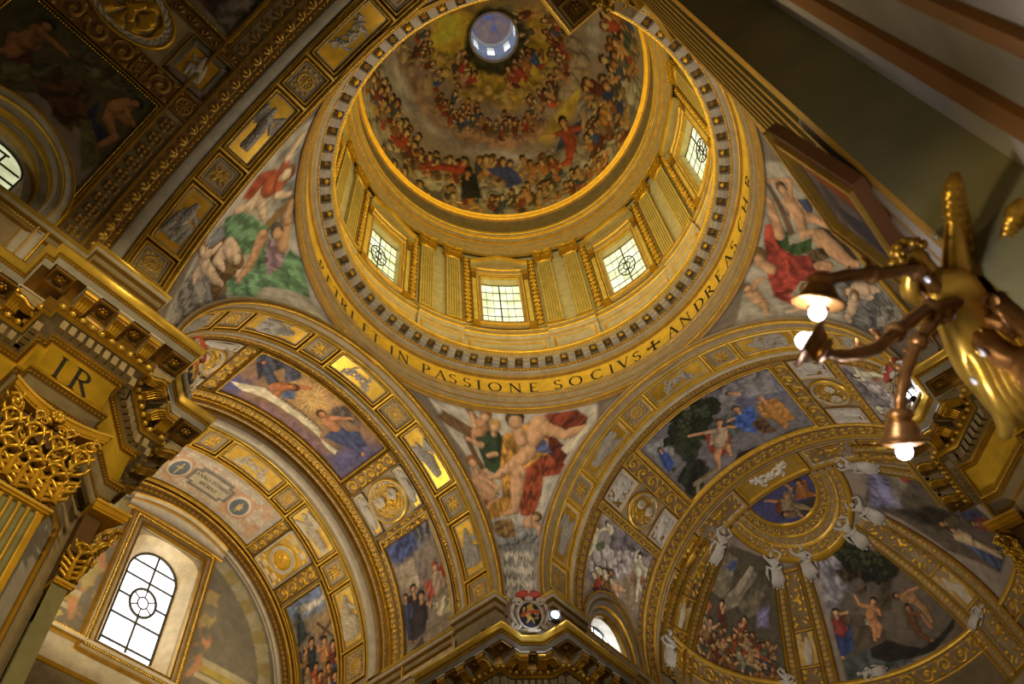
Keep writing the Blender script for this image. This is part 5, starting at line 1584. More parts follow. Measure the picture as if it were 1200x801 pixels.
for sx in (-1, 1):
    du = (u - sx * 1.55) / .40; dv = v / .50
    r = np.hypot(du, dv * (1 - .18 * du * 0))
    m = sstep(1.45, 1.3, r); H = np.maximum(H, m * .06); c = lerpc(c, np.array((.55, .33, .22, 0)), m)
    m = sstep(1.18, 1.1, r); H = np.maximum(H, m * .10); c = lerpc(c, np.array((.62, .58, .5, 0)), m)
    m = sstep(.98, .92, r); H = np.maximum(H, m * .12); c = lerpc(c, np.array((.13, .15, .20, 0)), m)
    if sx < 0:
        m = ((np.abs(du) < .1) & (np.abs(dv) < .6)) | ((np.abs(dv - .0) < .3) & (np.abs(du) < .28))
    else:
        m = ((np.abs(du) < .07) & (np.abs(dv) < .7)) | ((np.abs(dv + .15) < .08) & (np.abs(du) < .35))
    c = lerpc(c, np.array((.55, .42, .16, .6)), m * 1.0)
pl = np.maximum(np.abs(u) / 1.02, np.abs(v) / .60)
notch = (np.abs(u) > .78) & (np.abs(v) > .40)
m = (pl < 1) & ~notch
c = lerpc(c, np.array((.20, .18, .17, 0)), m * 1.0); H = np.maximum(H, m * .08)
m = (np.maximum(np.abs(u) / .86, np.abs(v) / .46) < 1) & ~((np.abs(u) > .66) & (np.abs(v) > .30))
c = lerpc(c, np.array((.48, .42, .33, 0)), m * 1.0)
obj('painted_plaster', barA(A, S, .01 + H).reshape(-1, 3), gridF(na, ns), M_FRESCO, pr, c.reshape(-1, 4))
frame('gilt_frame', barA, KD, 63.8, 116.2, 16.05, 18.6, [(0, .01, 'b'), (.03, .08, 'l'), (.10, .09, 'g'), (.14, .02, 'b')], pr, 40, 16, bead=(.08, .09, .075))
ARMS_PANEL = pr
fX = fresco_bar('ceiling_fresco', 'tr_crowd', barA, -6, 39.0, 16.3, 18.35, .03, 33, 'tall painted scene of a crowd under a blue sky near the arched window')
frame('gilt_frame', barA, KD, -9, 40.2, 16.12, 18.55, [(0, .01, 'b'), (.03, .08, 'l'), (.10, .10, 'g'), (.16, .02, 'b')], fX, 40, 16, bead=(.08, .10, .08))
base_at(fX, tuple(barA(15., 17.4, 0)))
for a0, a1 in ((60.6, 64.6), (41.0, 46.4)):
    relief('carved_band', barA, KD, a0 + .4, a1 - .4, 16.25, 18.45, orn_scroll(GOLD, GROUND), .06, tA, .028, .01, flip=True)
    frame('band_frame', barA, KD, a0, a1, 16.1, 18.6, [(0, .01, 'b'), (.02, .07, 'l'), (.06, .07, 'g'), (.08, .01, 'b')], tA, 6, 16)
rt = empty('relief_medallion')
am, sm = 53.5, 17.4
def ringM(name, M, am, sm, R0, R1, prof, parent):
    rows = [M(am + (R0 + (R1 - R0) * t) * np.cos(th[:-1]) / KD, sm + (R0 + (R1 - R0) * t) * np.sin(th[:-1]), h) for t, h, c in prof]
    return obj(name, np.stack(rows, 1).reshape(-1, 3), gridF(48, len(prof), True), M_PAINT, parent, np.tile(np.array([CK[c] for t, h, c in prof]), (48, 1)))
ringM('wreath', barA, am, sm, .66, .42, [(0, .02, 'g'), (.12, .08, 'l'), (.22, .05, 'y'), (.5, .12, 'y'), (.8, .06, 'y'), (.9, .09, 'l'), (1, .03, 'g')], rt)
rr = np.linspace(0, .42, 24); tt = np.linspace(0, 2 * math.pi, 61)
RR, TT = np.meshgrid(rr, tt, indexing='ij')
u, v = RR * np.cos(TT), RR * np.sin(TT)
H = caps_height(v, -u, [(-.12, -.05, .05, .02, .10, .09), (.05, .02, .17, .10, .07, .05), (-.1, -.1, -.05, -.2, .04, .03), (.06, -.05, .1, -.18, .04, .03), (-.16, .04, -.22, .12, .03, .02)])
obj('gilt_relief', barA(am + u / KD, sm + v, .01 + H * .5).reshape(-1, 3), gridF(24, 61), M_PAINT, rt, np.array((.82, .50, .06, .9)), True)
frame('panel_frame', barA, KD, 46.6, 60.4, 16.1, 18.6, [(0, .01, 'b'), (.03, .06, 'w'), (.12, .06, 'w'), (.14, .01, 'm')], rt, 10, 16)
relief('panel_ground', barA, KD, 47.8, 59.2, 16.25, 18.45, lambda U, V, w, l: ((np.abs(V - l / 2) > .72) * sstep(-.2, .4, np.cos((U - w / 2) * 9) * np.cos(V * 14)), lerpc((.72, .46, .08, .8), STONEW, ((np.abs(V - l / 2) > .72) * sstep(-.2, .4, np.cos((U - w / 2) * 9) * np.cos(V * 14))))), .05, rt, .03, .0)
base_at(rt, tuple(barA(am, sm, 0)))
tag(rt, 'round grey wreath medallion with a gilt animal relief above the crowd fresco', 'medallion')

# end arch and lunette wall of the transept, with its tall window
YW = 18.9
cylE = lambda a, s, h: np.stack([(RV - h) * np.cos(np.radians(a)), s + 0 * np.asarray(a, float), ZS + (RV - h) * np.sin(np.radians(a))], -1)
te = struct(sweep('trim_15', barA, -3, 183, [(18.55, 0, 'b'), (18.57, .07, 'l'), (18.62, .10, 'l'), (18.66, .08, 'b'), (18.68, .16, 'g'), (18.70, .30, 's'), (18.72, .34, 'd'), (18.74, .42, 'g'), (18.75, .46, 'd'), (18.78, .62, 's'), (18.80, .66, 'w'), (18.82, .78, 'w'), (18.86, .84, 'y'), (18.89, .95, 'y')], 110))
relief('leaf_band', lambda a, s, h: np.stack([(RV - s) * np.cos(np.radians(a)), 18.76 - h + 0 * np.asarray(a, float), ZS + (RV - s) * np.sin(np.radians(a))], -1), KD, 0, 180, .40, .60, orn_leaf(GOLD, BOLE, 1.2), .07, te, .03, .0)
beads('bead_row', lambda a, s, h: np.stack([(RV - s) * np.cos(np.radians(a)), 18.70 - h + 0 * np.asarray(a, float), ZS + (RV - s) * np.sin(np.radians(a))], -1), [(a, .22) for a in np.linspace(0, 180, 260)], .0, .045, te)
RL = 6.15
WX, WB, WT = 1.42, 16.70 - 17.2914, 21.95 - 17.2914
xs = np.unique(np.concatenate([np.linspace(-RL, RL, 170), [-WX, WX]])); zs_ = np.unique(np.concatenate([np.linspace(-3.0, RL, 130), [WB, WT]]))
X, Z = np.meshgrid(xs, zs_, indexing='ij')
F = gridF(len(xs), len(zs_))
cx = X.reshape(-1)[F].mean(1); cz = Z.reshape(-1)[F].mean(1)
keep = ~((np.abs(cx) < WX) & (cz > WB) & (cz < WT)) & ((cz < 0) | (np.hypot(cx, cz) < RL + .06))
# painted architecture of the lunette: plain niches, garlands of flowers, grey haze
n = smooth_noise(X.shape, 20, 71, 4); n2 = smooth_noise(X.shape, 7, 73, 3)
c = np.tile(np.array((.17, .155, .14, 0)), (*X.shape, 1)) * (.75 + .5 * n[..., None])
r = np.hypot(X, Z)
band = (r > 5.3) & (r < 5.95)
c = lerpc(c, np.array((.38, .35, .26, 0)), band * .9)
c = lerpc(c, np.array((.30, .24, .09, 0)), band * (np.sin(np.arctan2(Z, X) * 26) > .25) * .8)
for sx in (-1, 1):
    nic = (np.abs(X * sx - 3.9) < 1.75) & (Z < 2.2)
    c = lerpc(c, np.array((.40, .36, .27, 0)), ((X * sx > 2.5) & (np.abs(Z - .75) < .14)) * .9)
    c = lerpc(c, np.array((.36, .28, .06, 0)), ((X * sx > 2.5) & (np.abs(Z - .42) < .14)) * .9)
    c = lerpc(c, np.array((.42, .38, .30, 0)), ((X * sx > 2.5) & (np.abs(Z - .12) < .08)) * .9)
    for cxx in (3.1, 4.0, 4.9):
        c = lerpc(c, np.array((.33, .29, .23, 0)), ((np.abs(X * sx - cxx) < .22) & (Z < -.1)) * .8)
        c = lerpc(c, np.array((.45, .35, .15, 0)), ((np.hypot((X * sx - cxx) / .3, (Z + .25) / .16) < 1)) * .8)
    gar = sstep(.33, .2, np.abs(X * sx - 2.42 - .12 * np.sin(Z * 5))) * (Z < 3.8) * sstep(.42, .55, n2)
    c = lerpc(c, np.array((.42, .22, .13, 0)), gar)
    c = lerpc(c, np.array((.36, .30, .15, 0)), gar * (n > .55))
# below the sill: plain stone
c = lerpc(c, np.array((.42, .40, .37, 0)), (Z < -.75) * 1.0)
struct(obj('wall_transept_end', np.stack([X, YW + 0 * X, ZS + Z], -1).reshape(-1, 3), F[keep], M_FRESCO, None, c.reshape(-1, 4)))
pw = lambda a, s, h: np.stack([np.asarray(a, float) + 0 * np.asarray(s, float), YW - h + 0 * np.asarray(a, float), ZS + s + 0 * np.asarray(a, float)], -1)
wn = struct(empty('window_1'))
gl = []
def arched(w, z0, z1, n=24):
    """outline of a round-headed light: half width w, sill z0, crown z1"""
    t = np.linspace(0, math.pi, n)
    zc = z1 - w
    return np.concatenate([[(w, z0)], np.stack([w * np.cos(t), zc + w * np.sin(t)], 1), [(-w, z0)]])
GW, GB, GT = 1.06, 17.36 - 17.2914, 21.75 - 17.2914
o = arched(GW, GB, GT)
obj('glass', [(x, 19.62, ZS + z) for x, z in o], [list(range(len(o)))], M_GLASS_DAY, wn)
bars = Geo()
def bar(p, q, r=.048, y=19.56, G=None): (G or bars).tube([(p[0], y, ZS + p[1]), (q[0], y, ZS + q[1])], r, None, 6)
zm = (GB + GT) / 2 - .05
for z in (GB + .18, GB + 1.25, GB + 2.15, GB + 3.05, GB + 3.75):
    ww = GW if z < GT - GW else math.sqrt(max(.01, GW ** 2 - (z - GT + GW) ** 2))
    if abs(z - zm) < .5: bar((-ww, z), (-.52, z)); bar((.52, z), (ww, z))
    else: bar((-ww, z), (ww, z))
bar((0, GB), (0, zm - .55)); bar((0, zm + .55), (0, GT))
for R_ in (.54, .22):
    tt = np.linspace(0, 2 * math.pi, 33)
    bars.tube([(R_ * math.cos(t), 19.56, ZS + zm + R_ * 1.1 * math.sin(t)) for t in tt], .06 if R_ > .4 else .035, None, 6)
for k in range(6):
    t = k * math.pi / 3 + .5
    bar((.22 * math.cos(t), zm + .24 * math.sin(t)), (.54 * math.cos(t), zm + .59 * math.sin(t)), .03)
bars.tube([(x, 19.58, ZS + z) for x, z in o], .06, None, 6)
bars.build('leaded_bars', M_LEAD, wn)
# splayed reveal from the opening to the glass
ou = np.array([(WX, WB), (WX, WT - .5)] + [(x, WT - .5 + .5 * math.sqrt(max(0, 1 - (x / WX) ** 2))) for x in np.linspace(WX, -WX, 22)[1:-1]] + [(-WX, WT - .5), (-WX, WB)])
inn = arched(GW, GB, GT, 22)
n = min(len(ou), len(inn))
ou = ou[:n] if len(ou) == n else np.array([ou[int(round(i * (len(ou) - 1) / (n - 1)))] for i in range(n)])
inn = np.array([inn[int(round(i * (len(inn) - 1) / (n - 1)))] for i in range(n)])
V = [(x, YW, ZS + z) for x, z in ou] + [(x, 19.62, ZS + z) for x, z in inn]
obj('window_reveal', V, [(i, i + 1, n + i + 1, n + i) for i in range(n - 1)] + [(0, n, 2 * n - 1, n - 1)], M_STONE, wn, np.array((.60, .50, .34, 0)))
# fill between the square opening and the arched reveal
V = [(x, YW + .01, ZS + z) for x, z in ou] + [(np.sign(x) * WX if abs(x) > .6 else x, YW + .01, ZS + (WT if z > 2 else z)) for x, z in ou]
obj('window_spandrel', V, [(i, i + 1, n + i + 1, n + i) for i in range(n - 1)], M_STONE, wn, np.array((.50, .42, .30, 0)))
WF = [(0, .02, 'd'), (.05, .10, 'g'), (.12, .12, 's'), (.2, .12, 's'), (.22, .2, 'd'), (.3, .22, 'g'), (.33, .2, 's'), (.46, .18, 's'), (.48, .22, 'd'), (.56, .22, 'g'), (.6, .1, 's'), (.62, .02, 's')]
frame('window_surround', pw, 1.0, -2.04, 2.04, WB - .62, WT + .62, WF, wn, 10, 20, bead=(.26, .22, .09))
# segmental hood over the window
xs_ = np.linspace(-2.25, 2.25, 31)
HP = [(0, .02, 's'), (.02, .14, 'g'), (.08, .18, 'd'), (.10, .14, 'y'), (.42, .13, 'y'), (.44, .20, 'd'), (.50, .24, 'g'), (.52, .22, 'w'), (.66, .26, 'w'), (.70, .34, 'g'), (.78, .36, 'l'), (.80, .02, 's')]
rise_ = .50 * (1 - (xs_ / 2.25) ** 2)
rows = [np.stack([xs_, 0 * xs_ + YW - h, ZS + WT + .50 + (z - .0) * .75 + rise_ * (0.2 + .8 * min(1, z / .5))], -1) for z, h, c in HP]
obj('window_hood', np.stack(rows, 1).reshape(-1, 3), gridF(31, len(HP)), M_PAINT, wn, np.tile(np.array([CK[c] for _, _, c in HP]), (31, 1)))
sill = struct(empty('trim_16'))
sw = lambda a, s, h: np.stack([np.asarray(a, float) + 0 * np.asarray(s, float), YW - h, ZS + s], -1)
sweep('sill_course', lambda a, s, h: np.stack([a + 0 * s, YW - h + 0 * a, ZS + s + 0 * a], -1), -7, 7, [(-.62, .0, 's'), (-.64, .10, 'd'), (-.72, .16, 'g'), (-.76, .22, 'w'), (-.86, .26, 'w'), (-.88, .2, 'd'), (-.94, .14, 'g'), (-.96, .06, 's'), (-1.0, .03, 'w'), (-1.9, .03, 'w'), (-1.92, .10, 'g'), (-2.05, .12, 'g'), (-2.08, .04, 's'), (-6, .04, 's')], 2, parent=sill)
beads('bead_row', pw, [(x, -.68) for x in np.linspace(-6.5, 6.5, 150)], .13, .04, sill)
# ================================================================== CHOIR VAULT
tB = struct(empty('trim_17'))
for prf in ([(14.38, 0, 'b'), (14.40, .07, 'l'), (14.48, .10, 'l'), (14.56, .09, 'g'), (14.62, .04, 'b'), (14.68, .07, 'g'), (14.72, .01, 'b')],
            [(15.14, .01, 'b'), (15.16, .08, 'g'), (15.22, .11, 'l'), (15.32, .12, 'l'), (15.36, .03, 'b'), (15.46, .03, 's'), (15.50, .07, 'g'), (15.55, .02, 'b')],
            [(16.82, .01, 'b'), (16.85, .07, 'g'), (16.92, .08, 'g'), (16.95, .01, 'b')]):
    sweep('moulding', barB, -6, 186, prf, 110, parent=tB)
beads('bead_row', barB, [(a, 14.46) for a in np.linspace(-6, 186, 330)], .10, .045, tB)
relief('carved_band', barB, KD, -6, 186, 14.72, 15.14, orn_scroll(GOLD, GROUND, .9), .07, tB, .03, .01)
fc_ = fresco_bar('ceiling_fresco', 'ch_crown', barB, 64.8, 116.8, 10.42, 14.34, .032, 41, 'crown fresco of a hilly landscape with figures in blue, red and yellow robes')
frame('gilt_frame', barB, KD, 63.4, 118.2, 10.20, 14.56, [(0, .01, 'b'), (.02, .07, 'g'), (.08, .08, 'd'), (.13, .10, 'l'), (.18, .10, 'g'), (.22, .02, 'b')], fc_, 40, 24, bead=(.14, .10, .08))
base_at(fc_, tuple(barB(90., 12.4, 0)))
def white_panel(M, a0, a1, s0, s1, seed, label, group, flip=False):
    rt = empty('stucco_relief')
    frame('panel_frame', M, KD, a0, a1, s0, s1, [(0, .01, 'b'), (.02, .07, 'g'), (.05, .05, 'w'), (.14, .05, 'w'), (.16, .0, 'b')], rt, 10, 8)
    d = .16
    w = (a1 - a0) * KD - 2 * d; l = s1 - s0 - 2 * d
    A, S = np.meshgrid(np.linspace(0, w, max(8, int(w / .025))), np.linspace(0, l, max(8, int(l / .025))), indexing='ij')
    sc = min(w, l / .62)
    H = caps_height((S - l / 2) / sc, (A if flip else w - A) / sc + .02, fig_sit(seed)) * sc
    n = smooth_noise(H.shape, 6, seed, 3)
    H = np.maximum(H, sstep(.5, .62, n) * .06)
    split_relief(rt, M, KD, a0 + d / KD, a1 - d / KD, s0 + d, s1 - d, H, np.array(GOLDD), np.array((.58, .55, .52, 0)), .6)
    base_at(rt, tuple(M(np.array((a0 + a1) / 2), np.array((s0 + s1) / 2), 0)))
    tag(rt, label, 'relief', group)
for m in (0, 1):
    Q = (lambda a0, a1: (a0, a1)) if not m else (lambda a0, a1: (180 - a1, 180 - a0))
    sd = 'beside the green landscape fresco' if not m else 'just left of the downward lamp arm'
    sd2 = 'left of the landscape' if not m else 'near the lamp'
    for a0, a1 in ((57.2, 63.2), (40.6, 43.8)):
        b0, b1 = Q(a0, a1)
        relief('carved_band', barB, KD, b0 + .5, b1 - .5, 10.3, 14.4, orn_scroll(GOLD, GROUND), .06, tB, .028, .01, flip=True)
        frame('band_frame', barB, KD, b0, b1, 10.18, 14.5, [(0, .01, 'b'), (.02, .07, 'l'), (.06, .07, 'g'), (.08, .01, 'b')], tB, 6, 16)
    b0, b1 = Q(44.0, 57.0)
    root = empty('shell_medallion')
    am, sm = (b0 + b1) / 2, 12.4
    medal(root, barB, am, sm, .80)
    base_at(root, tuple(barB(am, sm, 0)))
    tag(root, 'round gilt medallion with two white scallop shells ' + sd, 'medallion', 'scallop medallions')
    white_panel(barB, b0 + .3, b1 - .3, 10.25, 11.45, 50 + m, 'square white stucco relief on the crossing side of the scallop medallion ' + sd2, 'stucco panels of the choir', m == 1)
    white_panel(barB, b0 + .3, b1 - .3, 13.35, 14.45, 60 + m, 'square white stucco relief on the apse side of the scallop medallion ' + sd2, 'stucco panels of the choir', m == 1)
    b0, b1 = Q(-6, 40.4)
    for s0, s1 in ((10.16, 10.46), (14.16, 14.38)):
        relief('carved_band', barB, KD, b0, b1, s0, s1, orn_ros(GOLD, GROUND, .34), .07, tB, .03, .01)
    sweep('moulding', barB, b0, b1, [(10.46, .01, 'b'), (10.48, .07, 'g'), (10.54, .07, 'g'), (10.56, .0, 'b')], 30, parent=tB)
def hole_mask(xc, r, z0, mirror=False):
    def f(A, S):
        a = 180 - A if mirror else A
        z = ZS + RV * np.sin(np.radians(np.clip(a, 0, 180))) + np.where(a < 0, np.radians(a) * RV, 0)
        return ((np.abs(S - xc) < r) & (z < z0)) | (np.hypot(S - xc, z - z0) < r)
    return f
sp = fresco_bar('ceiling_fresco', 'ch_spandrel', barB, 2, 40.6, 10.56, 14.15, .03, 42, 'painted spandrel of pale seated figures and clouds over the small choir window', mask=hole_mask(*CHW))
base_at(sp, tuple(barB(25., 12.4, 0)))
# mirrored spandrel behind the lamp: grey clouds and pale figures
A, S = np.meshgrid(np.linspace(139.4, 178, 140), np.linspace(10.56, 14.15, 110), indexing='ij')
cc_ = paint('ch_spandrel', (180 - A) * KD, 24.7 - S, 47)
sp2 = empty('ceiling_fresco')
obj('painted_plaster', barB(A, S, 0).reshape(-1, 3), gridF(140, 110), M_FRESCO, sp2, cc_.reshape(-1, 4), True)
base_at(sp2, tuple(barB(155., 12.4, 0)))
tag(sp2, 'painted spandrel of grey clouds and pale figures behind the downward lamp arm', 'fresco')
# lower crossing-side white relief panels of the apse arch
strip_bounds = [(23, 42.5, 'o'), (57.2, 78, 'o'), (104.6, 125, 'o'), (138, 157, 'o')]
for i, (a0, a1, k) in enumerate(strip_bounds):
    rt = empty('rosette_coffer')
    frame('coffer_frame', barB, KD, a0, a1, 15.56, 16.82, [(0, .01, 'b'), (.03, .07, 'l'), (.08, .07, 'g'), (.12, .03, 'y'), (.18, .03, 'y'), (.2, 0, 'b')], rt, 12, 8)
    relief('rosette', barB, KD, a0 + 1.5, a1 - 1.5, 15.74, 16.64, orn_arab(GOLD, GROUND, .9), .07, rt, .025)
    base_at(rt, tuple(barB(np.array((a0 + a1) / 2), np.array(16.2), 0)))
    tag(rt, 'gilt scrollwork coffer, %s from the small choir window on the apse arch' % ordn(i), 'rosette', 'scrollwork coffers of the apse arch')
for i, (a0, a1) in enumerate(((43, 56.8), (125.4, 137.6))):
    rt = empty('relief_coffer')
    frame('coffer_frame', barB, KD, a0, a1, 15.56, 16.82, [(0, .01, 'b'), (.03, .07, 'l'), (.08, .07, 'g'), (.12, .03, 'g'), (.2, 0, 'b')], rt, 12, 8)
    w = (a1 - a0) * KD - .4; l = .9
    A, S = np.meshgrid(np.linspace(0, w, 54), np.linspace(0, l, 36), indexing='ij')
    H = caps_height((S - l / 2) / w, (A if i else w - A) / w, fig_sit(90 + i)) * w
    split_relief(rt, barB, KD, a0 + .2 / KD, a1 - .2 / KD, 15.74, 16.64, H, np.array((.50, .30, .05, .8)), np.array(GOLDL), .6)
    base_at(rt, tuple(barB(np.array((a0 + a1) / 2), np.array(16.2), 0)))
    tag(rt, 'gilt seated figure in an oblong coffer of the apse arch, ' + ('towards the coat of arms' if not i else 'towards the lamp'), 'relief')
rt = empty('relief_coffer')
frame('coffer_frame', barB, KD, 78.4, 104.2, 15.56, 16.82, [(0, .01, 'b'), (.03, .07, 'l'), (.08, .07, 'g'), (.12, .03, 'g'), (.2, 0, 'b')], rt, 16, 8)
w = 25.8 * KD - .4; l = .9
A, S = np.meshgrid(np.linspace(0, w, 120), np.linspace(0, l, 40), indexing='ij')
H = caps_height((A - w / 2) / .95, (l - S) / .95, fig_putti(3)) * .95
split_relief(rt, barB, KD, 78.4 + .2 / KD, 104.2 - .2 / KD, 15.74, 16.64, H, np.array((.56, .36, .07, .8)), np.array((.75, .72, .68, 0)), 1.1)
base_at(rt, tuple(barB(91., 16.2, 0)))
tag(rt, 'white stucco pair of putti on gold above the small blue painting of the apse', 'relief')

# ------------------------------------------------------------------ lunette windows of choir and nave
def lunette(M, Y, sgn, xc, r, z0, idx, glassm, dx, label_side):
    """round-headed window cut into the side of a barrel vault; xc along the vault"""
    w = struct(empty('window_%d' % idx))
    t = np.linspace(0, math.pi, 41)
    def edge(rad, y):
        P = [(xc + rad, z0 - 2.4)] + [(xc + rad * math.cos(a), z0 + rad * math.sin(a)) for a in t] + [(xc - rad, z0 - 2.4)]
        return P
    def cyl_y(z):
        return math.sqrt(max(.2, RV ** 2 - max(0, z - ZS) ** 2))
    prof = [(r + .02, -.02, 'd'), (r + .0, .10, 'g'), (r - .05, .13, 'g'), (r - .06, .08, 'y'), (r - .24, .06, 'y'), (r - .25, .10, 'd'), (r - .29, .10, 'g'), (r - .30, .02, 'y'), (r - .50, -.03, 'y'), (r - .51, .0, 'g'), (r - .54, -.02, 'g'), (r - .55, -.16, 'y'), (r - .72, -.2, 'y'), (r - .74, -.16, 'g'), (r - .80, -.2, 'd'), (r - .82, -.4, 's')]
    rows = []; cols = []
    pr = []
    for i, p in enumerate(prof):
        if i and prof[i - 1][2] != p[2]: pr.append((p[0], p[1], prof[i - 1][2]))
        pr.append(p)
    for rad, h, c in pr:
        P = edge(rad, 0)
        rows.append(np.array([(sgn * x, cyl_y(z) - h if True else 0, z) for x, z in P])); cols.append(np.tile(CK[c], (len(P), 1)))
    V = np.stack(rows, 1)
    n = V.shape[0]
    obj('archivolt', V.reshape(-1, 3), gridF(n, len(pr)), M_PAINT, w, np.stack(cols, 1).reshape(-1, 4))
    ri = r - .82; rg_ = .92; yg = 7.35 if idx == 3 else 7.85
    xg = xc + dx
    a_ = np.array([(sgn * x, cyl_y(z) + .4, z) for x, z in edge(ri, 0)])
    G = [(xg + rg_, z0 - 1.6)] + [(xg + rg_ * math.cos(a), z0 + (.55 if idx == 3 else .35) + rg_ * .9 * math.sin(a)) for a in t] + [(xg - rg_, z0 - 1.6)]
    b_ = np.array([(sgn * x, yg, z) for x, z in G])
    V = np.concatenate([a_, b_]); m = len(a_)
    obj('window_reveal', V, [(i, i + 1, m + i + 1, m + i) for i in range(m - 1)], M_STONE, w, np.array((.60, .56, .50, 0)), True)
    obj('glass', [(x, yg - .02, z) for x, y, z in b_], [list(range(m))], glassm, w)
    bg = Geo()
    for z in np.linspace(z0 - 1.2, z0 + 1.1, 6):
        hw = rg_ if z < z0 + .35 else rg_ * math.sqrt(max(.02, 1 - ((z - z0 - .35) / (rg_ * .9)) ** 2))
        bg.tube([(sgn * (xg - hw), yg - .05, z), (sgn * (xg + hw), yg - .05, z)], .03, None, 5)
    for x in (-.3, .3):
        bg.tube([(sgn * (xg + x), yg - .05, z0 - 1.6), (sgn * (xg + x), yg - .05, z0 + 1.1)], .032, None, 5)
    bg.tube([tuple(p - np.array((0, .05, 0))) for p in b_], .03, None, 5)
    bg.build('leaded_bars', M_LEAD, w)
    return w
lunette(barB, 7.05, 1, CHW[0], 1.95, CHW[2], 2, M_GLASS_DAY, .25, 'choir')
lunette(barC, 7.05, -1, NVW[0], 2.30, NVW[2], 3, M_GLASS_NAVE, -.1, 'nave')

# ================================================================== APSE
for nm, az0, az1, e0, e1, seed, label in (('ap_left', 29, 84, -3, 63, 51, 'large curved fresco with ruined arches and a crowd, left of the middle gilt rib'),
                                          ('ap_center', -40, 30, -3, 60, 52, 'large curved fresco of a dark tree, a shore and a boat between two gilt ribs'),
                                          ('ap_right', -88, -36, -6, 63, 53, 'large curved fresco under blue sky behind the right pier cornice')):
    az_, el_ = np.meshgrid(np.linspace(az0, az1, 190), np.linspace(e0, e1, 190), indexing='ij')
    pz = {'ap_left': (55, 30), 'ap_center': (-5, 30), 'ap_right': (-58, 25)}[nm]
    X = (az_ - pz[0]) * KD * math.cos(math.radians(pz[1])); Y = el_ * KD
    col = paint(nm, X, Y, seed, .05)
    rt = empty('apse_fresco')
    obj('painted_plaster', sph(az_, el_, .0).reshape(-1, 3), gridF(190, 190), M_FRESCO, rt, col.reshape(-1, 4), True)
    base_at(rt, tuple(sph(np.array(float(pz[0])), 0., 0)))
    tag(rt, label, 'fresco')
    # curved gilt frame at the foot of each fresco
tS = struct(empty('trim_18'))
sa = lambda a, s, h: sph(a, s, h)
sweep('moulding', sa, -90, 90, [(-26, .12, 's'), (-19, .12, 's'), (-18.5, .16, 'g'), (-17.5, .18, 'l'), (-17, .02, 'b')], 90, parent=tS)
def seg_frame(az0, az1, el):
    sweep('moulding', sa, az0, az1, [(el - 1.2, .02, 'b'), (el - 1.1, .10, 'l'), (el - .5, .14, 'l'), (el, .12, 'g'), (el + .1, .02, 'b')], 30, parent=tS)
# sagging lower frames of the frescoes
for (az0, az1, ea, eb) in ((-31, 22, 3.2, 8.6), (34, 84, 11.5, 22), (-88, -44, 4, 1.0)):
    a = np.linspace(az0, az1, 31); f = (a - az0) / (az1 - az0)
    el = ea + (eb - ea) * f - 1.2 * np.sin(f * math.pi)
    rows = []
    prf = [(-30, .03, 'k'), (-9, .03, 'k'), (-8.8, .10, 'g'), (-8.2, .10, 'g'), (-8, .03, 's'), (-2.2, .03, 's'), (-2.0, .08, 'd'), (-1.5, .13, 'l'), (-.9, .15, 'l'), (-.4, .10, 'g'), (0, .10, 'l'), (.15, .01, 'b')]
    for de, h, c in prf:
        rows.append(sph(a, el + de, h))
    obj('lower_frame', np.stack(rows, 1).reshape(-1, 3), gridF(31, len(prf)), M_PAINT, tS, np.tile(np.array([CK[c] for _, _, c in prf]), (31, 1)))
    A_, T_a = np.meshgrid(np.linspace(az0, az1, int((az1 - az0) * KD / .035)), np.linspace(0, 1, 22), indexing='ij')
    m, c = orn_scroll(GOLD, GROUND, 1.3)((A_ - az0) * KD, T_a * .62, (az1 - az0) * KD, .62)
    el2 = np.interp(A_, a, el) - 7.8 + 5.3 * T_a
    obj('scroll_frieze', sph(A_, el2, .04 + .07 * m).reshape(-1, 3), gridF(*A_.shape), M_PAINT, tS, c.reshape(-1, 4), True)
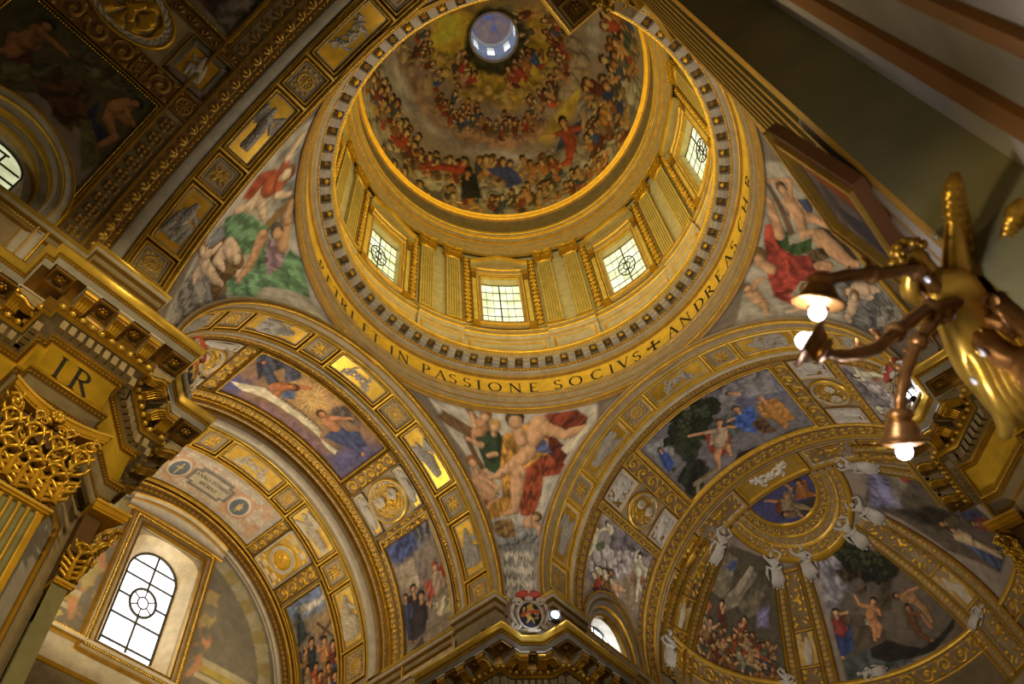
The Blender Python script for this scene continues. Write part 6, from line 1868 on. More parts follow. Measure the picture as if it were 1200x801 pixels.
# ribs
def rib(c0, c1, hw0, hw1, e0, e1, label):
    root = empty('gilt_rib')
    e = np.linspace(e0, e1, 40); t = (e - e0) / (e1 - e0)
    cc = c1 + (c0 - c1) * (1 - t); cc = c0 + (c1 - c0) * t
    hw = hw0 + (hw1 - hw0) * t
    pr = [(-1, .01, 'b'), (-.97, .10, 'g'), (-.90, .13, 'l'), (-.84, .10, 'g'), (-.82, .05, 's'), (-.56, .05, 's'), (-.54, .12, 'g'), (-.48, .14, 'l'), (-.42, .12, 'g'), (-.40, .04, 's'),
          (.40, .04, 's'), (.42, .12, 'g'), (.48, .14, 'l'), (.54, .12, 'g'), (.56, .05, 's'), (.82, .05, 's'), (.84, .10, 'g'), (.90, .13, 'l'), (.97, .10, 'g'), (1, .01, 'b')]
    q = []
    for i, p in enumerate(pr):
        if i and pr[i - 1][2] != p[2]: q.append((p[0], p[1], pr[i - 1][2]))
        q.append(p)
    rows = [sph(cc + hw * u, e, h) for u, h, c in q]
    obj('rib_body', np.stack(rows, 1).reshape(-1, 3), gridF(40, len(q)), M_PAINT, root, np.tile(np.array([CK[c] for _, _, c in q]), (40, 1)))
    def stripe(name, u0, u1, t0, t1, fn, amp, ww, h=.05, mat=None):
        na = max(20, int((e1 - e0) * (t1 - t0) * KD / .03)); ns = max(6, int(ww / .03))
        T, U = np.meshgrid(np.linspace(t0, t1, na), np.linspace(u0, u1, ns), indexing='ij')
        L = (e1 - e0) * (t1 - t0) * KD
        m, c = fn((T - t0) / (t1 - t0) * L, (U - u0) / (u1 - u0) * ww, L, ww)
        E_ = e0 + (e1 - e0) * T
        V = sph(c0 + (c1 - c0) * T + (hw0 + (hw1 - hw0) * T) * U, E_, h + amp * m)
        obj(name, V.reshape(-1, 3), gridF(na, ns), mat or M_PAINT, root, c.reshape(-1, 4), True)
    stripe('leaf_border', -.81, -.57, 0, 1, orn_ros(GOLD, GROUND, .22), .05, .22)
    stripe('leaf_border', .57, .81, 0, 1, orn_ros(GOLD, GROUND, .22), .05, .22)
    stripe('scroll_panel', -.36, .36, .02, .34, orn_arab(GOLD, GROUND, 1.0), .06, .6)
    stripe('scroll_panel', -.36, .36, .60, .96, orn_arab(GOLD, GROUND, 1.0), .06, .6)
    def figf(U, V, w, l):
        H = caps_height((V - l / 2) / w * 1.4, (U / w) * 1.05, fig_stand(int(c0) + 60))
        return np.clip(H * 4, 0, 1), lerpc(np.array((.55, .36, .08, .8)), np.array(STONEW), sstep(.02, .1, H))
    stripe('figure_panel', -.36, .36, .37, .57, figf, .10, .6)
    for tt in (.005, .355, .585, .975):
        ee = e0 + (e1 - e0) * tt
        u = np.linspace(-.4, .4, 5)
        rows = [sph(c0 + (c1 - c0) * tt + (hw0 + (hw1 - hw0) * tt) * u, ee + d, h) for d, h in ((-.35, .04), (-.3, .12), (.3, .12), (.35, .04))]
        obj('cross_bar', np.stack(rows, 1).reshape(-1, 3), gridF(5, 4), M_PAINT, root, np.array(GOLD))
    base_at(root, tuple(sph(np.array(c0 + 0.), e0 + 0., 0)))
    tag(root, label, 'rib')
rib(30, 21.5, 8.6, 9.6, -4, 50, 'gilt rib of the apse with a small white figure panel, left of the boat fresco')
rib(-38.5, -28.5, 8.6, 9.4, -17, 51, 'gilt rib of the apse with a small white figure panel, right of the boat fresco')
rib(83, 74, 7.5, 13, 5, 58, 'gilt rib bordering the fresco of ruined arches beside the apse arch')
rib(-83, -74, 7.5, 13, 5, 58, 'gilt rib behind the right pier cornice')
# horseshoe frame of the small crown painting
root = empty('horseshoe_frame')
tt = np.linspace(-math.pi / 2, math.pi / 2, 61)
X0 = 16.98
def ush(ax, by):
    return np.concatenate([[(X0 - .02, -by)], np.stack([X0 + .15 + ax * np.cos(tt), by * np.sin(tt)], 1), [(X0 - .02, by)]])
pr = [(3.32, 2.75, .01, 'b'), (3.28, 2.72, .12, 'g'), (3.18, 2.64, .15, 'l'), (3.08, 2.56, .12, 'g'), (3.04, 2.52, .05, 's'), (2.74, 2.28, .05, 's'), (2.70, 2.25, .12, 'g'), (2.62, 2.20, .14, 'l'), (2.56, 2.14, .05, 's'), (2.34, 1.98, .05, 's'),
      (2.28, 1.94, .12, 'l'), (2.20, 1.88, .12, 'g'), (2.16, 1.86, .04, 's'), (1.86, 1.62, .04, 's'), (1.82, 1.6, .1, 'g'), (1.72, 1.53, .12, 'l'), (1.66, 1.49, .1, 'g'), (1.62, 1.46, .01, 'b')]
q = []
for i, p in enumerate(pr):
    if i and pr[i - 1][3] != p[3]: q.append((*p[:3], pr[i - 1][3]))
    q.append(p)
rows = [apse(ush(ax, by)[:, 0], ush(ax, by)[:, 1], h) for ax, by, h, c in q]
obj('frame_mouldings', np.stack(rows, 1).reshape(-1, 3), gridF(63, len(q)), M_PAINT, root, np.tile(np.array([CK[c] for *_, c in q]), (63, 1)))
def uband(name, a0, b0, a1, b1, fn, amp, res=.03):
    n = 260; ns = max(6, int((a1 - a0) / res))
    tt2 = np.linspace(-math.pi / 2, math.pi / 2, n)
    T, K = np.meshgrid(tt2, np.linspace(0, 1, ns), indexing='ij')
    L = math.pi * (a0 + b0) / 2; ww = abs(a1 - a0)
    m, c = fn((T + math.pi / 2) / math.pi * L, K * ww, L, ww)
    ax = a0 + (a1 - a0) * K; by = b0 + (b1 - b0) * K
    obj(name, apse(X0 + .15 + ax * np.cos(T), by * np.sin(T), .05 + amp * m).reshape(-1, 3), gridF(n, ns), M_PAINT, root, c.reshape(-1, 4), True)
uband('scroll_band', 2.72, 2.27, 3.04, 2.52, orn_scroll(GOLD, GROUND), .06)
uband('rosette_band', 2.34, 1.98, 2.56, 2.14, orn_ros(GOLD, GROUND, .4), .06)
uband('scroll_band', 1.86, 1.62, 2.16, 1.86, orn_scroll(GOLD, GROUND), .05)
bp = np.array([(X0 + .15 + 2.66 * math.cos(t), 2.22 * math.sin(t)) for t in np.linspace(-math.pi / 2, math.pi / 2, 110)])
beads('bead_row', apse, bp, .13, .05, root)
base_at(root, tuple(apse(19.0, 0., 0)))
tag(root, 'broad gilt horseshoe frame around the small blue painting at the apse crown', 'frame')
sx, sy = np.meshgrid(np.linspace(0, 1, 110), np.linspace(-1, 1, 130), indexing='ij')
w_ = 1.50 * np.sqrt(1 - np.clip(sx * .97, 0, 1) ** 4 * .9) 
px_ = X0 - .03 + 1.80 * sx; py_ = 1.52 * sy
ins = ((px_ - X0 - .15) / 1.64 < 0) | (np.hypot(np.maximum(px_ - X0 - .15, 0) / 1.66, py_ / 1.5) < 1.02)
col = paint('ap_small', px_, py_, 57, .03)
F = gridF(110, 130); F = F[ins.reshape(-1)[F].all(1)]
rt = empty('ceiling_fresco')
obj('painted_plaster', apse(px_, py_, .01).reshape(-1, 3), F, M_FRESCO, rt, col.reshape(-1, 4), True)
base_at(rt, tuple(apse(17.7, 0., 0)))
tag(rt, 'small painting of tumbling figures on blue at the crown of the apse', 'fresco')

# ================================================================== NAVE VAULT
tN = struct(empty('trim_19'))
fn_ = fresco_bar('ceiling_fresco', 'nave_lunette', barC, 3, 43.8, 11.12, 15.3, .03, 61, 'dim fresco of two nude figures and a shell over the dark nave window', mask=hole_mask(*NVW))
frame('gilt_frame', barC, KD, -6, 45.0, 10.98, 15.44, [(0, .01, 'b'), (.02, .08, 'l'), (.07, .08, 'g'), (.09, .02, 'b'), (.12, .06, 'g'), (.15, .02, 'b')], fn_, 40, 30, bead=(.13, .05, .08))
base_at(fn_, tuple(barC(25., 13.2, 0)))
for (a0, a1, s0, s1, fnx, fl) in ((45.6, 51.0, 12.3, 15.4, orn_scroll(GOLDD, BOLE), True), (45.6, 51.0, 10.98, 11.9, orn_scroll(GOLDD, BOLE), True), (45.6, 51, 11.94, 12.26, orn_wreath(GOLDD, BOLE), True), (45.6, 51, 10.3, 10.94, orn_wreath(GOLDD, BOLE), True),
                                  (64.0, 66.0, 10.3, 16, orn_leaf(GOLDD, BOLE, 2), True)):
    relief('carved_band', barC, KD, a0, a1, s0, s1, fnx, .07, tN, .026, .01, flip=fl)
    frame('band_frame', barC, KD, a0 - .4, a1 + .4, s0 - .06, s1 + .06, [(0, .01, 'b'), (.015, .08, 'l'), (.05, .08, 'g'), (.065, .01, 'b')], tN, 6, 10)
relief('carved_band', barC, KD, 66.5, 110, 10.3, 10.72, orn_leaf(GOLDD, STONED, 1.2), .06, tN, .03, .01)
# relief panel and round medallion above the lunette
rt = empty('relief_coffer')
frame('coffer_frame', barC, KD, 52, 63, 10.32, 11.72, [(0, .01, 'b'), (.03, .08, 'g'), (.07, .03, 'y'), (.22, .03, 'w'), (.24, .0, 'b')], rt, 10, 10)
w = 11 * KD - .5; l = .9
A, S = np.meshgrid(np.linspace(0, w, 50), np.linspace(0, l, 50), indexing='ij')
split_relief(rt, barC, KD, 52 + .25 / KD, 63 - .25 / KD, 10.57, 11.47, caps_height((S - l / 2) / .95, A / .95, fig_sit(77)) * .95, np.array(GOLD), np.array(GREY), .7)
base_at(rt, tuple(barC(57.5, 11., 0)))
tag(rt, 'small grey seated figure relief on gold above the dark nave window', 'relief')
rt = empty('nave_medallion')
am, sm = 57.3, 13.3
rr = np.linspace(0, 1.25, 60); t_ = np.linspace(0, 2 * math.pi, 121)
RR, TT = np.meshgrid(rr, t_, indexing='ij')
u, v = RR * np.cos(TT) * .62, RR * np.sin(TT)
rn = RR / 1.25
m, c = orn_arab(GOLD, STONED, .7)(u + 2, v + 2, 4, 4)
c = lerpc(c, np.array(GREY), (rn > .82) * 1.0)
m = np.where(rn > .82, .6 + .4 * np.cos(TT * 26) * np.cos((rn - .9) * 40), m)
obj('oval_relief', barC(am + u / KD, sm + v, .01 + .09 * m).reshape(-1, 3), gridF(60, 121), M_PAINT, rt, c.reshape(-1, 4), True)
rows = [barC(am + (1.25 + d) * .64 * np.cos(t_[:-1]) / KD, sm + (1.25 + d) * np.sin(t_[:-1]), h) for d, h in ((-.03, .03), (.02, .12), (.08, .12), (.12, .01))]
obj('oval_frame', np.stack(rows, 1).reshape(-1, 3), gridF(120, 4, True), M_PAINT, rt, np.array(GOLD))
base_at(rt, tuple(barC(am, sm, 0)))
tag(rt, 'oval gilt arms relief on the dim nave vault beyond the small grey figure', 'medallion')
fq = fresco_bar('ceiling_fresco', 'nave_crown', barC, 67.5, 112, 10.9, 15.6, .05, 62, 'dark crown fresco of the nave vault at the upper edge')
frame('gilt_frame', barC, KD, 66.4, 113, 10.76, 15.8, [(0, .01, 'b'), (.02, .08, 'g'), (.06, .08, 'l'), (.10, .04, 'b'), (.14, .05, 'b')], fq, 40, 24, bead=(.11, .05, .07))
base_at(fq, tuple(barC(90., 13.2, 0)))
# ================================================================== DRUM: windows, pilasters, festoons
def rotz(V, a):
    c, s = math.cos(a), math.sin(a); V = np.asarray(V, float)
    return np.stack([V[:, 0] * c - V[:, 1] * s, V[:, 0] * s + V[:, 1] * c, V[:, 2]], -1)
# acanthus leaf: grid that climbs the bell and curls over at the tip
def leaf(G, x, y, z, w, h, out, ang=0.0, col=GOLD, n=6):
    """acanthus leaf: a ribbed body with pointed lobes that climbs the bell and curls over at the tip"""
    ca, sa = math.cos(ang), math.sin(ang)
    def P(u, v, lift=0.0):
        cu = min(max((v - .62) / .38, 0), 1)
        yy = .02 + .10 * out * v + out * math.sin(cu * 2.2) * .8 + lift
        zz = h * (min(v, .88) / .88) - h * .15 * max(0, (v - .88) / .12)
        return np.array((x + u * ca - yy * sa, y + u * sa + yy * ca, z + zz))
    G.tube([P(0, v, .02) for v in np.linspace(0, 1, 9)], list(np.linspace(w * .30, w * .12, 9)), col, 7)
    for i in range(n):
        v = .06 + .80 * i / (n - 1)
        ww = w * (.75 + .35 * math.sin(math.pi * min(1, v * 1.05))) * (1 - .45 * max(0, v - .6))
        for s in (-1, 1):
            G.tube([P(0, v, .02), P(s * ww * .55, v + .07, .035), P(s * ww * .95, v + .13, .02), P(s * ww * 1.02, v + .19, .05)], [w * .14, w * .20, w * .15, w * .04], col, 6)
def volute(G, c, r, t, e1, e2, turns=1.6, col=GOLD, n=26):
    c = np.array(c); e1 = np.array(e1); e2 = np.array(e2)
    pts = []; rad = []
    for i in range(n):
        f = i / (n - 1); a = turns * 2 * math.pi * f
        rr = r * (1 - .8 * f)
        pts.append(c + rr * (math.cos(a) * e1 + math.sin(a) * e2)); rad.append(t * (1 - .45 * f))
    G.tube(pts, rad, col, 6)
def capital(root, w, h, dpt, z0, detail=True):
    """Corinthian capital of a flat pilaster: x along the wall, +y to the room; parts on root"""
    hw = w / 2; s = w / 1.44
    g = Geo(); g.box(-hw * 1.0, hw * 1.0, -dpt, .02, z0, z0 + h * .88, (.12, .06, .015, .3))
    for k, (d, zz) in enumerate(((.05, .02), (.09, .07), (.04, .11))):
        g.box(-hw - d * s, hw + d * s, -dpt, d * s, z0 - .12 * s + zz * s - .03 * s, z0 - .12 * s + zz * s + .03 * s, GOLD if k != 1 else GOLDL)
    g.build('bell', M_PAINT, root)
    g = Geo()
    n = 3
    for i in range(n):
        leaf(g, -hw + w * (i + .5) / n, 0, z0, w / n * .52, h * .40, .26 * s)
    leaf(g, hw, -dpt * .4, z0, w / n * .5, h * .40, .26 * s, -math.pi / 2); leaf(g, -hw, -dpt * .4, z0, w / n * .5, h * .40, .26 * s, math.pi / 2)
    g.build('lower_leaves', M_PAINT, root, True)
    g = Geo()
    for i in range(n + 1):
        leaf(g, -hw + w * i / n, .02, z0 + .05 * h, w / n * .5, h * .62, .34 * s)
    g.build('upper_leaves', M_PAINT, root, True)
    g = Geo()
    for sx in (-1, 1):
        # stalks that rise to the corner volutes and the small inner helices
        for k in range(4):
            x0 = sx * (hw * .55 + .035 * s * k)
            g.tube([(x0, .06, z0 + h * .42), (x0 + sx * .03 * s, .14 * s, z0 + h * .62), (sx * hw * .95, .26 * s, z0 + h * .78), (sx * (hw + .10 * s), .33 * s, z0 + h * .84)], [.03 * s, .035 * s, .03 * s, .02 * s], GOLDL, 6)
        volute(g, (sx * (hw + .08 * s), .36 * s, z0 + h * .74), .16 * s, .045 * s, (sx, .4, 0), (0, 0, 1))
        g.ball((sx * (hw + .08 * s), .40 * s, z0 + h * .74), .06 * s, GOLDL, 8, 6)
        volute(g, (sx * hw * .26, .30 * s, z0 + h * .76), .12 * s, .035 * s, (-sx, 0, 0), (0, 0, 1))
        leaf(g, sx * (hw - .05 * s), .10 * s, z0 + h * .45, .16 * s, h * .36, .40 * s, -sx * .6, GOLDL)
        leaf(g, sx * hw * .45, .10 * s, z0 + h * .48, .12 * s, h * .30, .34 * s, 0, GOLDL)
        g.tube([(sx * hw * .62, .05, z0 + h * .3), (sx * hw * .62, .10 * s, z0 + h * .5)], [.06 * s, .05 * s], GOLD, 7)
    g.build('volutes', M_PAINT, root, True)
    # abacus with hollowed sides and a flower at the middle
    g = Geo()
    for (z1, z2, ex, c) in ((.87, .90, 0.0, GOLD), (.90, .965, .03, GOLD), (.965, 1.0, .07, GOLDL)):
        xs = np.linspace(-1, 1, 15)
        fr = [(x * (hw + (.26 + ex) * s), (.40 + ex) * s - .24 * s * (1 - x * x)) for x in xs]
        pl = fr + [(hw + (.20 + ex) * s, -dpt), (-hw - (.20 + ex) * s, -dpt)]
        m = len(pl)
        g.add([(x, y, z0 + h * z1) for x, y in pl] + [(x, y, z0 + h * z2) for x, y in pl], [tuple(range(m - 1, -1, -1)), tuple(range(m, 2 * m))] + [(i, (i + 1) % m, m + (i + 1) % m, m + i) for i in range(m)], c)
    g.build('abacus', M_PAINT, root)
    g = Geo()
    for k in range(8):
        a = k * math.pi / 4
        g.ball((.10 * s * math.cos(a), .24 * s, z0 + h * .93 + .10 * s * math.sin(a)), (.065 * s, .05 * s, .065 * s), GOLD, 7, 5)
    g.ball((0, .27 * s, z0 + h * .93), .07 * s, GOLDL, 8, 6)
    g.build('abacus_flower', M_PAINT, root, True)

def fluted(name, parent, w, z0, z1, nfl, dpt, mapf, c_fl, c_fil, cable=None, nz=10, margin=.10, c_cab=STONEW):
    """pilaster shaft: round-ended flutes sunk between flat fillets; mapf(x, z, depth)->xyz"""
    fw = (w - 2 * margin) / nfl
    xs = [-w / 2, -w / 2 + margin * .98]
    for i in range(nfl):
        a = -w / 2 + margin + i * fw
        xs += list(a + fw * np.array((.0, .14, .15, .22, .32, .42, .5, .58, .68, .78, .85, .86)))
    xs += [w / 2 - margin * .98, w / 2]
    xs = np.unique(np.round(np.array(xs), 5))
    r = fw * .35
    zs2 = [z0, z0 + .12, z0 + .13]
    zs2 += list(np.linspace(z0 + .13, z0 + .13 + r, 5)[1:])
    if cable: zs2 += [cable - .02, cable, cable + .03, cable + .06]
    zs2 += list(np.linspace((cable or z0) + .6, z1 - .13 - r, nz)) + list(np.linspace(z1 - .13 - r, z1 - .13, 7)[1:]) + [z1 - .12, z1]
    zs2 = np.unique(np.round(np.array(zs2), 4))
    X, Z = np.meshgrid(xs, zs2, indexing='ij')
    t = ((X + w / 2 - margin) / fw) % 1.0
    inside = (np.abs(X) < w / 2 - margin * .97)
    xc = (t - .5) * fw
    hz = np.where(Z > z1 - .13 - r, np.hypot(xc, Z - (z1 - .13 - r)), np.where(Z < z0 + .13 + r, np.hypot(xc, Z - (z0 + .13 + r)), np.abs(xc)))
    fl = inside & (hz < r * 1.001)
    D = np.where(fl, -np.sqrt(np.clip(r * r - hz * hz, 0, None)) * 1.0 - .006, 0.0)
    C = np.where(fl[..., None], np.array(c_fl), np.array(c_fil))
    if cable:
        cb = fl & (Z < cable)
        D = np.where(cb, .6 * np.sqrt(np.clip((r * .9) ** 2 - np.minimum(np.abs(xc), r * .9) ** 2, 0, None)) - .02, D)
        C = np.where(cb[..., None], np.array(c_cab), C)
    V = mapf(X, Z, D)
    o = obj(name, V.reshape(-1, 3), gridF(len(xs), len(zs2)), M_PAINT, parent, C.reshape(-1, 4))
    return o
# one drum pilaster, built at azimuth 0 and copied round
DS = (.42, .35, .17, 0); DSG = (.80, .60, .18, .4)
WIN_NAME = {2: 'drum window left of middle', 1: 'middle drum window', 0: 'drum window right of middle', 7: 'far right drum window', 3: 'leftmost half hidden drum window'}
WIN_SHORT = WIN_NAME
P0 = empty('fluted_pilaster', (7.84, 0, 29.87 + ZO))
dmap = lambda X, Z, D: np.stack([D, X, Z], -1) * np.array((-1, 1, 1))
def dm(X, Z, D):
    return np.stack([-(D + 0 * X), X + 0 * D, Z + 0 * X], -1)
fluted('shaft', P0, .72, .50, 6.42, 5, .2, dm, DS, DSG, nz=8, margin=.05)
g = Geo()
for (z0, z1, d, c) in ((0, .22, .10, DS), (.22, .32, .09, GOLD), (.32, .42, .06, GOLDL), (.42, .50, .03, GOLD)):
    g.box(-d, .25, -.36 - d, .36 + d, z0, z1, c)
g.build('base', M_PAINT, P0)
g = Geo(); g.box(.0, .25, -.36, -.355, .5, 6.42, DS); g.box(0, .25, .355, .36, .5, 6.42, DS); g.build('shaft_sides', M_PAINT, P0)
cp = Geo()
sub = empty('tmp')
before = set(bpy.data.objects)
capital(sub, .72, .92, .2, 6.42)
new = [o for o in bpy.data.objects if o not in before]
# gather the small capital into one part, turned so that its front (+y) faces the axis (-x)
gg = Geo()
for o in new:
    me = o.data
    V = np.array([v.co[:] for v in me.vertices]); Cc = np.array([d.color[:] for d in me.color_attributes['Col'].data])
    V = np.stack([-V[:, 1], V[:, 0], V[:, 2]], -1)
    gg.V.append(V); gg.F += [[i + gg.n for i in p.vertices] for p in me.polygons]; gg.C.append(Cc); gg.n += len(V)
    bpy.data.objects.remove(o, do_unlink=True)
bpy.data.objects.remove(sub, do_unlink=True)
gg.build('capital', M_PAINT, P0, True)
F0 = empty('floral_festoon', (7.93, 0, 30.2 + ZO))
g = Geo(); g.box(0, .12, -.20, .20, 0, 6.5, (.46, .38, .22, .2)); g.box(-.02, .1, -.21, -.18, 0, 6.5, GOLD); g.box(-.02, .1, .18, .21, 0, 6.5, GOLD); g.build('backing_strip', M_PAINT, F0)
g = Geo()
fr = random.Random(3)
for k in range(16):
    z = .3 + k * .39
    for j in range(6):
        a = j * math.pi / 3 + k
        g.ball((-.06 - .02 * fr.random(), .10 * math.cos(a), z + .11 * math.sin(a)), .055 + .02 * fr.random(), GOLD if fr.random() < .7 else GOLDL, 6, 4)
    g.ball((-.11, 0, z), .07, GOLDL, 6, 5)
    for s in (-1, 1):
        g.tube([(-.03, .04 * s, z + .16), (-.08, .14 * s, z + .24), (-.03, .17 * s, z + .30)], [.03, .045, .015], GOLDD, 5)
g.build('fruit_and_flowers', M_PAINT, F0, True)
first = [True, True]
for k in (3, 2, 1, 0, 7):
    for off, side in ((-30.2 + 2.65, 'far right'), (-17.4, 'right'), (17.4, 'left'), (27.55, 'far left')):
        a = math.radians(45 * k + off)
        if off in (27.55, -30.2 + 2.65): continue
        for kk, src, r_, z_ in ((0, P0, 7.84, 29.87), (1, F0, 7.93, 30.2)):
            aa = math.radians(45 * k + (off if kk == 0 else (math.copysign(12.2, off))))
            loc = (r_ * math.cos(aa), r_ * math.sin(aa), z_ + ZO)
            lab = ('fluted pilaster with gilt capital just %s of the %s' if kk == 0 else 'gilt festoon of fruit at the %s edge of the %s') % (side, WIN_NAME[k])
            if first[kk]:
                o = src; first[kk] = False; o.location = loc; o.rotation_euler = (0, 0, aa)
                tag(o, lab, 'pilaster' if kk == 0 else 'festoon', 'paired drum pilasters' if kk == 0 else 'drum festoons')
            else:
                o = dup(src, loc, aa, lab)
# windows
for k in range(8):
    c0 = 45 * k
    w = struct(empty('window_%d' % (4 + k)))
    RG = 8.42
    A, S = np.meshgrid(np.linspace(c0 - 7, c0 + 7, 6), np.linspace(WZ0 - .1, WZ1 + .3, 3), indexing='ij')
    obj('glass', ringm(A, S, 0, RG).reshape(-1, 3), gridF(6, 3), M_GLASS_DRUM, w)
    if k in (2, 3, 4, 5, 6) and k != 2 and False: continue
    bg = Geo()
    rb = 8.38
    def rp(a, z, r=rb): return tuple(ringm(np.array(a), np.array(z), 0, r))
    bg.tube([rp(c0, 30.7), rp(c0, 35.3)], .035, None, 5)
    zz_ = np.linspace(31.25, 34.95, 6)
    for z in zz_:
        bg.tube([rp(c0 + t, z) for t in (-7, -3.5, 0, 3.5, 7)], .022, None, 5)
    for a in (-4.6, -2.3, 2.3, 4.6):
        bg.tube([rp(c0 + a, 30.8), rp(c0 + a, 35.2)], .012, None, 4)
    if k != 1:
        zc = 33.1
        for ra, rz in ((3.2, .78), (1.2, .3)):
            bg.tube([rp(c0 + ra * math.cos(t), zc + rz * math.sin(t)) for t in np.linspace(0, 2 * math.pi, 25)], .03, None, 5)
        for t in np.linspace(0, 2 * math.pi, 7)[:-1]:
            bg.tube([rp(c0 + 1.2 * math.cos(t), zc + .3 * math.sin(t)), rp(c0 + 3.2 * math.cos(t), zc + .78 * math.sin(t))], .02, None, 5)
    bg.build('leaded_bars', M_LEAD, w)
    # deep reveal
    pts = [(c0 - WA, WZ0), (c0 + WA, WZ0), (c0 + WA, WZ1), (c0 - WA, WZ1)]
    V = [rp(a, z, 8.04) for a, z in pts] + [rp(a, z, 8.46) for a, z in ((c0 - 7, WZ0 + .05), (c0 + 7, WZ0 + .05), (c0 + 7, WZ1 - .02), (c0 - 7, WZ1 - .02))]
    obj('window_reveal', V, [(i, (i + 1) % 4, 4 + (i + 1) % 4, 4 + i) for i in range(4)], M_STONE, w, np.array((.62, .52, .26, 0)))
    frame('window_surround', ringm, 8 * math.pi / 180, c0 - 8.6, c0 + 8.6, WZ0 - .26, WZ1 + .22, [(0, -.04, 's'), (.02, .08, 'g'), (.08, .08, 'd'), (.10, .05, 's'), (.17, .05, 's'), (.19, .09, 'd'), (.23, .09, 'g'), (.25, -.02, 's')], w, 14, 14, bead=(.05, .08, .08))
    # aedicule: side strips with consoles, entablature and pediment
    ag = Geo()
    for sgn in (-1, 1):
        for (a0, a1, z0, z1, h, c) in ((8.7, 10.4, 30.5, 35.2, .10, DS), (8.9, 10.2, 30.6, 34.6, .14, DSG), (8.6, 10.6, 35.2, 35.5, .22, GOLD), (8.7, 10.5, 34.7, 35.2, .18, GOLDD), (8.5, 10.8, 35.5, 35.85, .26, DS), (8.4, 10.9, 30.2, 30.55, .22, GOLD)):
            V, F, c = block(ringm, c0 + sgn * a0, c0 + sgn * a1, z0, z1, -.06, h, c); ag.add(V, F, c)
    ag.build('side_strips', M_PAINT, w)
    sweep('hood_course', ringm, c0 - 8.7, c0 + 8.7, [(35.28, .02, 's'), (35.36, .06, 'g'), (35.42, .08, 'd'), (35.46, .06, 's'), (35.62, .06, 's'), (35.66, .12, 'g'), (35.78, .14, 'd'), (35.8, .06, 's'), (36.6, .05, 's')], 14, parent=w)
    # pediment
    n = 25
    f = np.linspace(-1, 1, n); a = c0 + 11.0 * f
    rise = (.62 * (1 - np.abs(f)) * (np.abs(f) < .95) + 0) if k in (1, 2) else .66 * np.sqrt(np.clip(1 - f * f, 0, 1))
    if k in (1, 2): rise = np.clip(.78 * (1 - np.abs(f)) - .10, 0, 1)
    rows = [ringm(a, 35.86 + rise + dz, h) for dz, h in ((0, .04), (.0, .30), (.10, .38), (.2, .44), (.28, .46), (.30, .04))]
    obj('pediment', np.stack(rows, 1).reshape(-1, 3), gridF(n, 6), M_PAINT, w, np.tile(np.array([DS, DS, GOLD, GOLDL, GOLDL, DS]), (n, 1)))
    sweep('sill', ringm, c0 - 9.2, c0 + 9.2, [(30.3, .02, 's'), (30.36, .10, 'g'), (30.46, .16, 'l'), (30.52, .16, 's'), (30.6, .05, 's')], 12, parent=w)
# ================================================================== GIANT PILASTERS ON THE PIERS
OLIVE = (.23, .21, .10, 0)
def giant(loc, rz, label, cable=None):
    """shaft front at local y=0, x along the wall, z from the floor"""
    r = empty('giant_pilaster', loc, rz)
    cm = lambda X, Z, D: np.stack([X + 0 * D, D + 0 * X, Z + 0 * X], -1)
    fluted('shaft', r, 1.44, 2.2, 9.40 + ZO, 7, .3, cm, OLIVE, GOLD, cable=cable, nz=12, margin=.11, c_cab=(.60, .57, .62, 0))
    g = Geo()
    g.box(-.72, -.715, -.34, 0, 2.2, 9.4 + ZO, OLIVE); g.box(.715, .72, -.34, 0, 2.2, 9.4 + ZO, OLIVE)
    g.build('shaft_sides', M_PAINT, r)
    g = Geo()
    for (z0, z1, d, c) in ((0, 1.5, .16, STONED), (1.5, 1.75, .2, STONEW), (1.75, 1.95, .16, GOLD), (1.95, 2.2, .08, STONEW)):
        g.box(-.72 - d, .72 + d, -.34, d, z0, z1, c)
    g.build('base', M_PAINT, r)
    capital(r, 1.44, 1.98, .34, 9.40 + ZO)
    tag(r, label, 'pilaster', 'giant fluted pilasters')
    return r
YF = 6.59
G1 = giant((-8.74, YF, 0), math.pi, 'giant fluted pilaster under the frieze lettered IR, at the lower left edge')
giant((-YF, 8.74, 0), -math.pi / 2, 'giant pilaster with gilt capital beside the tall arched window')
giant((8.74, -YF, 0), 0, 'giant pilaster of the right pier, its capital at the right edge')
giant((YF, -8.74, 0), math.pi / 2, 'giant pilaster below the frieze lettered IN behind the gilt angel')
giant((-8.74, -6.70, 0), 0, 'tall fluted pilaster rising at the upper right with white filled lower flutes', cable=1.72 + ZO)
# panelled recess between the left pilasters (narrow gilt framed panels of the chamfer)
def chamfer(k, label):
    c = np.array(rot((6.645 + 1.46 / math.sqrt(2) - .03, 6.645 + 1.46 / math.sqrt(2) - .03), k))
    n = -c / np.linalg.norm(c); t = np.array((-n[1], n[0]))
    M = lambda a, s, h: np.stack([c[0] + t[0] * a + n[0] * h + 0 * s, c[1] + t[1] * a + n[1] * h + 0 * s, s + 0 * a + 0 * h], -1)
    r = empty('pier_recess')
    frame('panel_frame', M, 1.0, -.48, .48, 3.0, 10.4 + ZO, [(0, .0, 's'), (.03, .08, 'd'), (.10, .10, 'g'), (.16, .06, 'd'), (.18, .02, 'y')], r, 3, 3)
    relief('panel', M, 1.0, -.30, .30, 3.2, 10.2 + ZO, lambda U, V, w, l: (0 * U, lerpc(GREY, STONED, 0 * U)), .0, r, .3, .02)
    base_at(r, tuple(M(0., 3.0, 0.)))
    tag(r, label, 'panel')
chamfer(1, 'tall narrow gilt framed panel between the two left pier pilasters')
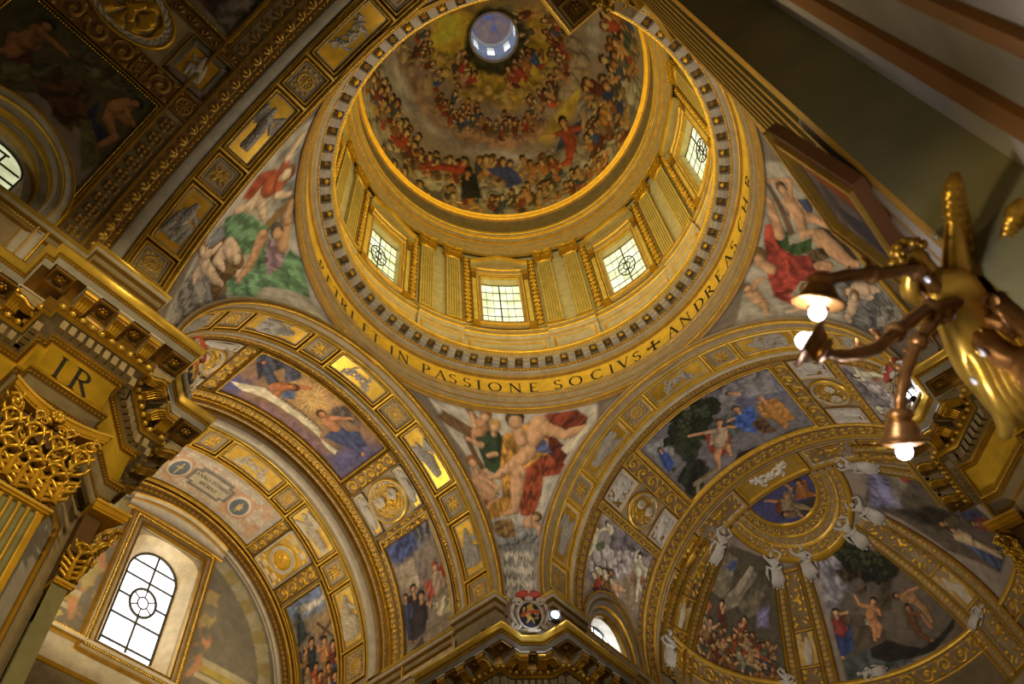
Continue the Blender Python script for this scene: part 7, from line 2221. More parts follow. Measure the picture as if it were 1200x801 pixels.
# panelled wall behind the left pilasters seen below the capital
# wall and strips behind the near pilaster on the right
NW = -7.03
def strip_box(name, x0, x1, y0, y1, z0, z1, c):
    g = Geo(); g.box(x0, x1, y0, y1, z0, z1, c); return struct(g.build(name, M_STONE))
strip_box('wall_nave_right', -34, -9.0, NW - .6, NW, 0, 11.4 + ZO, (.40, .36, .27, 0))
strip_box('trim_30', -9.65, -9.46, NW, NW + .012, 0, 11.4 + ZO, (.42, .39, .38, 0))
strip_box('trim_31', -9.78, -9.65, NW, NW + .03, 0, 11.4 + ZO, (.30, .13, .03, .2))
strip_box('trim_32', -10.13, -10.06, NW, NW + .03, 0, 11.4 + ZO, (.30, .13, .03, .2))
strip_box('wall_nave_left', -34, -10.9, 7.55, 8.2, 0, 11.4 + ZO, (.42, .38, .29, 0))
# ================================================================== LETTERING (built letter by letter from broad and thin strokes)
def stroke(p, q, w):
    p = np.array(p, float); q = np.array(q, float); d = (q - p) / (np.linalg.norm(q - p) + 1e-9); n = np.array((-d[1], d[0])) * w / 2
    return [[tuple(p + n), tuple(p - n), tuple(q - n), tuple(q + n)]]
def arc_s(cx, cy, rx, ry, a0, a1, wt, wn, n=14):
    t = np.radians(np.linspace(a0, a1, n)); out = []
    w = wn + (wt - wn) * np.abs(np.cos(t)) ** 1.5
    o = np.stack([cx + (rx + w / 2) * np.cos(t), cy + (ry + w / 2) * np.sin(t)], 1); i = np.stack([cx + (rx - w / 2) * np.cos(t), cy + (ry - w / 2) * np.sin(t)], 1)
    for k in range(n - 1): out.append([tuple(o[k]), tuple(o[k + 1]), tuple(i[k + 1]), tuple(i[k])])
    return out
T_, N_ = .135, .065
def serif(x, y, w=.26): return stroke((x - w / 2, y), (x + w / 2, y), .035)
def stem(x, y0=0, y1=1, w=T_): return stroke((x, y0), (x, y1), w) + serif(x, y0 + .018) + serif(x, y1 - .018)
LET = {
    'I': (.3, lambda: stem(.15)),
    'N': (.86, lambda: stem(.14, w=N_) + stem(.72, w=N_) + stroke((.12, 1), (.74, 0), T_)),
    'R': (.74, lambda: stem(.16) + arc_s(.30, .74, .26, .23, -90, 90, T_, N_) + stroke((.16, .97), (.32, .97), N_) + stroke((.16, .51), (.32, .51), N_) + stroke((.34, .50), (.70, .0), T_)),
    'P': (.64, lambda: stem(.16) + arc_s(.30, .73, .26, .24, -90, 90, T_, N_) + stroke((.16, .97), (.32, .97), N_) + stroke((.16, .49), (.32, .49), N_)),
    'E': (.58, lambda: stem(.15) + stroke((.15, .97), (.52, .97), N_) + stroke((.15, .51), (.44, .51), N_) + stroke((.15, .03), (.54, .03), N_) + stroke((.52, .99), (.50, .84), .04) + stroke((.53, .01), (.56, .18), .04)),
    'T': (.70, lambda: stem(.35) + stroke((.03, .97), (.67, .97), N_) + stroke((.04, .99), (.02, .82), .04) + stroke((.66, .99), (.68, .82), .04)),
    'A': (.80, lambda: stroke((.10, 0), (.42, 1), N_) + stroke((.40, 1), (.72, 0), T_) + stroke((.22, .36), (.62, .36), N_ * .8) + serif(.10, .018, .22) + serif(.72, .018, .24)),
    'S': (.56, lambda: arc_s(.28, .74, .19, .22, 35, 270, T_ * .8, N_) + arc_s(.28, .26, .21, .24, -145, 90, T_ * .9, N_) + stroke((.44, .82), (.46, .98), .04) + stroke((.09, .20), (.07, .02), .04)),
    'O': (.92, lambda: arc_s(.46, .5, .38, .48, 0, 360, T_, N_, 28)),
    'C': (.80, lambda: arc_s(.46, .5, .38, .48, 48, 312, T_, N_, 22) + stroke((.70, .80), (.73, .96), .04) + stroke((.72, .18), (.74, .04), .04)),
    'V': (.78, lambda: stroke((.08, 1), (.40, 0), T_) + stroke((.39, 0), (.70, 1), N_) + serif(.08, .982, .24) + serif(.70, .982, .22)),
    'D': (.84, lambda: stem(.15) + arc_s(.32, .5, .42, .47, -90, 90, T_, N_, 18) + stroke((.15, .97), (.34, .97), N_) + stroke((.15, .03), (.34, .03), N_)),
    'H': (.86, lambda: stem(.15) + stem(.71) + stroke((.15, .51), (.71, .51), N_)),
    'L': (.56, lambda: stem(.15) + stroke((.15, .03), (.52, .03), N_) + stroke((.51, .01), (.54, .18), .04)),
    'M': (1.0, lambda: stem(.14, w=N_) + stem(.86, w=T_) + stroke((.13, 1), (.50, .05), T_) + stroke((.50, .05), (.86, 1), N_)),
    'U': (.78, lambda: stroke((.08, 1), (.40, 0), T_) + stroke((.39, 0), (.70, 1), N_)),
    'X': (.76, lambda: stroke((.08, 1), (.68, 0), T_) + stroke((.66, 1), (.10, 0), N_)),
    '+': (.96, lambda: stroke((.05, .5), (.91, .5), .15) + stroke((.48, .02), (.48, .98), .15) + stroke((.05, .36), (.05, .64), .10) + stroke((.91, .36), (.91, .64), .10) + stroke((.34, .04), (.62, .04), .10) + stroke((.34, .96), (.62, .96), .10)),
}
def letter(ch, fmap, parent, mat=None, name='letter'):
    w, f = LET[ch]
    V = []; F = []
    for quad in f():
        i = len(V)
        for (x, y) in quad: V.append(fmap(x - w / 2, y))
        F.append((i, i + 1, i + 2, i + 3))
    for quad in list(F): pass
    n = len(V)
    # a thin body: back the face with the same outline a little deeper
    return obj(name, V, F, mat or M_INK, parent)
RING_T = [('P', 115.9), ('E', 111.0), ('T', 106.6), ('R', 102.7), ('I', 98.9), ('E', 93.2), ('T', 89.2), ('I', 83.2), ('N', 79.1), ('P', 71.5), ('A', 66.8), ('S', 62.9), ('S', 58.5), ('I', 54.9), ('O', 50.0), ('N', 43.9), ('E', 38.5),
          ('S', 31.1), ('O', 25.7), ('C', 19.2), ('I', 14.5), ('V', 10.5), ('S', 6.2), ('+', 0.3), ('A', -6.6), ('N', -11.8), ('D', -17.8), ('R', -22.5), ('E', -27.6), ('A', -33.0), ('S', -37.2), ('C', -43.7), ('H', -49.4), ('R', -56.1)]
LH = .62
for ch, az_ in RING_T:
    letter(ch, lambda x, y, a=az_: tuple(ringm(np.array(a - math.degrees(x * LH * 1.05 / 8)), np.array(25.42 + y * LH), .012)), ring)
# pier friezes
def pier_letters(items, k, side):
    root = ENTS[k]
    for ch, pos in items:
        if side == 'y':   # face with constant y (canonical x runs along)
            letter(ch, lambda x, y, p=pos: (p - x * .62 * FL[k], YF_F, 12.34 + ZO + y * .68), root)
        else:
            letter(ch, lambda x, y, p=pos: (YF_F, p + x * .62 * FL[k], 12.34 + ZO + y * .68), root)
YF_F = 5.43 + 1.16 - .015
ENTS = {}
for o in bpy.data.objects:
    if o.name in ('trim_6', 'trim_7', 'trim_8', 'trim_9'): ENTS[{'trim_6': 0, 'trim_7': 1, 'trim_8': 3, 'trim_9': 2}[o.name]] = o
FL = {0: -1, 1: -1, 3: -1, 2: -1}
# left pier (turned 90 deg): its nave face is the canonical x-constant face
pier_letters([('I', 9.17), ('R', 8.67)], 1, 'x')
pier_letters([('O', 9.0), ('S', 8.4)], 1, 'y')
pier_letters([('I', 8.45), ('N', 9.0)], 3, 'x')
pier_letters([('V', 8.5), ('M', 9.1)], 0, 'y')
# plaque and scroll lettering
def plaque():
    M = lambda x, y: tuple(barA(np.array(90 - x / KD), np.array(17.32 - y), .105))
    for row, (txt, y0, hh) in enumerate((('ANNO DOMINI', .07, .19), ('MCMXII', -.27, .19))):
        tot = sum(LET[c][0] * hh * .95 + .02 if c != ' ' else .1 for c in txt)
        x = -tot / 2
        for c in txt:
            if c == ' ': x += .1; continue
            w = LET[c][0] * hh * .95
            letter(c, lambda u, v, xc=x + w / 2, h_=hh, yy=y0: M(xc + u * h_ * .95, yy + v * h_), ARMS_PANEL, M_INK)
            x += w + .02
plaque()
def scroll_text():
    p0 = np.array((A0_[0] * KD, A0_[1])); p1 = np.array((A1_[0] * KD, A1_[1]))
    d = (p1 - p0) / np.linalg.norm(p1 - p0); up = np.array((d[1], -d[0]))
    hh = .17; x = 0.0
    for c in 'VM COR SVVM A VOLVN':
        if c == ' ': x += .07; continue
        w = LET[c][0] * hh * .8
        o = p0 + d * (x + w / 2) - up * hh * .5
        letter(c, lambda u, v, o=o: tuple(barA(np.array((o + d * u * hh * .8 + up * v * hh)[0] / KD), np.array((o + d * u * hh * .8 + up * v * hh)[1]), .012)), f1).location = tuple(-np.array(f1.location))
        x += w + .018
A0_, A1_ = (97.9, 11.90), (75.0, 11.95)
scroll_text()
base_at(ARMS_PANEL, tuple(barA(90., 17.3, 0)))
tag(ARMS_PANEL, 'painted panel with two shields around a plaque reading ANNO DOMINI MCMXII', 'panel')
# ================================================================== FIGURES (one continuous skinned body each)
def skin_mesh(name, nodes, edges, levels=2):
    """nodes: {key: (xyz, radius)}; first key is the root; returns a finished mesh"""
    ks = list(nodes)
    me = bpy.data.meshes.new(name)
    me.from_pydata([tuple(nodes[k][0]) for k in ks], [(ks.index(a), ks.index(b)) for a, b in edges], [])
    o = bpy.data.objects.new(name, me); COL.objects.link(o)
    m = o.modifiers.new('skin', 'SKIN')
    m.use_smooth_shade = True
    sv = me.skin_vertices[0].data
    for i, k in enumerate(ks):
        r = nodes[k][1]; r = r if hasattr(r, '__len__') else (r, r)
        sv[i].radius = r; sv[i].use_root = (i == 0)
    s = o.modifiers.new('sub', 'SUBSURF'); s.levels = levels; s.render_levels = levels
    dg = bpy.context.evaluated_depsgraph_get()
    out = bpy.data.meshes.new_from_object(o.evaluated_get(dg))
    bpy.data.objects.remove(o, do_unlink=True)
    for p in out.polygons: p.use_smooth = True
    return out
def stucco_body(pose, seed):
    r = random.Random(seed); j = lambda a: r.uniform(-a, a)
    s = 1 if seed % 2 else -1
    N = {'pel': ((0, .02, .52), .085), 'wai': ((.02 * s, .03, .60), .07), 'che': ((.03 * s, .03, .71), .095), 'nec': ((.03 * s, .03, .80), .035), 'hd0': ((.05 * s, .05, .86), .05), 'hd1': ((.05 * s, .055, .91), .055), 'hd2': ((.05 * s, .05, .95), .03),
         'hiL': ((-.07, .02, .47), .075), 'knL': ((-.09 - .04 * s, .07, .27), .058), 'anL': ((-.07, .02, .06), .034), 'ftL': ((-.08, .09, .03), .028),
         'hiR': ((.07, .02, .47), .075), 'knR': ((.09 - .04 * s, .05, .26), .058), 'anR': ((.06, .02, .06), .034), 'ftR': ((.08, .09, .03), .028),
         'shL': ((-.11, .03, .76), .045), 'shR': ((.14, .03, .76), .045)}
    if pose == 'up':
        N.update(elL=((-.22, .03, .88), .034), haL=((-.06, .04, 1.00), .026), haL2=((-.02, .04, 1.03), .02), elR=((.24, .03, .90), .034), haR=((.13, .04, 1.02), .026), haR2=((.09, .04, 1.05), .02))
    elif pose == 'one':
        N.update(elL=((-.22, .04, .64), .034), haL=((-.10, .10, .56), .026), haL2=((-.06, .11, .54), .02), elR=((.22, .03, .92), .034), haR=((.10, .04, 1.0), .026), haR2=((.06, .04, 1.03), .02))
    else:
        N.update(elL=((-.20, .05, .62), .034), haL=((-.02, .12, .66), .026), haL2=((.02, .12, .67), .02), elR=((.22, .04, .62), .034), haR=((.10, .10, .50), .026), haR2=((.08, .11, .47), .02))
    E_ = [('pel', 'wai'), ('wai', 'che'), ('che', 'nec'), ('nec', 'hd0'), ('hd0', 'hd1'), ('hd1', 'hd2'), ('pel', 'hiL'), ('hiL', 'knL'), ('knL', 'anL'), ('anL', 'ftL'), ('pel', 'hiR'), ('hiR', 'knR'), ('knR', 'anR'), ('anR', 'ftR'),
          ('che', 'shL'), ('shL', 'elL'), ('elL', 'haL'), ('haL', 'haL2'), ('che', 'shR'), ('shR', 'elR'), ('elR', 'haR'), ('haR', 'haR2')]
    return skin_mesh('body', N, E_)
def drape_geo(seed):
    """cloth round hips and legs, in long falling folds"""
    r = random.Random(seed); g = Geo(); s = 1 if seed % 2 else -1
    for k in range(9):
        f = k / 8 - .5
        x0 = f * .17; x1 = f * .24 + .03 * s
        g.tube([(x0, .06 + .03 * math.cos(f * 5), .56), (x0 * 1.2, .09 + .03 * math.cos(f * 4), .42), (x1 * .95, .09, .24), (x1, .06, .08 + r.uniform(-.02, .03))], [.03, .045, .045, .03], None, 7)
    g.tube([(-.14, .06, .55), (0, .12, .53), (.14, .07, .57), (.2 * s, .05, .62), (.24 * s, .02, .45), (.22 * s, .02, .28)], [.03, .045, .04, .045, .04, .02], None, 8)
    g.tube([(-.10 * s, .10, .70), (0, .11, .62), (.11 * s, .09, .56)], [.02, .035, .03], None, 7)
    return g
def stucco_figure(P, up, out, h, pose, seed, label):
    up = Vector(up).normalized(); out = Vector(out); out = (out - up * out.dot(up)).normalized(); x = out.cross(up) * -1
    x = up.cross(out).normalized() * -1
    M = Matrix((( x[0], out[0], up[0]), (x[1], out[1], up[1]), (x[2], out[2], up[2])))
    root = empty('stucco_figure')
    root.matrix_world = Matrix.Translation(Vector(P)) @ M.to_4x4() @ Matrix.Diagonal((h, h, h, 1))
    me = stucco_body(pose, seed); me.materials.clear(); me.materials.append(M_WHITE)
    link(bpy.data.objects.new('body', me), root)
    g = drape_geo(seed)
    g.build('drapery', M_WHITE, root, True)
    hg = Geo(); s = 1 if seed % 2 else -1
    for a in np.linspace(0, 2 * math.pi, 9)[:-1]:
        hg.ball((.05 * s + .045 * math.cos(a), .03, .925 + .035 * math.sin(a)), .028, None, 6, 4)
    hg.build('hair', M_WHITE, root, True)
    tag(root, label, 'statue', 'white stucco figures of the apse')
    return root
def on_apse(x, y, dx, dy, h, pose, seed, label):
    p = apse(x, y, .06); q = apse(x + dx * .05, y + dy * .05, .06)
    up = (q - p) / np.linalg.norm(q - p)
    c = np.array((15.7, 0, ZS)); out = c - p
    stucco_figure(tuple(p - up * h * .5), tuple(up), tuple(out), h, pose, seed, label)
def on_sph(az, el, h, pose, seed, label, tilt=0):
    p = sph(az, el, .06)
    p = np.array(p, float).reshape(3); q = np.array(sph(az + tilt, el + 1, .06), float).reshape(3)
    up = (q - p) / np.linalg.norm(q - p)
    stucco_figure(tuple(p - up * h * .5), tuple(up), tuple(np.array((15.7, 0, ZS)) - p), h, pose, seed, label)
on_sph(29.5, 50.0, 1.75, 'up', 1, 'white stucco figure, left of the pair at the top of the middle apse rib')
on_sph(12.5, 49.5, 1.75, 'one', 2, 'white stucco figure, right of the pair at the top of the middle apse rib')
on_sph(-19.5, 49.5, 1.75, 'up', 3, 'white stucco figure reclining beside the dark tree top at the apse')
on_sph(-36.0, 50.5, 1.75, 'up', 5, 'white stucco figure reclining beside the blue sky fresco of the apse')
on_sph(68, 57.5, 1.75, 'up', 7, 'white stucco figure with raised arms above the fresco of ruined arches')
on_sph(-68, 57.5, 1.75, 'up', 9, 'white stucco figure with raised arms below the downward lamp bulb')
p = np.array(barB(15.5, 16.2, .06)).reshape(3); q = np.array(barB(16.5, 16.2, .06)).reshape(3)
p = np.array(barB(15.2, 16.15, .05)).reshape(3); up = (np.array(barB(16.2, 16.15, .05)).reshape(3) - p); up /= np.linalg.norm(up)
stucco_figure(tuple(p - up * .9), tuple(up), (-.2, -1, -.1), 1.8, 'fold', 12, 'white stucco standing figure on the apse arch right of the small choir window')
on_sph(8, 7.2, 1.3, 'fold', 14, 'white stucco figure seated on the lower frame edge of the boat fresco', 5)
on_sph(36.5, 10.5, 1.4, 'one', 15, 'white stucco figure at the lower end of the ruined arches fresco frame')
on_sph(-33.5, 3.5, 1.3, 'fold', 16, 'white stucco figure at the lower right end of the boat fresco frame', -4)

# ================================================================== COATS OF ARMS on the pier corners
def coat(k, label):
    c = np.array(rot((6.74, 6.74), k)); z0 = 14.66 + ZO
    n = -c / np.linalg.norm(c); ang = math.atan2(n[1], n[0]) - math.pi / 2
    root = empty('coat_of_arms', (c[0], c[1], z0), ang)
    g = Geo()
    # shield body: domed oval
    M = lambda a, s, h: np.stack([a + 0 * s + 0 * h, h + 0 * a + 0 * s, s + 0 * a + 0 * h], -1)
    th_ = np.linspace(0, 2 * math.pi, 49)
    rr = np.linspace(0, 1, 30)
    RR, TT = np.meshgrid(rr, th_, indexing='ij')
    u = .36 * RR * np.cos(TT); v = .50 * RR * np.sin(TT) + .68
    # golden rampant beast built from limbs, with a red band over it
    beast = [(-.02, .82, .10, .62, .10, .09), (.10, .62, .06, .46, .08, .05), (.06, .46, .14, .36, .04, .03), (.10, .6, -.06, .44, .06, .04), (-.06, .44, -.10, .34, .035, .03), (-.04, .84, -.20, .78, .045, .03), (-.20, .78, -.26, .84, .03, .03),
             (-.02, .78, -.18, .64, .045, .03), (-.18, .64, -.26, .66, .03, .03), (0, .93, -.04, 1.0, .10, .08), (.14, .6, .22, .76, .03, .03), (.22, .76, .18, .90, .03, .05), (-.14, .5, -.22, .52, .03, .04)]
    H = caps_height(u, v, beast)
    col = np.tile(np.array((.012, .018, .05, 0)), (*u.shape, 1))
    col = lerpc(col, np.array((.62, .42, .10, .6)), sstep(.005, .03, H))
    bandm = (np.abs(v - .70 - .25 * (u * -1) ) < .055)
    col = lerpc(col, np.array((.55, .10, .05, 0)), bandm * 1.0)
    dome_h = .16 + .10 * np.sqrt(np.clip(1 - RR ** 2, 0, 1)) + np.minimum(H, .05) * .8 + bandm * .02
    obj('shield', M(u, v, dome_h).reshape(-1, 3), gridF(30, 49), M_PAINT, root, col.reshape(-1, 4), True)
    g.tube([(.40 * math.cos(t), .17, .68 + .54 * math.sin(t)) for t in th_], .05, STONEW, 8)
    g.build('shield_rim', M_PAINT, root, True)
    g = Geo()
    for s in (-1, 1):
        volute(g, (s * .36, .24, 1.14), .16, .05, (s, 0, 0), (0, 0, 1), 1.5, STONEW)
        volute(g, (s * .50, .16, .30), .16, .05, (-s, 0, 0), (0, 0, -1), 1.5, STONEW)
        g.tube([(s * .48, .16, .36), (s * .60, .14, .70), (s * .56, .14, 1.0), (s * .40, .2, 1.26)], [.06, .07, .06, .04], STONEW, 8)
        g.tube([(s * .52, .08, .1), (s * .68, .08, .5), (s * .64, .08, 1.0), (s * .5, .08, 1.3)], [.05, .06, .05, .03], (.30, .22, .20, 0), 8)
        for q in range(5):
            g.ball((s * (.66 - .02 * q), .10, .25 + .15 * q), .045, (.30, .26, .26, 0), 6, 5)
    g.tube([(-.3, .14, .12), (-.12, .2, .04), (.12, .2, .04), (.3, .14, .12)], [.05, .06, .06, .05], STONEW, 8)
    g.ball((0, .24, 1.28), (.14, .08, .10), STONEW, 8, 6)
    g.box(-.5, .5, -.06, .12, 0.0, 1.30, (.34, .29, .26, 0))
    g.build('cartouche', M_PAINT, root)
    g = Geo()
    g.ball((0, .18, 1.48), (.44, .17, .17), (.50, .075, .05, 0), 20, 8)
    g.ball((0, .16, 1.58), (.22, .18, .14), (.52, .08, .055, 0), 16, 8)
    g.build('red_hat', M_PAINT, root, True)
    g = Geo()
    for b in ((-.035, .035, .38, .42, 1.38, 1.62), (-.12, .12, .38, .42, 1.48, 1.54)): g.box(*b, STONEW)
    g.build('white_cross', M_PAINT, root)
    g = Geo()
    for s in (-1, 1):
        g.tube([(s * .40, .12, 1.46), (s * .56, .1, 1.2), (s * .62, .1, .8)], .018, (.4, .06, .05, 0), 6)
        for q in range(4): g.ball((s * (.58 + .02 * q), .10, 1.1 - .16 * q), .035, (.4, .06, .05, 0), 6, 5)
    g.build('tassels', M_PAINT, root, True)
    tag(root, label, 'coat of arms', 'pier coats of arms')
    return root
coat(0, 'oval coat of arms under a red hat on the middle pier cornice')
coat(1, 'coat of arms half hidden on the left pier, red hat showing over the cornice')
coat(3, 'coat of arms behind the downward lamp arm, a red hat on the right pier cornice')

# ================================================================== FLOODLIGHTS standing on the cornices
def flood(loc, target, s, label, lit, group, power=0):
    root = empty('floodlight', loc)
    d = Vector(target) - Vector(loc)
    q = d.to_track_quat('Y', 'Z').to_matrix().to_4x4()
    g = Geo()
    g.box(-.5, .5, -.55, .05, .35, 1.05); g.box(-.56, .56, .03, .12, .30, 1.10)
    for k in range(5): g.box(-.48, .48, -.64, -.55, .42 + .12 * k, .48 + .12 * k)
    g.V = [np.array([(q @ Vector((v[0], v[1], v[2] - .7)))[:] for v in V]) * s + np.array((0, 0, .75 * s)) for V in g.V]
    g.build('housing', M_BLACK, root)
    b = Geo(); b.box(-.06, .06, -.06, .06, 0, .55); b.box(-.35, .35, -.25, .25, 0, .08); b.box(-.66, -.58, -.1, .1, .2, .8); b.box(.58, .66, -.1, .1, .2, .8); b.box(-.66, .66, -.1, .1, .18, .26)
    b.V = [V * s for V in b.V]
    b.build('bracket', M_BLACK, root)
    l = Geo(); 
    l.ball((0, .12, .70), (.44, .06, .33), None, 14, 8)
    l.V = [np.array([(q @ Vector((v[0], v[1], v[2] - .7)))[:] for v in V]) * s + np.array((0, 0, .75 * s)) for V in l.V]
    l.build('lens', M_FLOOD if lit else M_CRYSTAL, root, True)
    if lit:
        ll = lamp('flood_light', (0, 0, 0), 45, COOL, .08); ll.parent = root
        ll.location = tuple(np.array((q @ Vector((0, .35, .1)))[:3]) * s + np.array((0, 0, .75 * s)))
    tag(root, label, 'floodlight', group)
    return root
flood((6.72, 5.76, 14.66 + ZO), (-11, -6, 2), .34, 'glaring lit floodlight on the middle pier cornice, right of the coat of arms', True, 'cornice floodlights')
flood((6.45, -6.62, 14.66 + ZO), (-11, -6, 2), .30, 'glaring lit floodlight on the right pier cornice behind the lamp arm', True, 'cornice floodlights')
for i, (x, y) in enumerate(((5.62, 7.75), (5.66, 8.05), (5.70, 8.35))):
    flood((x, y, 14.66 + ZO), (2, 14, 24), .17, 'small floodlight left on the middle pier cornice, %s from the coat of arms' % ordn(i), False, 'small cornice floodlights')
for i, (x, y) in enumerate(((8.95, 5.60), (9.45, 5.60))):
    flood((x, y, 14.66 + ZO), (10, 0, 26), .22, 'small black floodlight under the small choir window, %s from the middle pier' % ordn(i), False, 'small cornice floodlights')
flood((-5.75, 7.25, 14.66 + ZO), (0, 14, 24), .2, 'small floodlight at the tip of the left pier cornice', False, 'small cornice floodlights')
# ================================================================== FOREGROUND: framed picture on the near pilaster, gilt angel wall lamp
PY = -6.70
root = empty('framed_picture', (-9.01, PY + .005, 4.69))
tilt = math.atan2(.085, .80)
root.rotation_euler = (tilt * -1, 0, 0)
# local: x along the wall, y out of the wall, z up; size .70 x .80
g = Geo(); g.box(-.35, .35, .0, .03, 0, .80); g.build('backing', mat_plain('old_wood', (.10, .04, .015), .6), root)
g = Geo()
for (x0, x1, z0, z1) in ((-.36, -.30, -.01, .81), (.30, .36, -.01, .81), (-.30, .30, -.01, .05), (-.30, .30, .75, .81)):
    g.box(x0, x1, .0, .055, z0, z1)
g.build('wooden_frame', mat_plain('brown_frame', (.20, .075, .022), .5), root)
g = Geo()
for (x0, x1, z0, z1) in ((-.31, -.28, .03, .77), (.28, .31, .03, .77), (-.28, .28, .03, .06), (-.28, .28, .74, .77)):
    g.box(x0, x1, .03, .075, z0, z1)
for (x0, x1, z0, z1) in ((.325, .36, -.01, .81), (-.36, .36, .775, .81)):
    g.box(x0, x1, .05, .085, z0, z1)
g.build('gilt_moulding', M_GOLD, root)
X, Z = np.meshgrid(np.linspace(-.29, .29, 70), np.linspace(.05, .75, 80), indexing='ij')
n = smooth_noise(X.shape, 16, 5, 4)[..., None]; 
c = lerpc(np.array((.16, .13, .14, 0)), np.array((.30, .24, .26, 0)), sstep(.35, .65, n[..., 0]))
fg = caps_height(X, Z, [(-.16, .55, -.15, .22, .07, .10), (-.15, .20, -.12, .06, .09, .10)])
c = lerpc(c, np.array((.58, .17, .03, 0)), sstep(.0, .02, fg))
c = lerpc(c, np.array((.45, .22, .12, 0)), sstep(0, .02, caps_height(X, Z, [(-.15, .66, -.15, .67, .05, .05)])))
c = lerpc(c, np.array((.10, .09, .13, 0)), sstep(0, .03, caps_height(X, Z, [(.14, .5, .16, .1, .08, .12)])))
obj('painted_canvas', np.stack([X, .036 + 0 * X, Z], -1).reshape(-1, 3), gridF(70, 80), M_FRESCO, root, c.reshape(-1, 4))
tag(root, 'small framed picture with an orange robed figure hung on the near fluted pilaster', 'picture')

# ------------------------------------------------------------------ gilt angel wall lamp
L0 = np.array((-9.43, -6.60, 3.72))
lampo = empty('angel_wall_lamp', (-9.30, -6.69, 3.45))
LB = np.array(lampo.location)
def W(*p): return tuple(np.array(p) - LB)
N = {'pel': (W(-9.37, -6.575, 3.655), (.085, .075)), 'wai': (W(-9.42, -6.585, 3.70), (.072, .065)), 'che': (W(-9.49, -6.60, 3.755), (.09, .08)), 'nec': (W(-9.53, -6.585, 3.79), .035), 'hd0': (W(-9.56, -6.575, 3.815), .042), 'hd1': (W(-9.585, -6.572, 3.835), .05), 'hd2': (W(-9.605, -6.57, 3.85), .035),
     'shL': (W(-9.505, -6.53, 3.765), .042), 'elL': (W(-9.56, -6.50, 3.735), .032), 'haL': (W(-9.605, -6.535, 3.752), .024), 'pmL': (W(-9.625, -6.545, 3.752), .02),
     'shR': (W(-9.475, -6.655, 3.77), .04), 'elR': (W(-9.43, -6.66, 3.72), .03), 'haR': (W(-9.40, -6.62, 3.66), .022), 'pmR': (W(-9.39, -6.605, 3.645), .018),
     'hiL': (W(-9.335, -6.54, 3.64), .065), 'knL': (W(-9.27, -6.52, 3.615), .05), 'shnL': (W(-9.225, -6.52, 3.585), .042), 'anL': (W(-9.15, -6.51, 3.525), .028), 'ftL': (W(-9.10, -6.485, 3.505), .022), 'toL': (W(-9.075, -6.475, 3.505), .012),
     'hiR': (W(-9.33, -6.615, 3.65), .065), 'knR': (W(-9.235, -6.60, 3.65), .05), 'shnR': (W(-9.20, -6.60, 3.615), .042), 'anR': (W(-9.16, -6.60, 3.55), .028), 'ftR': (W(-9.12, -6.585, 3.53), .022)}
E_ = [('pel', 'wai'), ('wai', 'che'), ('che', 'nec'), ('nec', 'hd0'), ('hd0', 'hd1'), ('hd1', 'hd2'), ('che', 'shL'), ('shL', 'elL'), ('elL', 'haL'), ('haL', 'pmL'), ('che', 'shR'), ('shR', 'elR'), ('elR', 'haR'), ('haR', 'pmR'),
      ('pel', 'hiL'), ('hiL', 'knL'), ('knL', 'shnL'), ('shnL', 'anL'), ('anL', 'ftL'), ('ftL', 'toL'), ('pel', 'hiR'), ('hiR', 'knR'), ('knR', 'shnR'), ('shnR', 'anR'), ('anR', 'ftR')]
me = skin_mesh('angel_body', N, E_); me.materials.clear(); me.materials.append(M_BRONZE)
body = link(bpy.data.objects.new('angel_body', me), lampo)
def fingers(base, d, side, up, par, r=.006):
    g = Geo()
    base = np.array(base); d = np.array(d, float); d /= np.linalg.norm(d); side = np.array(side, float); up = np.array(up, float)
    for i, L in enumerate((.034, .040, .038, .030)):
        p = base + side * (.009 * (i - 1.5))
        g.tube([p, p + d * L * .45 + up * .004, p + d * L * .8 - up * .006, p + d * L * .9 - up * .018], [r, r, r * .9, r * .6], None, 6)
    g.tube([base - d * .012 + side * -.016, base + d * .004 + side * -.028, base + d * .018 + side * -.026 - up * .01], [r * 1.1, r, r * .7], None, 6)
    return g.build('fingers', M_BRONZE, par, True)
fingers(W(-9.632, -6.548, 3.752), (-.9, -.3, .1), (.2, -.9, .2), (0, 0, 1), body)
fingers(W(-9.385, -6.598, 3.638), (.3, .5, -.8), (.8, 0, .4), (.4, .8, .3), body)
g = Geo()
fr = random.Random(9)
for k in range(26):
    a = fr.uniform(0, 2 * math.pi); b = fr.uniform(-.2, 1.3)
    p = np.array(W(-9.592, -6.571, 3.845)) + .05 * np.array((math.cos(a) * math.cos(b) * .8, math.sin(a) * math.cos(b), math.sin(b)))
    g.ball(p, .017, None, 6, 4)
g.build('hair', M_BRONZE, lampo, True)
g = Geo()   # face: nose, brows, mouth, ears
hc = np.array(W(-9.588, -6.572, 3.838)); fd = np.array((-.62, .55, -.55)); fd /= np.linalg.norm(fd)
fs = np.cross(fd, (0, 0, 1)); fs /= np.linalg.norm(fs); fu = np.cross(fs, fd)
g.tube([hc + fd * .045 + fu * .012, hc + fd * .058 - fu * .006], [.006, .009], None, 6)
for s in (-1, 1):
    g.ball(hc + fd * .043 + fs * s * .018 + fu * .010, .007, None, 6, 4)
    g.tube([hc + fd * .046 + fs * s * .008 + fu * .020, hc + fd * .042 + fs * s * .028 + fu * .020], .004, None, 5)
    g.ball(hc + fs * s * .050, (.008, .008, .013), None, 6, 4)
g.tube([hc + fd * .047 - fu * .020 - fs * .012, hc + fd * .050 - fu * .022, hc + fd * .047 - fu * .020 + fs * .012], .004, None, 5)
g.build('face', M_BRONZE, body, True)
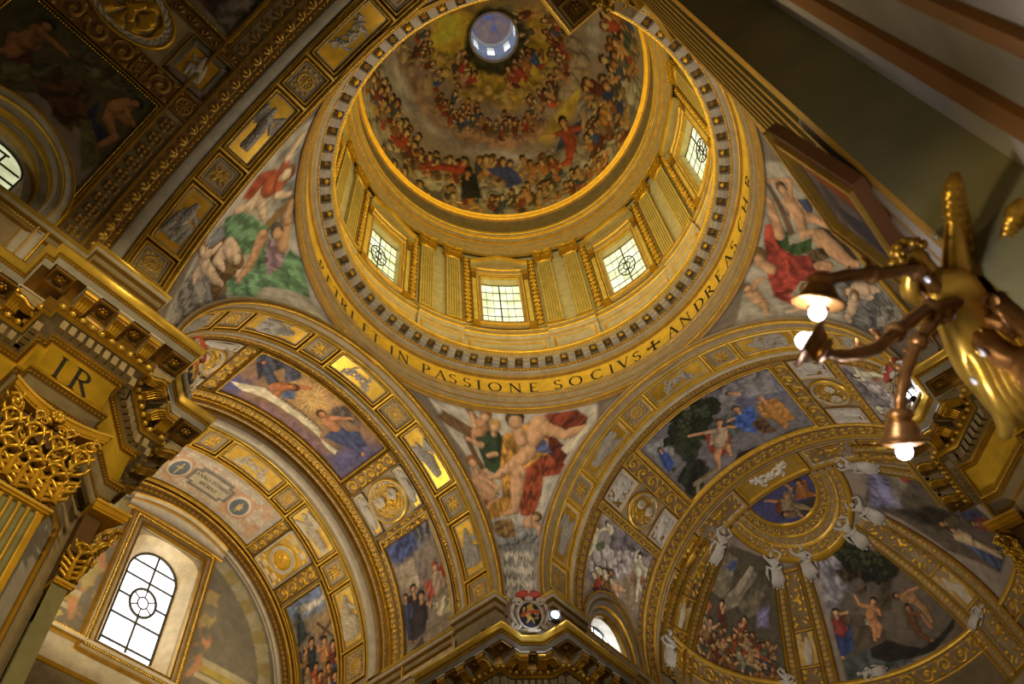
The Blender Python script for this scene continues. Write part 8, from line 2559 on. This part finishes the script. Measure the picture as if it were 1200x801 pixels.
def wing(root_p, tip, bend, wdir, par):
    """overlapping feathers fanned along a curved leading edge"""
    g = Geo(); a = np.array(root_p); b = np.array(tip); m = (a + b) / 2 + np.array(bend); wd = np.array(wdir, float)
    crv = lambda t: (1 - t) ** 2 * a + 2 * t * (1 - t) * m + t * t * b
    g.tube([crv(t) for t in np.linspace(0, 1, 9)], list(np.linspace(.050, .014, 9)), None, 8)
    for row, (L, r, o) in enumerate(((.12, .034, 0), (.09, .032, .014), (.06, .028, .022))):
        for t in np.linspace(.04, .98, 10):
            p = crv(t); tg = crv(min(1, t + .02)) - crv(t - .02); tg = tg / np.linalg.norm(tg)
            d = wd * (1 - t * .6) + tg * (t * .9 + .2); d /= np.linalg.norm(d)
            q = p + d * L * (1 - .35 * t)
            g.tube([p, p * .5 + q * .5 + np.array((0, o, -o)), q], [r * .7, r, r * .35], None, 6)
    return g.build('wing', M_BRONZE, par, True)
wing(W(-9.47, -6.645, 3.785), W(-9.645, -6.765, 3.895), (.02, -.0, .02), (.6, -.15, .1), lampo)
wing(W(-9.42, -6.675, 3.765), W(-9.47, -6.86, 3.86), (.04, -.03, .03), (.6, .15, -.2), lampo)
# drapery and mount
g = Geo()
for k in range(7):
    f = k / 6
    g.tube([W(-9.42 + .06 * f, -6.64 + .10 * f, 3.70), W(-9.34, -6.66 + .12 * f, 3.60 - .02 * f), W(-9.26 + .03 * f, -6.66 + .14 * f, 3.50), W(-9.20 + .05 * f, -6.66 + .14 * f, 3.44 + .03 * f)], [.02, .032, .03, .012], None, 7)
g.build('drapery', M_BRONZE, lampo, True)
g = Geo()
g.box(*[v for v in (-.16, .16, -.012, .03, -.22, .20)])
g.ball((0, .05, -.02), (.10, .07, .12), None, 12, 8)
g.tube([(0, .03, .0), (-.03, .09, .10), (-.07, .11, .20)], [.05, .04, .05], None, 10)
for s in (-1, 1):
    volute(g, (s * .12, .03, -.18), .07, .02, (s, 0, 0), (0, 0, -1), 1.5, None)
    volute(g, (s * .12, .03, .16), .06, .02, (s, 0, 0), (0, 0, 1), 1.5, None)
g.build('wall_mount', M_DKBRONZE, lampo, True)
def lamp_arm(pts, rad, bulbp, cup_dir, name_label):
    arm = Geo()
    P = [np.array(W(*p)) for p in pts]
    # smooth the arm with a Catmull-Rom pass
    Q = []
    for i in range(len(P) - 1):
        p0, p1, p2, p3 = P[max(i - 1, 0)], P[i], P[i + 1], P[min(i + 2, len(P) - 1)]
        for t in np.linspace(0, 1, 7)[:-1]:
            Q.append(.5 * ((2 * p1) + (-p0 + p2) * t + (2 * p0 - 5 * p1 + 4 * p2 - p3) * t * t + (-p0 + 3 * p1 - 3 * p2 + p3) * t ** 3))
    Q.append(P[-1])
    R_ = [1.15 * rad * (1.15 - .35 * i / (len(Q) - 1)) * (1 + .10 * math.sin(i * 1.7)) for i in range(len(Q))]
    arm.tube(Q, R_, None, 10)
    for i in (5, 12, 19):
        if i < len(Q): arm.ball(Q[i], R_[i] * 1.45, None, 10, 6)
    i = len(Q) * 2 // 3
    for s in (-1, 1):
        arm.tube([Q[i], Q[i] + np.array((.02, .02 * s, .03)), Q[i] + np.array((.0, .03 * s, .05)), Q[i] + np.array((-.02, .02 * s, .045))], [.012, .011, .009, .004], None, 6)
    ao = arm.build('lamp_arm', M_DKBRONZE, lampo, True)
    end = Q[-1]; bp = np.array(W(*bulbp)); d = bp - end; d /= np.linalg.norm(d)
    L = np.linalg.norm(bp - end)
    u = np.cross(d, (.3, .2, .9)); u /= np.linalg.norm(u); v = np.cross(d, u)
    sg = Geo(); V = []; F = []
    prof = [(-.30, .02), (-.2, .032), (-.05, .040), (.05, .030), (.15, .038), (.40, .048), (.62, .056), (.64, .068), (.72, .070), (.74, .058), (.84, .040), (.86, .030)]
    for t, r in prof:
        for k in range(16):
            a = 2 * math.pi * k / 16
            V.append(end + d * (L * t) + r * (math.cos(a) * u + math.sin(a) * v))
    for i in range(len(prof) - 1):
        for k in range(16): F.append((i * 16 + k, i * 16 + (k + 1) % 16, (i + 1) * 16 + (k + 1) % 16, (i + 1) * 16 + k))
    sg.add(V, F)
    so = sg.build('socket', M_DKBRONZE, ao, True)
    bg = Geo(); bg.ball(bp, (.022, .022, .022), None, 16, 10)
    bo = bg.build('bulb', M_BULB, ao, True)
    l = bpy.data.lights.new('bulb_light', 'POINT'); l.energy = 7.0; l.color = (.85, .85, 1.0); l.shadow_soft_size = .04
    lo = bpy.data.objects.new('bulb_light', l); COL.objects.link(lo); lo.parent = ao; lo.location = tuple(bp + d * .06)
lamp_arm([(-9.38, -6.66, 3.60), (-9.46, -6.58, 3.715), (-9.613, -6.553, 3.738), (-9.749, -6.455, 3.662), (-9.871, -6.374, 3.585), (-9.925, -6.318, 3.545)], .0175, (-9.896, -6.266, 3.486), None, '')
lamp_arm([(-9.36, -6.66, 3.58), (-9.425, -6.626, 3.70), (-9.559, -6.515, 3.634), (-9.655, -6.413, 3.528), (-9.741, -6.327, 3.423), (-9.824, -6.249, 3.38), (-9.876, -6.223, 3.372)], .0175, (-9.906, -6.200, 3.407), None, '')
lamp_arm([(-9.35, -6.66, 3.57), (-9.417, -6.635, 3.70), (-9.488, -6.539, 3.664), (-9.526, -6.45, 3.591), (-9.537, -6.37, 3.508), (-9.53, -6.303, 3.425), (-9.498, -6.272, 3.40)], .0165, (-9.44, -6.229, 3.342), None, '')
for p in ((-9.60, -6.56, 3.70), (-9.56, -6.53, 3.66), (-9.47, -6.56, 3.66), (-9.50, -6.54, 3.70), (-9.38, -6.56, 3.56), (-9.30, -6.50, 3.56), (-9.60, -6.66, 3.84)):
    g = Geo()
    g.ball(W(*p), (.010, .010, .018), None, 6, 4); g.tube([W(*p), W(p[0], p[1], p[2] + .05)], .0025, None, 4)
    g.build('crystal_drop', M_CRYSTAL, lampo, True)
tag(lampo, 'gilt bronze winged angel wall lamp with three lit bulbs in the foreground', 'wall lamp')
